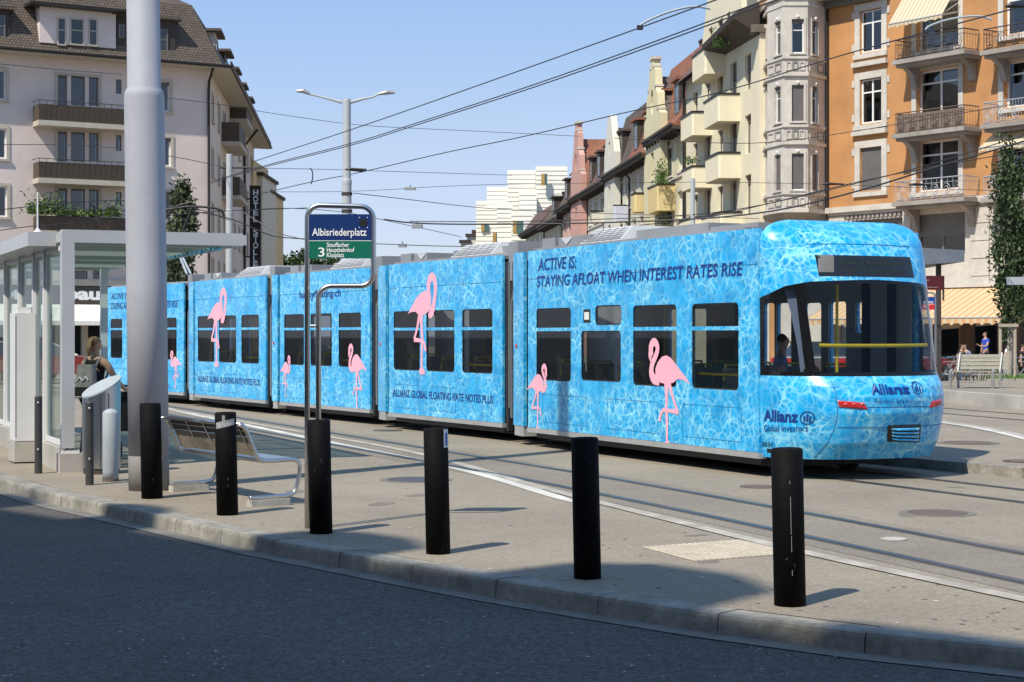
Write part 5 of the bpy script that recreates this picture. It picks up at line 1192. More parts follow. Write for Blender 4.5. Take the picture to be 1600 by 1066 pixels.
for k in range(6): MB(fo.M).box(2.2+k*3.1, 2.6+k*3.1, 0, 2.8, -.34, -.01).build('shop_pier', mat('brown_pier', (.10, .075, .06, 1), .8), ob)
for sx0, sx1, y0 in ((1518, 1547, 316),):
    s0_, s1_ = fo.s(sx0), fo.s(sx1); zt_ = zco-.45; hgt = .82
    k = 0
    while zt_-hgt > 2.0:
        MB(fo.M).box(s0_, s1_, zt_-hgt+.035, zt_, .003, .10, bev=.02).build('stone_block', M_stone, ob); MB(fo.M).box(s1_+.1, s1_+.7, zt_-hgt+.035, zt_, .003, .06).build('stone_block', M_stone, ob); zt_ -= hgt
    MB(fo.M).box(fo.s(1297), fo.s(1321), zco-1.4, zco-.45, .003, .10).build('stone_block', M_stone, ob)
MB(fo.M).box(fo.s(1415), fo.s(1427), 2.8, zco-.43, .003, .22, bev=.04).build('pilaster', M_stone, ob)
# eaves at the top, partly in view
b = MB(fo.M); zt_ = fo.uv(1293, 6)[1]; b.box(-.2, fo.s(1392), zt_, zt_+.5, -.2, .9); b.box(-.2, fo.s(1392), zt_-.3, zt_-.003, -.2, .35); b.build('cornice', mat('dark_cornice', (.15, .14, .12, 1), .8), ob)
MB().tube([tuple(fo.w(.08, zto, .12)), tuple(fo.w(.08, 0, .12))], .07, 8).build('downpipe', M_gutter, ob)
# stone bay on the corner
bw_ = 3.15; bc = Vector(oA)-Vector(fo.d)*.1
p = [oA-Vector((0.02, 0)), oA+Vector((-.80, -.72)), oA+Vector((-2.02, -.80)), oA+Vector((-3.1, .05))]
p = [P(1291, YH, 88.0).xy, P(1262, YH, 86.6).xy, P(1225, YH, 86.6).xy, P(1199, YH, 88.4).xy][::-1]
bay = [Fac(p[i], p[i+1]) for i in range(3)]
ctr = Vector((sum(q.x for q in p)/4, sum(q.y for q in p)/4+1.0))

def ring(sc_, z0, z1, mb, mi=0):
    q = [ctr+(v-ctr)*sc_ for v in [p[0]+Vector((.1, 3))]+p+[p[3]+Vector((0.05, 3))]]; mb.prism([tuple(v) for v in q][::1], z0, z1, mi)
zf = lambda y: bay[1].uv(1243, y)[1]
floors = [(-86, -30), (30, 83), (133, 190), (240, 297)]
for sc_, ya, yb in ((1.07, -8, -3), (1.05, 88, 92), (1.07, 114, 119), (1.05, 195, 199), (1.07, 221, 226), (1.05, 300, 304), (1.07, 326, 332), (1.03, 4, 9)): bo = MB(); ring(sc_, zf(yb), zf(ya), bo); bo.build('moulding', M_stone, ob)
for i, f_ in enumerate(bay):
    rr_ = []
    xw = ((1211, 1221), (1237, 1256), (1268.5, 1277.5))[i]
    for ya, yb in floors: rr_.append((f_.s(xw[0]), f_.s(xw[1]), zf(yb), zf(ya)))
    wallmesh(f_, [(0, zf(332)), (f_.len, zf(332)), (f_.len, zf(-120)), (0, zf(-120))], [hr(r) for r in rr_], .3, M_stone, ob)
    for j, r in enumerate(rr_):
        window(f_, ob, r, .10, .06, 1, .68, (0, .12, .97, .95)[j] if i == 1 else (.1, .15, .15, .97)[j], surround=.10, curtain=(.0,) if j == 1 else None)
    for (ya, yb) in ((93, 113), (200, 220), (305, 325)):    # panelled aprons
        z0_, z1_ = zf(yb), zf(ya); npn = 3 if i == 1 else 2
        for k in range(npn):
            a_, b2 = f_.len*(.08+.84*k/npn), f_.len*(.08+.84*(k+.86)/npn)
            q = MB(f_.M); q.box(a_, b2, z0_+.10, z0_+.16, .002, .05); q.box(a_, b2, z1_-.16, z1_-.10, .002, .05); q.box(a_, a_+.06, z0_+.16, z1_-.16, .002, .05); q.box(b2-.06, b2, z0_+.16, z1_-.16, .002, .05)
            q.build('apron_panel', M_bslab if k % 2 else M_stone, ob)
    for j, r in enumerate(rr_): MB(f_.M @ Matrix.Translation(((r[0]+r[1])/2, r[3]+.12, .05))).lathe([(.09, 0), (.07, .06), (.01, .09)], 8).build('keystone', M_white, ob)
b = MB(); q0 = [ctr+(v-ctr)*.97 for v in p]; q1 = [ctr+(v-ctr)*.55+Vector((0, .6)) for v in p]; b.prism([tuple(v) for v in q1]+[(q1[3].x, q1[3].y+2), (q1[0].x, q1[0].y+2)], zf(352), zf(332), 0, None, [tuple(v) for v in q0]+[(q0[3].x, q0[3].y+2), (q0[0].x, q0[0].y+2)]); b.build('bay_console', M_bslab, ob)
# narrow brick flank left of the bay + body of the house
fk = Fac(P(1186.5, YH, 92).xy, P(1204, YH, 88.8).xy); 
wallmesh(fk, [(0, 0), (fk.len, 0), (fk.len, zto), (0, zto)], [], .3, M_brick, ob, True)
for ya, yb in ((50, 92), (145, 222), (245, 330)): 
    r = fk.rect(1194, ya, 1200, yb); q = MB(fk.M); q.box(r[0], r[1], r[2], r[3], .003, .10); q.box(r[0]-.1, r[1], r[3], r[3]+.2, .003, .18); q.build('window_surround', M_stone, ob)
fk2 = Fac(P(1198, YH, 89.2).xy, P(1293, YH, 88.4).xy); wallmesh(fk2, [(0, 0), (fk2.len, 0), (fk2.len, zf(332)+.5), (0, zf(332)+.5)], [], .3, M_stone, ob)
b = MB(); b.box(P(1168, 0, 90.5).x, P(1203, 0, 90.5).x, 90.5, 94, P(0, 38, 90).z, P(0, 8, 90).z); b.box(P(1172, 0, 90).x, P(1200, 0, 90).x, 89.6, 90.49, P(0, 52, 90).z, P(0, 40, 90).z); b.build('carved_eave', mat('dark_carved_eave', (.13, .11, .09, 1), .8, var=.2), ob)
# === cream house and the row behind it: street plane
def SY(px): return 21.33/((px-800)/F+.0944)
def SP(px, off=0): return P(px, YH, (21.33-off)/((px-800)/F+.0944)).xy
ch = thing('apartment_house', 'cream apartment house with solid rounded balconies beside the orange brick house', 'building', tuple(SP(1186))+(0,))
fcr = Fac(SP(1072), SP(1186.5)); zr = fcr.uv(1186, 62)[1]; 
CW = []
def cw(x0, x1, y0, y1): s0_, s1_ = fcr.s(x0), fcr.s(x1); z1_ = fcr.uv(x0, y0)[1]; z0_ = fcr.uv(x1, y1)[1]; CW.append((s0_, s1_, z0_, z1_))
for x0, x1, yy in ((1164, 1173.5, ((88, 138), (182, 238), (275, 333))), (1141, 1151, ((101, 148), (191, 236), (284, 328))), (1121, 1129.5, ((34, 72), (119, 160), (205, 238), (293, 330))), (1101, 1110, ((131, 172), (214, 255), (298, 335))), (1083, 1090, ((146, 176), (226, 258), (306, 340)))):
    for y0, y1 in yy: cw(x0, x1, y0, y1)
for x0, x1, y0, y1 in ((1107, 1113, 46, 73), (1135, 1141, 22, 40)): cw(x0, x1, y0, y1)
zcr = fcr.uv(1186, 48)[1]
gs = [fcr.s(x) for x in (1072, 1098, 1104, 1110, 1152, 1158, 1162)]
zt = lambda x, y: fcr.uv(x, y)[1]
outer = [(0, 0), (fcr.len, 0), (fcr.len, zt(1186, 45)), (fcr.s(1160), zt(1160, 45)), (fcr.s(1156), zt(1156, -60)), (fcr.s(1112), zt(1112, -60)), (fcr.s(1104), zt(1104, 10)), (fcr.s(1098), zt(1098, 62)), (fcr.s(1094), zt(1094, 108)), (0, zt(1072, 128))]
wallmesh(fcr, outer, [hr(r) for r in CW], .3, M_cream, ch)
for r in CW: window(fcr, ch, r, .2, .08, 1, None, random.choice((.2, .25, .5)), bm=mat('brown_blind', (.12, .085, .07, 1), .7), fm=M_dkg)
def solid_balcony(fac, px_wall, px_far, ytop, ybot, parent, m_, proj_=1.2, ypx=None):
    s1_ = fac.s(px_wall); s0_ = fac.xs(px_far, proj_); px_n = proj(fac.w(s1_, 0, proj_))[0]; Yn = fac.w(s1_, 0, proj_).y
    z1_ = H+(YH-ytop)/F*Yn; z0_ = H+(YH-ybot)/F*Yn
    b = MB(fac.M); e = .35; pl_ = [(s0_, 0), (s1_, 0), (s1_, proj_-e*.3), (s1_-e*.3, proj_), (s0_+e, proj_), (s0_, proj_-e)]
    vs = [(x, z0_, o) for x, o in pl_]+[(x, z1_, o) for x, o in pl_]; n_ = 6
    b.add(vs, [tuple(range(n_)), tuple(range(n_, 2*n_))[::-1]]+[(i, n_+i, n_+(i+1) % n_, (i+1) % n_) for i in range(n_)])
    o = b.build('balcony', m_, parent)
    c_ = MB(fac.M); c_.add([(x+(.05 if x > s0_+1 else -.05), z1_+.003, o_+.05*(o_ > .1)) for x, o_ in pl_]+[(x+(.05 if x > s0_+1 else -.05), z1_+.11, o_+.05*(o_ > .1)) for x, o_ in pl_], [tuple(range(n_)), tuple(range(n_, 2*n_))[::-1]]+[(i, n_+i, n_+(i+1) % n_, (i+1) % n_) for i in range(n_)]); c_.build('coping', M_gutter, o)
    return s0_, s1_, z1_
for q in ((1134, 1080, 76, 115), (1156, 1098, 148, 189), (1157, 1100, 240, 278), (1113, 1062, 176, 211), (1113, 1064, 261, 293), (1160, 1094, 333, 372), (1113, 1060, 341, 372)): solid_balcony(fcr, *q, ch, M_cream)
b = MB(); b.box(0, .1, 0, .1, 0, .1)
ev = MB(fcr.M); ev.add([(fcr.s(1134), zt(1134, 72), 1.4), (fcr.s(1187), zt(1187, 22), 1.4), (fcr.s(1187), zt(1187, 2), 0), (fcr.s(1134), zt(1134, 60)+.5, 0), (fcr.s(1134), zt(1134, 72)-.25, 1.35), (fcr.s(1187), zt(1187, 22)-.25, 1.35), (fcr.s(1187), zt(1187, 30)-.8, 0), (fcr.s(1134), zt(1134, 80)-.2, 0)], [(0, 1, 2, 3), (7, 6, 5, 4), (0, 4, 5, 1), (0, 3, 7, 4), (1, 5, 6, 2)])
ev.build('eaves', M_brownw, ch)
uvbox(MB(fcr.M).add([(0, zt(1072, 128)-.2, .7), (fcr.s(1100), zt(1072, 128)-.2, .7), (fcr.s(1100), zt(1072, 128)+4, -3), (0, zt(1072, 128)+4, -3), (0, zt(1072, 128)+4, -9)], [(0, 1, 2, 3), (0, 3, 4)]).build('roof', M_tdark, ch))
MB(fcr.M).box(0, fcr.len, 0, zt(1072, 128), -10, -.31).build('rear_wall', M_cream, ch)
MB(fcr.M).box(fcr.s(1112), fcr.s(1150), 0, zt(1112, -60), -10, -.31).build('gable_wall', M_cream, ch)
MB().tube([tuple(fcr.w(.05, zt(1072, 130), .15)), tuple(fcr.w(.05, 0, .15))], .09, 6).build('downpipe', M_gutter, ch)
# further houses: (px left, px right, eave y at right end, roof rise, wall, roof, label, dormers, balconies)
def row_house(x0, x1, yeave, rise, wm, rm, label, storeys_, cols, dorm=2, bal=None, balm=None, gable=None, crm=None, simple=False, ov=.9, setb=1.6, cat='building', back=.0):
    f_ = Fac(SP(x0), SP(x1)); Lh = f_.len; ze_ = f_.uv(x1, yeave)[1]
    t = thing('row_house', label, cat, tuple(SP(x1))+(0,), 'row of old town houses along the street'); hol = []
    for j in range(storeys_):
        for k in range(cols):
            s_ = Lh*(k+.5)/cols; z_ = ze_-2.7-j*3.15; 
            if z_ > 2: hol.append((s_-.85, s_+.85, z_, z_+1.85))
    wallmesh(f_, [(0, 0), (Lh, 0), (Lh, ze_), (0, ze_)], [hr(r) for r in hol], .3, wm, t)
    for r in hol: window(f_, t, r, .2, .1, 2, .7, random.choice((0, 0, .3)), surround=.2, sm=M_stone)
    MB(f_.M).box(0, Lh, 0, ze_-.01, -11, -.31).build('rear_wall', wm, t)
    b = MB(f_.M); b.box(-.05, Lh+.05, ze_-.22, ze_, 0.003, ov); b.box(-.05, Lh+.05, ze_-.0+.001, ze_+.16, ov-.02, ov+.14); b.build('eaves', M_brownw, t)
    r_ = MB(f_.M); a_ = [(0, ze_+.02, ov), (Lh, ze_+.02, ov), (Lh, ze_+.8, .15), (0, ze_+.8, .15)]; t_ = [(Lh, ze_+rise, -setb+.5), (0, ze_+rise, -setb+.5)]; u_ = [(Lh, ze_+rise+2.0, -6), (0, ze_+rise+2.0, -6), (Lh, ze_, -11), (0, ze_, -11)]
    r_.add(a_+t_+u_, [(0, 1, 2, 3), (3, 2, 4, 5), (5, 4, 6, 7), (7, 6, 8, 9), (0, 3, 5, 7, 9), (1, 8, 6, 4, 2), (0, 9, 8, 1)]); uvbox(r_.build('roof', rm, t))
    for zz_ in (ze_-3.1, ze_-6.3): MB(f_.M).box(0, Lh, zz_, zz_+.14, .003, .10).build('string_course', M_stone, t)
    MB(f_.M).tube([(Lh-.15, ze_, ov), (Lh-.15, ze_-.8, .12), (Lh-.15, 0, .12)], .08, 6).build('downpipe', M_gutter, t)
    for q_ in (.22, .7):
        c_ = MB(f_.M); c_.box(Lh*q_, Lh*q_+.9, ze_+rise-.4, ze_+rise+1.5, -3.2, -2.6); c_.box(Lh*q_-.06, Lh*q_+.96, ze_+rise+1.5, ze_+rise+1.62, -3.26, -2.54); c_.build('chimney', M_tdark, t)
    for k in range(int(Lh/1.1)): MB(f_.M).box(k*1.1+.3, k*1.1+.42, ze_-.42, ze_-.225, .003, ov*.8).build('rafter_end', M_brownw, t)
    for k in range(dorm):
        s_ = Lh*(k+.5)/dorm; w2 = .95
        dormer(f_, s_-w2, s_+w2, ze_+.8, ze_+min(rise-.3, 3.2), .05, 2.5, M_brownw, rm, t, [(s_-.7, s_+.7, ze_+1.1, ze_+min(rise-.3, 3.2)-.25)], .25)
    if gable:
        ga, gb, gy, gm = gable; s0_, s1_ = f_.s(ga), f_.s(gb); zt_ = f_.uv((ga+gb)/2, gy)[1]; m_ = (s0_+s1_)/2; h_ = zt_-ze_; wd = max((s1_-s0_)/2, 1.6)
        q = MB(f_.M); q.add([(m_, ze_+h_*.80, .1), (m_, ze_+h_*.80, -6), (m_+wd*1.25, ze_+h_*.12, -6), (m_+wd*1.25, ze_+h_*.12, .1), (m_-wd*1.25, ze_+h_*.12, -6), (m_-wd*1.25, ze_+h_*.12, .1)], [(0, 3, 2, 1), (0, 1, 4, 5), (0, 5, 3), (1, 2, 4)]); uvbox(q.build('gable_roof', crm or rm, t))
        MB(f_.M).box(m_-.8, m_+.8, ze_+.4, ze_+h_*.62, .08, .11).build('window', M_pdark, t)
    if bal:
        for q in bal: solid_balcony(f_, *q, t, balm or wm, 1.2)
    if gable:
        ga, gb, gy, gm = gable; s0_, s1_ = f_.s(ga), f_.s(gb); zt_ = f_.uv((ga+gb)/2, gy)[1]; m_ = (s0_+s1_)/2; h_ = zt_-ze_; wd = (s1_-s0_)/2
        pts = [(s0_, 0), (s1_, 0), (s1_, ze_+h_*.28), (m_+wd*.72, ze_+h_*.34), (m_+wd*.66, ze_+h_*.55), (m_+wd*.42, ze_+h_*.64), (m_+wd*.36, ze_+h_*.86), (m_+wd*.16, ze_+h_*.9), (m_+wd*.14, zt_), (m_-wd*.14, zt_), (m_-wd*.16, ze_+h_*.9), (m_-wd*.36, ze_+h_*.86), (m_-wd*.42, ze_+h_*.64), (m_-wd*.66, ze_+h_*.55), (m_-wd*.72, ze_+h_*.34), (s0_, ze_+h_*.28)]
        if simple: pts = [(s0_, 0), (s1_, 0), (s1_, ze_+h_*.35), (m_+wd*.25, zt_), (m_-wd*.25, zt_), (s0_, ze_+h_*.35)]
        gh = [hr((m_-.45, m_+.45, ze_+h_*.36, ze_+h_*.56))] if simple else [[(m_+.5*math.cos(a_*.5236), ze_+h_*.48+.9*math.sin(a_*.5236)) for a_ in range(12)]]
        me = fill(pts, gh+[hr((m_-.6, m_+.6, ze_-2.6, ze_-.8)), hr((m_-.6, m_+.6, ze_-5.7, ze_-3.9))], .5); go_ = meshobj('gable', me, gm, t, f_.M @ Matrix.Translation((0, 0, .62)))
        if not simple:
            for sgn in (-1, 1):
                for w1, zf1 in ((.72, .34), (.42, .64), (.16, .9)): MB(f_.M).box(m_+sgn*wd*w1-.16, m_+sgn*wd*w1+.16, ze_+h_*zf1, ze_+h_*zf1+.14, .05, .70).build('gable_cap', M_stone, go_)
            MB(f_.M).box(m_-wd*.2, m_+wd*.2, zt_, zt_+.2, .04, .70).build('gable_cap', M_stone, go_)
        for zz_ in (ze_-2.6, ze_-5.7): MB(f_.M).box(m_-.6, m_+.6, zz_, zz_+1.8, .2, .3).build('window', M_pdark, t)
    return t, f_, ze_
M_ylw = mat('yellow_green_plaster', (.62, .57, .37, 1), .9, var=.05, dirt=.08); M_yb = mat('ochre_balcony', (.60, .48, .24, 1), .9, var=.04)
M_pgrey = mat('pale_green_plaster', (.58, .56, .45, 1), .9, var=.05); M_salm = mat('salmon_plaster', (.50, .29, .24, 1), .9, var=.06); M_off = mat('offwhite_plaster', (.60, .58, .50, 1), .9, var=.05)
M_brownr = mat('brown_sheet_roof', (.105, .075, .062, 1), .6, var=.08)
row_house(1024, 1072, 196, 5.2, M_ylw, M_tred, 'yellow town house with red mansard and curved gable beside the cream house', 4, 3, 2, [(1055, 1011, 289, 329)], M_yb, (1020, 1046, 94, M_ylw), M_brownr)
row_house(986, 1022, 241, 4.3, M_pgrey, M_tred, 'pale green town house with steep red tiled mansard and ochre balcony', 4, 3, 2, [(1018, 985, 303, 331)], M_yb)
row_house(957, 986, 262, 4.9, M_off, M_tbrown, 'off white town house with a pointed white gable and brown tiled roof', 4, 3, 1, [(984, 958, 322, 345)], mat('lilac_balcony', (.50, .52, .60, 1), .9), (956, 972, 181, M_off), M_tbrown, True)
row_house(918, 957, 284, 3.4, M_off, M_tdark, 'off white town house with dark brown mansard left of the pointed white gable', 3, 4, 3, [(945, 922, 331, 349)], M_off)
row_house(903, 918, 306, 3.0, M_salm, M_tred, 'salmon pink town house with tall stepped gable', 3, 2, 1, None, None, (902, 919, 194, M_salm))
row_house(880, 903, 318, 3.2, M_salm, M_tdark, 'dark roofed pink town house left of the stepped gable', 3, 3, 2)
row_house(852, 880, 342, 3.0, M_pale, M_tbrown, 'low cream town house with plain brown roof', 3, 4, 1)
row_house(822, 852, 352, 2.5, M_off, M_tdark, 'farthest low white town house of the street row', 3, 4, 0)
# === modern white ribbed building beyond the row
M_rib = mat('white_ribbed_cladding', (.68, .66, .58, 1), .8, var=.03); mw = thing('modern_building', 'modern white stepped building with ribbed cladding beyond the old row', 'building', tuple(P(800, YH, 260).xy)+(0,))
for x0, x1, yt, D in ((745, 762, 314, 285), (762, 794, 292, 275), (794, 840, 266, 265), (838, 886, 260, 258), (812, 838, 298, 250), (800, 832, 330, 240), (745, 790, 322, 270), (866, 892, 292, 262), (778, 800, 318, 245)):
    a_, b2 = P(x0, yt, D), P(x1, yt, D); z_ = a_.z; dx = (b2.x-a_.x)
    b = MB(); b.box(a_.x, b2.x, D, D+12, 0, z_)
    k = 0
    while z_-.68*(k+1) > 3:
        zz_ = z_-.68*(k+1); b.add([(a_.x-.12, D-.10, zz_), (b2.x+.05, D-.10, zz_), (b2.x+.05, D-.02, zz_+.66), (a_.x-.12, D-.02, zz_+.66), (a_.x-.12, D+12, zz_), (a_.x-.02, D+12, zz_+.66)], [(0, 1, 2, 3), (0, 3, 5, 4)]); k += 1
    b.build('cladding', M_rib, mw)
for x0, x1, ya, yb, D in ((775, 789, 364, 384, 262), (807, 818, 346, 366, 238), (851, 855, 272, 290, 257), (757, 764, 352, 362, 270)):
    a_, b2 = P(x0, ya, D), P(x1, yb, D); MB().box(a_.x, b2.x, D-.4, D, b2.z, a_.z).build('window', mat('green_pane', (.05, .11, .09, 1), .1, spec=.8), mw); MB().box(a_.x-.5, a_.x-.003, D-.5, D, b2.z, a_.z).build('window_frame', mat('ochre_frame', (.35, .22, .06, 1), .6), mw)
lowb = thing('low_building', 'small cream buildings far away left of the modern white one', 'building', tuple(P(730, YH, 330).xy)+(0,))
for x0, x1, yt in ((718, 732, 376), (728, 745, 366), (738, 748, 360)): 
    a_, b2 = P(x0, yt, 330), P(x1, yt, 330); MB().box(a_.x, b2.x, 330+x0*.01, 340, 0, a_.z).build('wall', M_pale, lowb); MB().box(a_.x-.3, b2.x+.3, 329.5+x0*.01, 340.5, a_.z+.002, a_.z+.5).build('roof', M_tdark, lowb)
# === the building behind the camera that shades the road
bd_ = Vector((.67, -.742)).normalized(); E = Vector((-2.19, 14.8))-Vector((.493, .642))*17.13
bh = thing('shading_house', 'tall house behind the camera whose dormers shade the road', 'building', (E.x, E.y, 0))
fbk = Fac(E-bd_*16, E+bd_*34); HB_ = 17.0
# its street face looks towards the square: local out points the other way, so the body lies at +z
Mb = Matrix(((bd_.x, 0, bd_.y, E.x), (bd_.y, 0, -bd_.x, E.y), (0, 1, 0, 0), (0, 0, 0, 1)))
MB(Mb).box(-16, 36, -.2, HB_-.3, .8, 14).build('wall', M_pinkw, bh); MB(Mb).box(-16.5, 36.5, HB_-.3, HB_, .0, 14).build('eaves', M_eave, bh)
MB(Mb).add([(-16, HB_, .3), (36, HB_, .3), (36, HB_+.3, 7), (-16, HB_+.3, 7)], [(0, 1, 2, 3)]).build('roof', M_tbrown, bh)
for k in range(12): 
    for j in range(4): MB(Mb).box(-14+k*4, -12.8+k*4, 3.5+j*3.3, 5.3+j*3.3, .74, .8).build('window', M_pdark, bh)
DORM = [(-5.8, 1.8, 1.1), (-2.7, 1.3, 1.1), (.9, 1.7, 1.3), (4.2, 2.0, 1.75), (7.6, 3.0, .6)]
for s_, w_, h_ in DORM:
    q = MB(Mb); q.add([(s_-w_*.5, HB_, .05), (s_+w_*.5, HB_, .05), (s_+w_*.5, HB_+h_*.7, .05), (s_+w_*.2, HB_+h_, .05), (s_-w_*.2, HB_+h_, .05), (s_-w_*.5, HB_+h_*.7, .05)]+[(s_-w_*.5, HB_, 3), (s_+w_*.5, HB_, 3), (s_+w_*.5, HB_+h_*.7, 3), (s_+w_*.2, HB_+h_, 3), (s_-w_*.2, HB_+h_, 3), (s_-w_*.5, HB_+h_*.7, 3)], [(0, 1, 2, 3, 4, 5), (11, 10, 9, 8, 7, 6)]+[(i, 6+i, 6+(i+1) % 6, (i+1) % 6) for i in range(6)]); q.build('dormer', M_brownw, bh)
# ---------------------------------------------------------------- poles, lamps, overhead wires
def pxpole(label, x, yt, D, wpx, segs=None, name='catenary_pole', cat='pole', zb=0):
    c = P(x, YH, D); r = wpx/2/F*D; zt = P(x, yt, D).z; t = thing(name, label, cat, (c.x, c.y, zb))
    pr = [(r*1.1, zb)]; 
    if segs:
        zs_ = P(x, segs, D).z; pr += [(r*1.12, zs_-.1), (r*1.18, zs_-.05), (r*1.18, zs_+.05), (r*.98, zs_+.15)]
    pr += [(r*.95, zt-.05), (r*.9, zt), (.01, zt)]
    MB().lathe(pr, 20, 0, None, (c.x, c.y)).build('shaft', M_pole2, t, smooth=False); return t, c, zt
M_pole2 = mat('pole_pale_grey', (.38, .40, .41, 1), .6, 0, var=.05)
M_wire = mat('overhead_wire', (.035, .035, .04, 1), .5, .3); M_lampg = mat('lamp_head_grey', (.30, .31, .31, 1), .5, .3)
t, c, zt = pxpole('tall grey lamp mast with two arms rising behind the stop sign', 542, 155, 60, 13, 285, 'street_lamp', 'street lamp')
for sg_, pts in ((-1, [(534, 160), (520, 156), (500, 151), (484, 147), (474, 142), (463, 142.5)]), (1, [(548, 160), (566, 155), (582, 152), (592, 147), (604, 144.5), (617, 145)])):
    p = [P(x, y, 60) for x, y in pts]; MB().tube(p[:4], [.06, .045, .035, .04], 8).build('arm', M_pole2, t)
    MB(Matrix.Identity(4)).tube([p[3], p[4], p[5]], [.05, .085, .04], 8).build('lamp_head', M_lampg, t)
MB().tube([P(549, 265, 60), P(568, 267, 60)], .06, 6).build('insulator', M_black, t)
q = MB()
for y in (303, 330): q.lathe([(.19, P(0, y, 60).z-.05), (.19, P(0, y, 60).z+.05), (.01, P(0, y, 60).z+.05)], 14, 0, None, (c.x, c.y))
q.build('clamp_ring', M_iron, t, kind='stuff')
t, c, zt = pxpole('pale ornate pole before the flank of the pink house', 358.5, 241, 70, 10.5, 333)
MB().tube([P(345, 262, 70), P(392, 262, 70)], .05, 6).build('bracket', M_black, t)
t, c, zt = pxpole('slim grey pole standing before the cream house', 1082.5, 279, 55, 7.5, 355)
M_wl = M_wire
def wire(label, pts, D0_, D1_, r=.018, sag=0, name='overhead_wire', cat='wire', m_=None):
    n_ = len(pts); p3 = [P(x, y, D0_+(D1_-D0_)*i/(n_-1)) for i, (x, y) in enumerate(pts)]; p3 = chaikin(p3, 2)
    return tag(MB().tube(p3, r, 5).build(name, m_ or M_wl), label, cat, 'overhead wires')
wire('topmost overhead wire crossing the sky from pink house to the top edge', [(395, 253), (565, 198), (820, 108), (1105, 6), (1300, -70)], 62, 24, .015)
wire('upper strand of the double wire across the middle of the sky', [(330, 284), (400, 262), (560, 222), (640, 196), (820, 138), (1000, 74), (1190, 3), (1400, -80)], 62, 24, .014)
wire('lower strand of the double wire across the middle of the sky', [(330, 286), (400, 264), (560, 225), (640, 199), (820, 142), (1000, 79), (1190, 9), (1400, -70)], 62, 24, .014)
wire('wire rising from the hotel sign over the pink gable to the brick house', [(395, 306), (500, 281), (550, 273), (700, 237), (820, 214), (1000, 170), (1120, 148), (1295, 92), (1400, 63), (1590, 12), (1700, -15)], 70, 30, .016)
wire('faint thin wire starting at the eaves of the pink house', [(250, 152), (330, 161), (385, 171), (470, 184), (565, 197), (700, 203), (905, 213)], 90, 110, .016)
wire('thin wire sloping from the big mast to the ornate pole', [(240, 240), (300, 250), (350, 262), (400, 263), (488, 264), (800, 274)], 55, 95, .014)
wire('short looping feeder wire left of the stop sign', [(484, 263), (488, 266), (489, 278), (486, 288)], 56, 56, .02)
wire('thick dark feeder cable passing behind the top of the tram roofs', [(600, 343), (650, 350), (800, 351), (1000, 347), (1190, 336), (1340, 300), (1460, 262), (1610, 218)], 60, 48, .026)
wire('second dark feeder cable just above the thick one', [(640, 346), (800, 347), (1000, 341), (1140, 332), (1300, 296), (1440, 262), (1610, 208)], 61, 47, .015)
wire('dark cable below the sign level running to the white ribbed building', [(380, 332), (450, 375), (585, 381), (690, 385), (800, 386)], 70, 66, .018)
wire('thin wire from the lamp mast sagging towards the white ribbed building', [(553, 302), (640, 312), (745, 325), (830, 330), (1190, 342)], 60, 90, .015)
wire('thin wire just under the lamp mast clamp crossing the stop sign', [(400, 327), (460, 325), (540, 331), (600, 344), (720, 370)], 66, 80, .014)
wire('bundle wire between the hotel sign and the tube sign', [(300, 330), (360, 340), (420, 368), (440, 371), (480, 374), (560, 374)], 66, 66, .022)
wire('thin wire from the lamp mast to the cream row at balcony height', [(380, 300), (560, 300), (700, 290), (900, 286), (1200, 284), (1600, 300)], 85, 70, .012)
wire('fine wire in front of the cream balconies', [(960, 216), (1100, 223), (1186, 225), (1300, 212), (1600, 160)], 70, 62, .014)
wire('low wire crossing the orange brick facade under the windows', [(1000, 352), (1100, 342), (1186, 322), (1330, 286), (1450, 262), (1600, 236)], 70, 60, .018)
wire('wire with a dark hanger at the left of the brick house', [(0, 100), (100, 110), (190, 116)], 45, 55, .010)
wire('thin wire across the lowest storey of the pink house', [(0, 328), (90, 318), (190, 312), (300, 322), (360, 345)], 50, 60, .014)
wire('second thin wire across the lowest storey of the pink house', [(0, 360), (60, 352), (190, 345), (330, 330), (480, 325)], 50, 64, .014)
wire('tensioned wire on the left wall at balcony plant height', [(0, 226), (100, 226), (190, 232)], 45, 55, .010)
def hung(label, x, y, D, w, h, name='hanging_lamp'):
    t = thing(name, label, 'lamp', tuple(P(x, y, D))); a, b_ = P(x-w/2, y-h/2, D), P(x+w/2, y+h/2, D)
    MB().box(a.x, b_.x, D-.12, D+.12, b_.z, a.z, bev=.03).build('lamp_body', M_lampg, t); MB().tube([P(x, y-h/2, D), P(x, y-h/2-4, D)], .02, 5).build('hanger', M_wl, t)
hung('grey box lamp hung on the thick cable right of the stop sign', 652, 354, 60, 17, 6); hung('lower grey box lamp hung right of the stop sign', 629, 384, 68, 13, 5); hung('pale hanging street lamp in the sky between sign and white building', 641, 295, 75, 18, 4)
MB_ = MB().tube([P(654, 296, 75), P(657, 293, 75), P(660, 296, 75)], .03, 5)
for lab, pts, D in (('curved white lamp arm reaching in at the top before the gable', [(1000, 40), (1010, 33), (1045, 18), (1085, 9), (1110, 14)], 40), ('curved grey lamp arm before the upper brick balcony', [(1446, 47), (1450, 41), (1485, 29), (1530, 24), (1550, 31)], 45)):
    t = thing('lamp_arm', lab, 'street lamp', tuple(P(*pts[0], D))); MB().tube(chaikin([P(x, y, D) for x, y in pts], 2), .03, 6).build('arm', M_lg, t); a = P(*pts[0], D); MB().box(a.x-.07, a.x+.07, D-.05, D+.05, a.z-.1, a.z).build('joint', M_black, t)
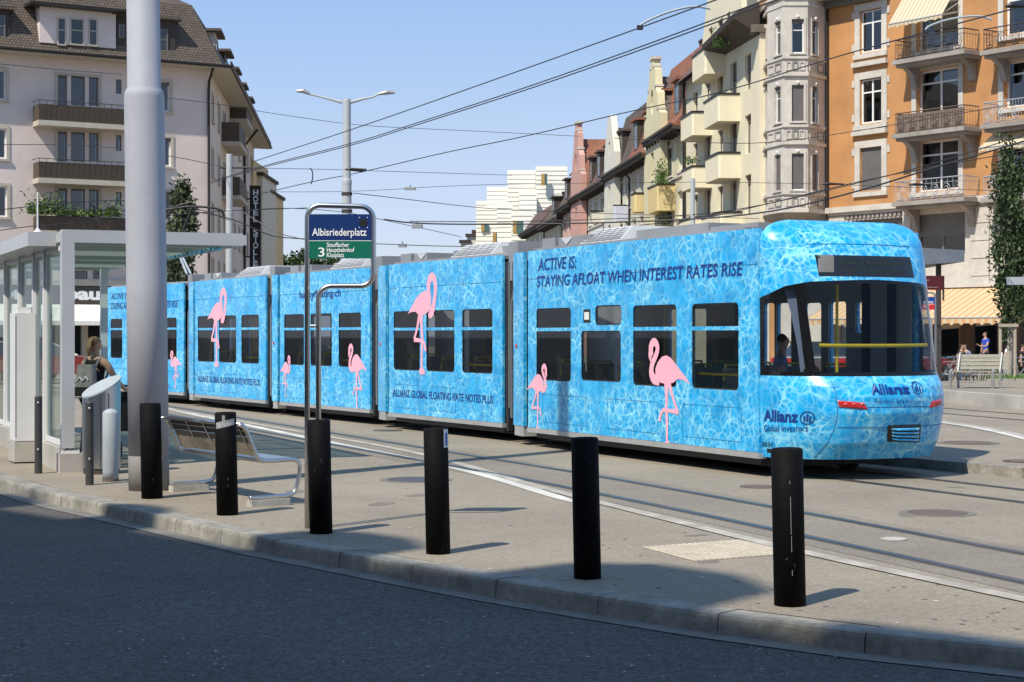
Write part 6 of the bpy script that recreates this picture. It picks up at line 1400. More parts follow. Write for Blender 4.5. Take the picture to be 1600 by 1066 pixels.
for lab, x, y, D in (('dark insulator clamp right of the lamp mast', 556, 265, 59), ('black insulator left of the brick facade', 1302, 288, 64), ('black insulator clamp near the top right corner', 1588, 10, 32), ('black insulator before the lowest brick balcony', 1437, 289, 58)):
    w_ = 17*D/F; p = P(x, y, D); t = tag(MB().tube([p+Vector((-w_, 0, 0)), p+Vector((-w_*.5, 0, .015)), p+Vector((w_, 0, .0))], [.03, .055, .03], 6).build('insulator', M_black), lab, 'insulator')
t = thing('wire_hanger', 'black cantilever arm with wires in front of the leafy tree at left', 'wire hanger', tuple(P(300, 325, 52)))
for pts in ([(258, 328), (300, 322), (345, 326), (350, 338)], [(300, 324), (292, 345), (285, 360)], [(258, 340), (275, 322), (300, 316)]): MB().tube(chaikin([P(x, y, 52) for x, y in pts], 1), .035, 5).build('arm', M_black, t)
# pantograph of the tram
t_ = MB()
for a, b_ in (((281, 401), (292, 428)), ((285, 401), (298, 428))): t_.tube([P(*a, 47), P(*b_, 44)], .03, 6)
t_.build('pantograph', M_lg, tram, kind='stuff')
# ---------------------------------------------------------------- trees
M_bark = mat('bark', (.30, .27, .22, 1), .9, var=.3, vs=8, stretch=(3, 3, .6)); M_barkd = mat('bark_dark', (.10, .08, .06, 1), .9)
LF = [mat('poplar_leaf', (.060, .095, .038, 1), .55, var=.5, vs=2), mat('poplar_leaf_dark', (.022, .042, .015, 1), .55, var=.4, vs=2), mat('poplar_leaf_light', (.10, .14, .055, 1), .5, var=.3, vs=2)]
def column_tree(label, x, yb_, yt, wpx, D, nl, size, seed, zb=0, trunk=None, base=.12, name='columnar_tree', lm=None, skirt=0):
    rg = random.Random(seed); c = P(x, YH, D); zt_ = P(x, yt, D).z; z0 = P(x, yb_, D).z; R_ = wpx/2/F*D; h = zt_-z0
    t = thing(name, label, 'tree', (c.x, c.y, zb)); tr = MB(); tr.tube([(c.x, c.y, zb), (c.x+.03, c.y, z0), (c.x-.05, c.y, z0+h*.4), (c.x+.05, c.y, zt_-h*.1)], [base, base*.85, base*.6, .02], 10)
    br = []
    for k in range(26):
        a = rg.uniform(0, 6.28); z = z0+h*rg.uniform(.0, .75); r_ = R_*rg.uniform(.5, .95); ln = h*rg.uniform(.10, .22)
        e = (c.x+r_*math.cos(a), c.y+r_*math.sin(a), z+ln); tr.tube([(c.x, c.y, z), (c.x+r_*.6*math.cos(a), c.y+r_*.6*math.sin(a), z+ln*.4), e], [.035, .02, .008], 5); br.append(e)
    tr.build('trunk', trunk or M_bark, t)
    pts = []; cl = []
    for k in range(int(46)):
        u = rg.random(); prof = min(1, (u/.16)**.6)*min(1, ((1-u)/.30)**.75)*(.8+.35*rg.random()); a = rg.uniform(0, 6.28); rr_ = R_*prof*math.sqrt(rg.uniform(.15, 1)); cl.append((c.x+rr_*math.cos(a), c.y+rr_*math.sin(a), z0+h*u, R_*rg.uniform(.18, .36), h*rg.uniform(.035, .075)))
    for k in range(nl):
        q = rg.choice(cl); pts.append((q[0]+rg.gauss(0, q[3]), q[1]+rg.gauss(0, q[3]), q[2]+rg.gauss(0, q[4])))
    for e in br:
        for k in range(nl//260): pts.append((e[0]+rg.gauss(0, .12), e[1]+rg.gauss(0, .12), e[2]+rg.gauss(.05, .28)))
    foliage(pts, size, seed, 'crown', t, lm or LF); return t
LFl = [mat('acacia_leaf', (.085, .105, .055, 1), .55, var=.4, vs=2), mat('acacia_leaf_dark', (.045, .06, .03, 1), .55, var=.4, vs=2), mat('acacia_leaf_light', (.15, .17, .095, 1), .5, var=.3, vs=2)]
column_tree('slender dark columnar tree in front of the brick house at the right edge', 1577, 505, 238, 47, 58, 7200, .085, 11, .3, None, .11)
column_tree('leafy upright tree before the flank of the pink house, behind the mast', 286, 470, 292, 42, 78, 4200, .13, 21, 0, M_barkd, .14, lm=LFl)
column_tree('second leafy crown close behind the big mast', 262, 450, 350, 24, 80, 900, .13, 23, 0, M_barkd, .12, lm=LFl)
for k, (x, y, w_, D) in enumerate(((455, 400, 50, 170), (480, 396, 60, 180), (520, 404, 40, 176), (430, 404, 26, 165))):
    column_tree(('round green treetop behind the tram left of the stop sign', 'green treetop directly behind the stop sign tube', 'low treetop behind the lamp mast foot', 'small treetop beside the dark roofed row')[k], x, 470, y, w_, D, 1500, .28, 31+k, 0, M_barkd, .2, 'street_tree')
# tree stakes
st_ = thing('tree_stakes', 'pair of wooden stakes with crossbar supporting the slender tree', 'tree stake', tuple(P(1577, YH, 57).xy)+(.3,)); M_stake = mat('stake_wood', (.36, .31, .24, 1), .9, var=.15)
for x in (1563, 1586): a = P(x, 508, 57.0); MB().tube([(a.x, 57, .3), (a.x, 57, a.z)], .055, 8).build('stake', M_stake, st_)
a, b_ = P(1560, 509, 57), P(1590, 506, 57); MB().box(a.x, b_.x, 56.9, 57.0, a.z-.04, a.z+.06).build('crossbar', M_stake, st_)
gr = MB(); rg = random.Random(9)
for k in range(260):
    x = P(1590, 0, 57).x+rg.gauss(0, .5); y = 57+rg.uniform(-.5, .8); gr.add([(x, y, .3), (x+.03, y, .3), (x+rg.gauss(0, .04), y, .3+rg.uniform(.05, .22))], [(0, 1, 2)])
gr.build('grass', [M_leaf], kind='stuff', label='weedy grass tuft at the foot of the slender tree')
# ---------------------------------------------------------------- far platform furniture
FB = Gp(1484, 607, PZ); t = thing('bench', 'weathered wooden slatted bench on the far platform at right', 'bench', (FB.x, FB.y, PZ))
bx0, bx1, D = P(1483, 0, 46).x, P(1553, 0, 46).x, 46.0; M_old = mat('old_grey_wood', (.28, .26, .20, 1), .85, var=.2, vs=6, stretch=(1, 8, 8)); M_alu = mat('cast_aluminium', (.26, .26, .25, 1), .5, .3)
xo = P(1570, 0, 47).x-bx1
for k in range(4): 
    z = PZ+.50+k*.105; MB().add([(bx0+xo*.6+k*.02, D+.62+k*.04, z), (bx1+xo*.95+k*.02, D+.62+k*.04, z), (bx1+xo*.95+k*.02+.02, D+.66+k*.04, z+.088), (bx0+xo*.6+k*.02+.02, D+.66+k*.04, z+.088), (bx0+xo*.6+k*.02, D+.65+k*.04, z), (bx1+xo*.95+k*.02, D+.65+k*.04, z), (bx1+xo*.95+k*.02+.02, D+.69+k*.04, z+.088), (bx0+xo*.6+k*.02+.02, D+.69+k*.04, z+.088)], [(0, 1, 2, 3), (7, 6, 5, 4), (0, 4, 5, 1), (3, 2, 6, 7), (1, 5, 6, 2), (0, 3, 7, 4)]).build('back_slat', M_old, t)
for k in range(4): MB().box(bx0+.02+xo*.15*k, bx1-.02+xo*.15*k, D+.02+k*.15, D+.14+k*.15, PZ+.43, PZ+.465).build('seat_slat', M_old, t)
for x in (bx0, bx1-.06):
    MB().tube([(x+.03, D+.0, PZ), (x+.03, D, PZ+.44), (x+.03+xo*.1, D+.08, PZ+.5)], [.045, .04, .04], 8).build('leg', M_alu, t); MB().tube([(x+.03+xo*.6, D+.5, PZ), (x+.03+xo*.6, D+.56, PZ+.44), (x+.1+xo*.7, D+.8, PZ+.94)], .035, 8).build('back_post', M_alu, t)
# railing with posts behind the platform
t = thing('railing', 'low grey tube railing behind the far platform bench', 'railing', tuple(P(1480, YH, 58.5).xy)+(PZ,)); D = 58.5
for k in range(16): x = P(1482, 0, D).x-5.6+k*1.5; MB().box(x-.04, x+.04, D-.04, D+.04, .0, P(0, 558, D).z+.0).build('post', M_galv, t)
for y, r in ((559, .03), (586, .02)): z = P(0, y, D).z; MB().tube([(P(1482, 0, D).x-5.6, D, z), (P(1482, 0, D).x+17, D, z)], r, 6).build('rail_tube', M_galv, t)
# platform shelter roof, information board, stop sign
D = 52; t = thing('platform_shelter', 'dark grey flat canopy behind the rear end of the tram', 'shelter', tuple(P(1460, YH, D).xy)+(PZ,))
a, b_, c_ = P(1380, 384, D+3), P(1507, 391, D), P(1507, 409, D)
MB().add([(a.x, D+3, a.z), (b_.x, D, b_.z), (b_.x, D, c_.z), (a.x, D+3, P(0, 418, D+3).z), (a.x+1.5, D+6, a.z), (b_.x+.15, D+2.4, b_.z), (b_.x+.15, D+2.4, c_.z+.05), (a.x+1.5, D+6, P(0, 418, D+3).z)], [(3, 2, 1, 0), (4, 5, 6, 7), (0, 1, 5, 4), (1, 2, 6, 5), (2, 3, 7, 6), (3, 0, 4, 7)]).build('canopy', mat('canopy_grey', (.115, .135, .16, 1), .5), t)
x = P(1466, 0, D+1.5).x; MB().box(x-.07, x+.07, D+1.4, D+1.54, PZ, P(0, 408, D+1.5).z).build('post', M_iron, t)
D = 50; t = thing('information_board', 'dark red information board under the grey canopy with small white lines', 'sign', tuple(P(1455, 440, D))); a, b_ = P(1424, 431, D), P(1474, 453, D)
MB().box(a.x, b_.x, D, D+.15, b_.z, a.z).build('board', mat('dark_red_board', (.075, .008, .012, 1), .4), t); MB().tube([P(1474, 431, D+.07), P(1474, 470, D+.07)], .03, 6).build('post', M_iron, t)
for k, (x0, y, w_) in enumerate(((1438, 438, 14), (1436, 444, 11), (1440, 449, 26))): a, b_ = P(x0, y-.5, D), P(x0+w_, y+.5, D); MB().box(a.x, b_.x, D-.012, D-.003, b_.z, a.z).build('text_line', mat('dull_print', (.30, .20, .20, 1), .6), t)
a, b_ = P(1438, 426, D), P(1446, 431, D); MB().box(a.x, b_.x, D+.02, D+.1, b_.z, a.z).build('small_red_sign', mat('sign_red', (.50, .02, .03, 1), .45), t)
D = 47; t = thing('stop_sign', 'far tram stop sign with blue and red plates in a tube loop', 'sign', tuple(P(1450, YH, D).xy)+(PZ,)); q = lambda x, y: P(x, y, D)
MB().tube(chaikin([q(1436, 610)]+[q(1436, 462), q(1438, 457.5), q(1458, 457.5), q(1461.5, 462)]+[Vector((q(1461.5, 0).x, D, PZ))], 1), .028, 8).build('tube_frame', M_steel, t)
MB().tube([Vector((q(1455.5, 0).x, D, PZ)), q(1455.5, 500), q(1453, 497), q(1440, 497)], .028, 6).build('tube_frame', M_steel, t)
for y0, y1, m_ in ((464, 474.7, M_blue2 := mat('far_sign_blue', (.01, .05, .27, 1), .4)), (475.8, 484, mat('sign_red', (.50, .02, .03, 1), .45))): a, b_ = q(1438, y0), q(1460.8, y1); MB().box(a.x, b_.x, D-.02, D+.02, b_.z, a.z).build('plate', m_, t)
a, b_ = q(1441, 471.4), q(1457.5, 472.8); MB().box(a.x, b_.x, D-.03, D-.021, b_.z, a.z).build('name_line', M_wtxt, t)
a, b_ = q(1443, 478), q(1450, 480.5); MB().box(a.x, b_.x, D-.03, D-.021, b_.z, a.z).build('number_mark', M_wtxt, t)
a, b_ = P(1577, 433, 40), P(1640, 445, 40); t = thing('pale_signal_arm', 'pale grey flat bar entering at the right edge before the tree', 'signal arm', tuple(a)); MB().box(a.x, b_.x, 40, 40.25, b_.z, a.z, bev=.02).build('bar', M_lg, t); MB().tube([(b_.x, 40.12, 0.13), (b_.x, 40.12, a.z)], .06, 8).build('post', M_lg, t)
# long orange awning of the cafe with its dark terrace
aw_ = thing('cafe_awning', 'long orange and cream striped awning over the cafe terrace', 'awning', tuple(fo.w(6, 0, 3).xyz)); LOC = aw_
s0 = fo.s(1330); s1 = fo.s(1660); z1_ = fo.uv(1480, 450)[1]; z0_ = fo.uv(1480, 497, 3.2)[1]
o = awning(fo, s0, s1, z1_, z0_, .05, 3.2, .34, M_oawn, 'awning_cloth', aw_)
MB(fo.M).box(s0, s1, z1_, z1_+.18, .003, .25).build('awning_box', M_stone, aw_)
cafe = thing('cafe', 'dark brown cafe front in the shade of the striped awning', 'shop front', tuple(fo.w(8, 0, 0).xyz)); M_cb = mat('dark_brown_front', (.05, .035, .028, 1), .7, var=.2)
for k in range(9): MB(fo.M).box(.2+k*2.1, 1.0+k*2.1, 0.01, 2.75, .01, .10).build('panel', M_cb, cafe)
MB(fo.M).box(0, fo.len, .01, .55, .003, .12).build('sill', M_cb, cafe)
# ---------------------------------------------------------------- people
SKIN = mat('skin', (.42, .25, .17, 1), .55, var=.05); HAIRB = mat('blonde_hair', (.20, .13, .065, 1), .7, var=.45, vs=40, stretch=(1, 1, .2)); HAIRD = mat('brown_hair', (.06, .035, .02, 1), .7, var=.3, vs=40)
def skin_obj(name, pts, edges, rad, m_, parent, sub=2, root=0):
    me = bpy.data.meshes.new(name); me.from_pydata(pts, edges, []); o = link(name, me, parent); me.materials.append(m_)
    sk = o.modifiers.new('skin', 'SKIN'); sk.use_smooth_shade = True
    for i, r in enumerate(rad):
        v = me.skin_vertices[0].data[i]; v.radius = r if isinstance(r, tuple) else (r, r)
    me.skin_vertices[0].data[root].use_root = True
    sb = o.modifiers.new('sub', 'SUBSURF'); sb.levels = sub; sb.render_levels = sub
    dg = bpy.context.evaluated_depsgraph_get(); m2 = bpy.data.meshes.new_from_object(o.evaluated_get(dg)); o.modifiers.clear(); o.data = m2; m2.name = name
    for p in m2.polygons: p.use_smooth = True
    return o
def person(label, loc, rz, h=1.72, shirt=None, trousers=None, hair=None, pose='stand', sleeves=True, long_hair=False, armR=None, armL=None, legs=True, detail=True, female=False, group=None, hunch=0):
    t = local_thing('person', label, 'person', loc, rz, group); k = h/1.75; sw = .17 if female else .20
    # facing local -y ; x to the person's left
    sit = pose == 'sit'; hipz = .50 if sit else .93; up = hipz-.93
    fw = hunch
    V_ = [(0, 0, hipz), (0, .0, 1.10+up), (0, -.01-fw*.4, 1.28+up), (0, -.0-fw*.8, 1.43+up), (0, -.01-fw, 1.50+up), (0, -.015-fw*1.1, 1.56+up), (0, -.03-fw*1.2, 1.64+up), (0, -.015-fw*1.2, 1.71+up)]
    E_ = [(i, i+1) for i in range(7)]; Rr = [(.14 if not female else .15, .10), (.125 if not female else .11, .085), (.15 if not female else .13, .10), (.12, .075), .052, .050, (.072, .090), (.062, .075)]
    def limb(ps, rs, start):
        i0 = start
        for p_, r_ in zip(ps, rs): V_.append(p_); Rr.append(r_); E_.append((i0, len(V_)-1)); i0 = len(V_)-1
        return i0
    AL = armL or [(.27, .0, 1.16), (.29, -.03, .92), (.30, -.05, .84)]; AR = armR or [(-.27, .0, 1.16), (-.29, -.03, .92), (-.30, -.05, .84)]
    tips = []
    for sx, A in ((1, AL), (-1, AR)):
        ps = [(sx*sw*.62, -fw*.7, 1.42+up), (sx*(sw+.01), -fw*.7, 1.39+up)]+[(a, b-fw*.5, c+up) for a, b, c in A]; 
        limb(ps, [.07, .056, .042, .030, .034], 3); tips.append((Vector(ps[-2]), Vector(ps[-1])))
    if legs:
        for sx in (1, -1):
            if sit: limb([(sx*.10, -.02, hipz-.02), (sx*.12, -.44, .50), (sx*.12, -.46, .10), (sx*.12, -.50, .05), (sx*.13, -.62, .035)], [.10, .07, .045, .045, .03], 0)
            else: limb([(sx*.09, 0, .86), (sx*.10, -.02+.06*sx, .50), (sx*.11, .02+.10*sx, .10), (sx*.11, .0+.10*sx, .05), (sx*.12, -.13+.10*sx, .035)], [.10, .065, .042, .045, .03], 0)
    sc_ = lambda pts: [(x*k, y*k, z*k) for x, y, z in pts]
    body = skin_obj('body', sc_(V_), E_, [tuple(q*k for q in r) if isinstance(r, tuple) else r*k for r in Rr], SKIN, t)
    # hands: palm and fingers
    if detail:
        for a, b in tips:
            d = (b-a).normalized(); sd = d.cross(Vector((0, 1, 0))).normalized() if abs(d.y) < .9 else Vector((1, 0, 0)); hv = [tuple(b-d*.02), tuple(b+d*.05)]; he = [(0, 1)]; hr_ = [(.03, .016), (.036, .014)]
            for j, l_ in enumerate((.055, .066, .062, .048)): 
                o_ = sd*(-.027+.018*j); hv += [tuple(b+d*.06+o_), tuple(b+d*(.06+l_*.55)+o_*1.1), tuple(b+d*(.06+l_)+o_*1.1+Vector((0, -.012, 0)))]; he += [(1, len(hv)-3), (len(hv)-3, len(hv)-2), (len(hv)-2, len(hv)-1)]; hr_ += [.010, .009, .007]
            hv += [tuple(b+d*.01-sd*.035), tuple(b+d*.045-sd*.052)]; he += [(0, len(hv)-2), (len(hv)-2, len(hv)-1)]; hr_ += [.011, .009]
            skin_obj('hand', sc_(hv), he, [tuple(q*k for q in r) if isinstance(r, tuple) else r*k for r in hr_], SKIN, t, 1)
    # clothes follow the body
    g = .012; ts = [V_[0], V_[1], V_[2], (V_[3][0], V_[3][1], V_[3][2]-.01)]; te = [(0, 1), (1, 2), (2, 3)]; tr_ = [(Rr[0][0]+g, Rr[0][1]+g), (Rr[1][0]+g, Rr[1][1]+g), (Rr[2][0]+g, Rr[2][1]+g), (.12+g, .075+g)]
    for sx, A in ((1, AL), (-1, AR)):
        n0 = len(ts); ts.append((sx*sw*.62, -fw*.7, 1.415+up)); tr_.append(.078); te.append((3, n0))
        if sleeves: a = A[0]; ts += [(sx*(sw+.01), -fw*.7, 1.385+up), ((sx*sw+a[0])/2, a[1]*.5-fw*.6, (1.39+a[2])/2+up)]; tr_ += [.070, .064]; te += [(n0, n0+1), (n0+1, n0+2)]
    skin_obj('top', sc_(ts), te, [tuple(q*k for q in r) if isinstance(r, tuple) else r*k for r in tr_], shirt, t)
    if legs and trousers:
        if sit: lv = [(0, 0, hipz-.01)]+[p_ for sx in (1, -1) for p_ in ((sx*.10, -.02, hipz-.02), (sx*.12, -.44, .50), (sx*.12, -.46, .12))]
        else: lv = [(0, 0, hipz+.03)]+[p_ for sx in (1, -1) for p_ in ((sx*.09, 0, .86), (sx*.10, -.02+.06*sx, .50), (sx*.11, .02+.10*sx, .12))]
        skin_obj('trousers', sc_(lv), [(0, 1), (1, 2), (2, 3), (0, 4), (4, 5), (5, 6)], [tuple(q*k for q in r) for r in ((.155, .115),)+((.105, .105), (.078, .078), (.06, .06))*2], trousers, t)
    hx, hy, hz_ = V_[6]; hv = [(0, hy+.02, hz_-.02), (0, hy+.03, hz_+.05), (0, hy-.02, hz_+.095)]; he = [(0, 1), (1, 2)]; hr_ = [(.080, .075), (.084, .09), (.05, .055)]
    if long_hair: hv += [(0, hy+.115, hz_+.06), (0.01, hy+.15, hz_-.03), (0.02, hy+.14, hz_-.14)]; he += [(1, 3), (3, 4), (4, 5)]; hr_ += [.05, .055, .025]
    skin_obj('hair', sc_(hv), he, [tuple(q*k for q in r) if isinstance(r, tuple) else r*k for r in hr_], hair or HAIRD, t)
    if detail:
        fy = (hy-.088)*k; nb = MB(); nb.add([(0, fy-.022, (hz_-.03)*k), (-.014, fy+.008, (hz_-.035)*k), (.014, fy+.008, (hz_-.035)*k), (0, fy+.004, (hz_+.015)*k)], [(0, 1, 3), (0, 3, 2), (0, 2, 1)]); nb.build('nose', SKIN, t)
        for sx in (-1, 1):
            MB(Matrix.Translation((sx*.030*k, fy+.012, (hz_+.008)*k))).lathe([(.003, -.006), (.010, 0), (.003, .006)], 8).build('eye', M_black, t)
            MB(Matrix.Translation((sx*.080*k, (hy)*k, (hz_-.01)*k))).lathe([(.004, -.026), (.012, -.01), (.014, .012), (.005, .026)], 8).build('ear', SKIN, t)
        MB().box(-.022*k, .022*k, fy+.004, fy+.012, (hz_-.062)*k, (hz_-.054)*k).build('mouth', mat('lips', (.35, .12, .10, 1), .5), t)
    return t
BLK = mat('black_cloth', (.012, .012, .014, 1), .9); 
c = P(150, YH, 22.6); W1 = person('woman with blonde hair and black sleeveless top seen from behind, beside the steel bin', (c.x-.01, c.y, 0), math.radians(158), 1.70, BLK, mat('dark_jeans', (.02, .024, .035, 1), .9), HAIRB, 'stand', False, True,
    armL=[(.25, -.10, 1.18), (.22, -.38, 1.06), (.20, -.44, 1.05)], armR=[(-.27, -.08, 1.18), (-.24, -.34, 1.04), (-.22, -.42, 1.03)], female=True)
bp_ = local_thing('backpack', 'grey and black backpack with white pattern worn by the blonde woman', 'backpack', (c.x-.01, c.y, 0), math.radians(158)); M_gp = mat('grey_canvas', (.22, .21, .20, 1), .85, var=.25, vs=14)
b = MB(); b.prism(rrect(-.15, .15, .13, .27, .05), .98, 1.34, 0, None, [(x*.85, .13+(y-.13)*.8) for x, y in rrect(-.15, .15, .13, .27, .05)]); b.build('bag', M_gp, bp_, smooth=False)
MB().prism(rrect(-.155, .155, .128, .285, .05), .93, 1.05).build('bottom', BLK, bp_); MB().tube(chaikin([Vector((-.08, .272, 1.14)), Vector((-.04, .275, 1.20)), Vector((0, .275, 1.12)), Vector((.05, .275, 1.19)), Vector((.09, .272, 1.13))], 2), .008, 5).build('print', M_white, bp_)
for sx in (-1, 1): MB().tube(chaikin([Vector((sx*.09, .13, 1.30)), Vector((sx*.11, .05, 1.44)), Vector((sx*.12, -.10, 1.40)), Vector((sx*.13, -.13, 1.22)), Vector((sx*.13, .10, 1.04))], 2), .016, 5).build('strap', M_gp, bp_)
# pushchair in front of her, mostly behind the mast
pc = local_thing('pushchair', 'black pushchair mostly hidden behind the big mast', 'pushchair', (P(196, 0, 23.2).x, 23.3, 0), math.radians(90))
for sy in (-.25, .25):
    MB().tube([(-.05, sy, 1.04), (-.0, sy, .98), (.35, sy, .30)], .014, 6).build('frame_tube', M_black, pc); MB().tube([(.55, sy, .70), (.05, sy, .16)], .014, 6).build('frame_tube', M_black, pc)
    for x in (.06, .62): MB(Matrix.Translation((x, sy, .13)) @ Matrix.Rotation(math.pi/2, 4, 'X')).lathe([(.13, -.02), (.13, .02), (.10, .02), (.02, .01)], 18).build('wheel', M_black, pc)
MB().tube([(-.05, -.25, 1.04), (-.05, .25, 1.04)], .018, 6).build('handle', M_black, pc)
MB().add([(.15, -.22, .45), (.5, -.22, .40), (.62, -.22, .62), (.05, -.22, .95), (.15, .22, .45), (.5, .22, .40), (.62, .22, .62), (.05, .22, .95)], [(0, 1, 2, 3), (7, 6, 5, 4), (0, 4, 5, 1), (1, 5, 6, 2), (3, 7, 4, 0)]).build('seat_shell', BLK, pc)
c = P(1540, YH, 70); person('man in a blue t-shirt walking left past the cafe', (c.x, 70, .12), math.radians(-75), 1.74, mat('blue_cloth', (.02, .07, .42, 1), .85), mat('dark_jeans', (.02, .024, .035, 1), .9), HAIRD, armL=[(.27, -.10, 1.18), (.22, -.34, 1.16), (.20, -.42, 1.2)], detail=True)
c = P(1572, YH, 71); person('seated man in a white shirt behind the slender tree trunk', (c.x, 71, .12), math.radians(60), 1.75, mat('white_cloth', (.72, .72, .72, 1), .85), BLK, HAIRD, 'sit', hunch=.10)
ch_ = local_thing('cafe_chair', 'dark cafe chair under the man in the white shirt', 'chair', (c.x, 71, .12), math.radians(60))
MB().box(-.22, .22, -.25, .22, .36, .40).build('seat', M_cb, ch_); MB().box(-.22, .22, .2, .23, .5, .85).build('backrest', M_cb, ch_)
for x in (-.2, .2):
    for y in (-.22, .2): MB().tube([(x, y, 0), (x, y, .36)], .015, 5).build('leg', M_iron, ch_)
M_tb = mat('cafe_table_top', (.30, .28, .25, 1), .5)
for i, (x, D, cl, rz_, lab) in enumerate(((1500, 72, BLK, 40, 'seated guest in dark clothes under the left part of the cafe awning'), (1511, 72.6, mat('grey_blue_cloth', (.16, .20, .28, 1), .9), -60, 'seated guest in a grey blue shirt facing left under the awning'), (1594, 70.5, BLK, 70, 'seated guest in black at the right edge under the awning'))):
    c = P(x, YH, D); person(lab, (c.x, D, .05), math.radians(rz_), 1.72, cl, BLK, HAIRD, 'sit', detail=False, hunch=.08)
    cc = local_thing('cafe_chair', ('dark chair under the leftmost seated cafe guest', 'dark chair under the guest in grey blue', 'dark chair under the guest at the right edge')[i], 'chair', (c.x, D, .05), math.radians(rz_)); MB().box(-.22, .22, -.25, .22, .38, .42).build('seat', M_cb, cc); MB().box(-.22, .22, .2, .23, .5, .85).build('backrest', M_cb, cc)
    for xx in (-.2, .2):
        for yy in (-.22, .2): MB().tube([(xx, yy, 0), (xx, yy, .38)], .015, 5).build('leg', M_iron, cc)
for i, x in enumerate((1505.5, 1584)):
    c = P(x, YH, 71.6); tt = local_thing('cafe_table', ('small round cafe table between the two seated guests', 'small round cafe table beside the slender tree')[i], 'table', (c.x, 71.6, .05)); MB().lathe([(.35, .72), (.35, .75), (.02, .75)], 16).build('table_top', M_tb, tt); MB().lathe([(.2, 0), (.03, .04), (.025, .72)], 10).build('leg', M_iron, tt)
v = FACS[0]; pt = v.w(v.uv(1217, 500, -.8)[0], 0, -.8); person('passenger standing in the rear of the tram, seen through the side window', (pt.x, pt.y, HB+.16), math.radians(85), 1.70, mat('grey_blue_cloth', (.16, .20, .28, 1), .9), BLK, HAIRD, 'sit', hunch=.03)
c = P(1095, 250, 104); 
# bicycles and a scooter behind the railing
M_cycle = mat('bicycle_frame', (.35, .36, .36, 1), .4, .5)
def bicycle():
    t = local_thing('bicycle', 'bicycle', 'bicycle', (0, 0, 0)); 
    for x in (-.52, .52):
        w_ = MB(Matrix.Translation((x, 0, .34))); w_.tube([(.33*math.cos(a*math.pi/10), 0, .33*math.sin(a*math.pi/10)) for a in range(21)], .018, 6); wh = w_.build('wheel', M_black, t)
        sp = MB(Matrix.Translation((x, 0, .34)))
        for a in range(8): sp.tube([(0, 0, 0), (.32*math.cos(a*math.pi/4), 0, .32*math.sin(a*math.pi/4))], .004, 3, cap=False)
        sp.build('spokes', M_steel, wh, kind='stuff')
    f_ = MB()
    for a, b in (((-.52, .34), (-.08, .30)), ((-.08, .30), (-.20, .82)), ((-.20, .78), (.36, .80)), ((.36, .80), (-.08, .30)), ((-.52, .34), (-.20, .78)), ((.34, .92), (.52, .34))): f_.tube([(a[0], 0, a[1]), (b[0], 0, b[1])], .018, 5)
    f_.build('frame', M_cycle, t); MB().tube([(.26, -.26, .98), (.36, -.08, .95), (.36, .08, .95), (.26, .26, .98)], .014, 5).build('handlebar', M_steel, t); MB().box(-.34, -.10, -.06, .06, .85, .90, bev=.03).build('saddle', M_black, t); return t
bk = bicycle(); spots = [(1476, 60.4, 15), (1489, 60.8, 40), (1500, 61.2, -20), (1513, 60.6, 25), (1524, 61.4, 60), (1595, 60.8, 20)]
bl_l = ['bicycle parked behind the railing nearest the far stop sign', 'second parked bicycle right of the far stop sign', 'bicycle parked behind the left half of the far bench', 'bicycle parked behind the middle of the far bench', 'bicycle near the walking man in blue', 'bicycle at the right edge beyond the slender tree']
for i, (x, D, a) in enumerate(spots):
    q = P(x, YH, D); o = bk if i == 0 else dup(bk, (q.x, D, 0.0), math.radians(a), bl_l[i], 'bicycles parked behind the railing')
    if i == 0: o.location = (q.x, D, 0.0); o.rotation_euler = (0, 0, math.radians(a)); o['label'] = bl_l[0]; o['group'] = 'bicycles parked behind the railing'
M_scr = mat('scooter_red', (.50, .02, .02, 1), .3)
q = P(1464, YH, 59.6); t = local_thing('scooter', 'red motor scooter partly hidden by the rear end of the tram', 'scooter', (q.x, 59.6, 0), math.radians(70))
for x in (-.55, .55): MB(Matrix.Translation((x, 0, .24)) @ Matrix.Rotation(math.pi/2, 4, 'X')).lathe([(.24, -.05), (.24, .05), (.15, .055), (.02, .04)], 18).build('wheel', M_black, t)
MB().add([(x, y*s_, z) for s_ in (1, -1) for x, y, z in ((-.75, .13, .55), (-.2, .14, .35), (.3, .13, .28), (.42, .15, .80), (.32, .15, .95), (.2, .14, .42), (-.1, .14, .50), (-.15, .13, .72), (-.7, .13, .75))], [tuple(range(9)), tuple(range(9, 18))[::-1]]+[(i, 9+i, 9+(i+1) % 9, (i+1) % 9) for i in range(9)]).build('body', M_scr, t)
MB().box(-.7, -.15, -.13, .13, .75, .83, bev=.05).build('seat', M_black, t); MB().tube([(.25, -.32, 1.05), (.32, 0, 1.0), (.25, .32, 1.05)], .018, 6).build('handlebar', M_black, t)
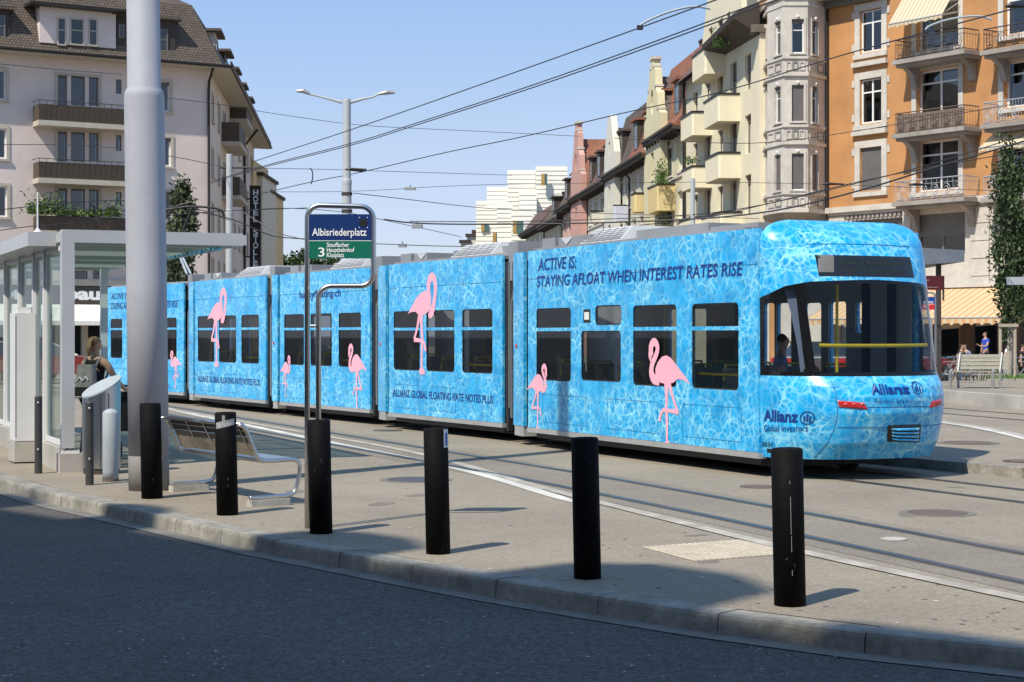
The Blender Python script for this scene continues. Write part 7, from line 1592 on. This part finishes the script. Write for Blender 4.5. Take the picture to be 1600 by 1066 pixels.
# parked cars seen through the tram windows and the shelter
def car(label, loc, rz, col, group=None):
    t = local_thing('parked_car', label, 'car', loc, rz, group); m_ = mat('car_paint_'+col[0], col[1], .25, .2, var=.02, spec=.6)
    prof = [(-2.1, .35), (-2.12, .75), (-1.95, .95), (-1.2, 1.02), (1.0, .98), (1.9, .82), (2.1, .6), (2.1, .32)]; roofp = [(-1.75, .97), (-1.35, 1.40), (-.9, 1.47), (.1, 1.45), (.95, 1.0)]
    def hull(pr, w0, w1, m, name, par, top=False):
        n = len(pr); zs_ = [p[1] for p in pr]; zl, zh = min(zs_), max(zs_); b = MB()
        b.add([(x, s_*(w0+(w1-w0)*((z-zl)/(zh-zl))), z) for s_ in (1, -1) for x, z in pr], [tuple(range(n)), tuple(range(n, 2*n))[::-1]]+[(i, n+i, n+(i+1) % n, (i+1) % n) for i in range(n)]); return b.build(name, m, par)
    body = hull(prof, .86, .84, m_, 'body', t); hull(roofp, .80, .60, M_pdark, 'window_band', t); MB().prism(rrect(-1.3, .05, -.60, .60, .15), 1.45, 1.49).build('roof', m_, t)
    for x in (-1.3, 1.3):
        for s_ in (-1, 1): MB(Matrix.Translation((x, s_*.80, .31)) @ Matrix.Rotation(math.pi/2, 4, 'X')).lathe([(.31, -.09), (.31, .09), (.20, .095), (.19, .08), (.02, .08)], 20).build('wheel', M_black, t)
    for s_ in (-1, 1): MB().box(-2.13, -2.09, s_*.62-.16, s_*.62+.16, .72, .88).build('tail_light', M_red, t); MB().box(2.04, 2.1, s_*.62-.16, s_*.62+.16, .62, .74).build('headlight', M_wtxt, t)
    return t
car('dark red car parked behind the tram rear windscreen', (P(1408, 0, 63).x, 63, 0), math.radians(20), ('red', (.25, .015, .015, 1)))
car('grey car parked farther left behind the tram rear', (P(1300, 0, 64).x, 64, 0), math.radians(20), ('grey', (.12, .12, .13, 1)))
car('red car standing beyond the shelter glass', (P(78, 0, 62).x, 62, 0), math.radians(10), ('bright_red', (.20, .03, .03, 1)))
car('white car standing beyond the shelter, left of the woman', (P(20, 0, 66).x, 66, 0), math.radians(10), ('white', (.6, .6, .6, 1)))
# plants and small figures on the balconies of the row
rg = random.Random(4)
for lab, x, y, off, n_, sz, hh in (('tall leafy plant on the ochre balcony', 1034, 287, 1.0, 500, .12, .9), ('green plant on the upper cream balcony by the window', 1126, 72, 1.0, 350, .11, .6), ('small plant on the left cream balcony parapet', 1080, 256, 1.0, 160, .10, .3), ('green plant low on the yellow house front', 1036, 350, .6, 300, .12, .8)):
    cc = P(x, y, (21.33-off)/((x-800)/F+.0944)); o = thing('balcony_plant', lab, 'plant', tuple(cc)); foliage([(cc.x+rg.gauss(0, .22), cc.y+rg.gauss(0, .4), cc.z+abs(rg.gauss(0, hh*.7))) for k in range(n_)], sz*.75, 3, 'leaves', o, kind='stuff')
cc = P(1094, 262, 106.5); person('person in black standing on the left cream balcony', (cc.x, cc.y, cc.z-.3), math.radians(-60), 1.7, BLK, BLK, HAIRD, detail=False)
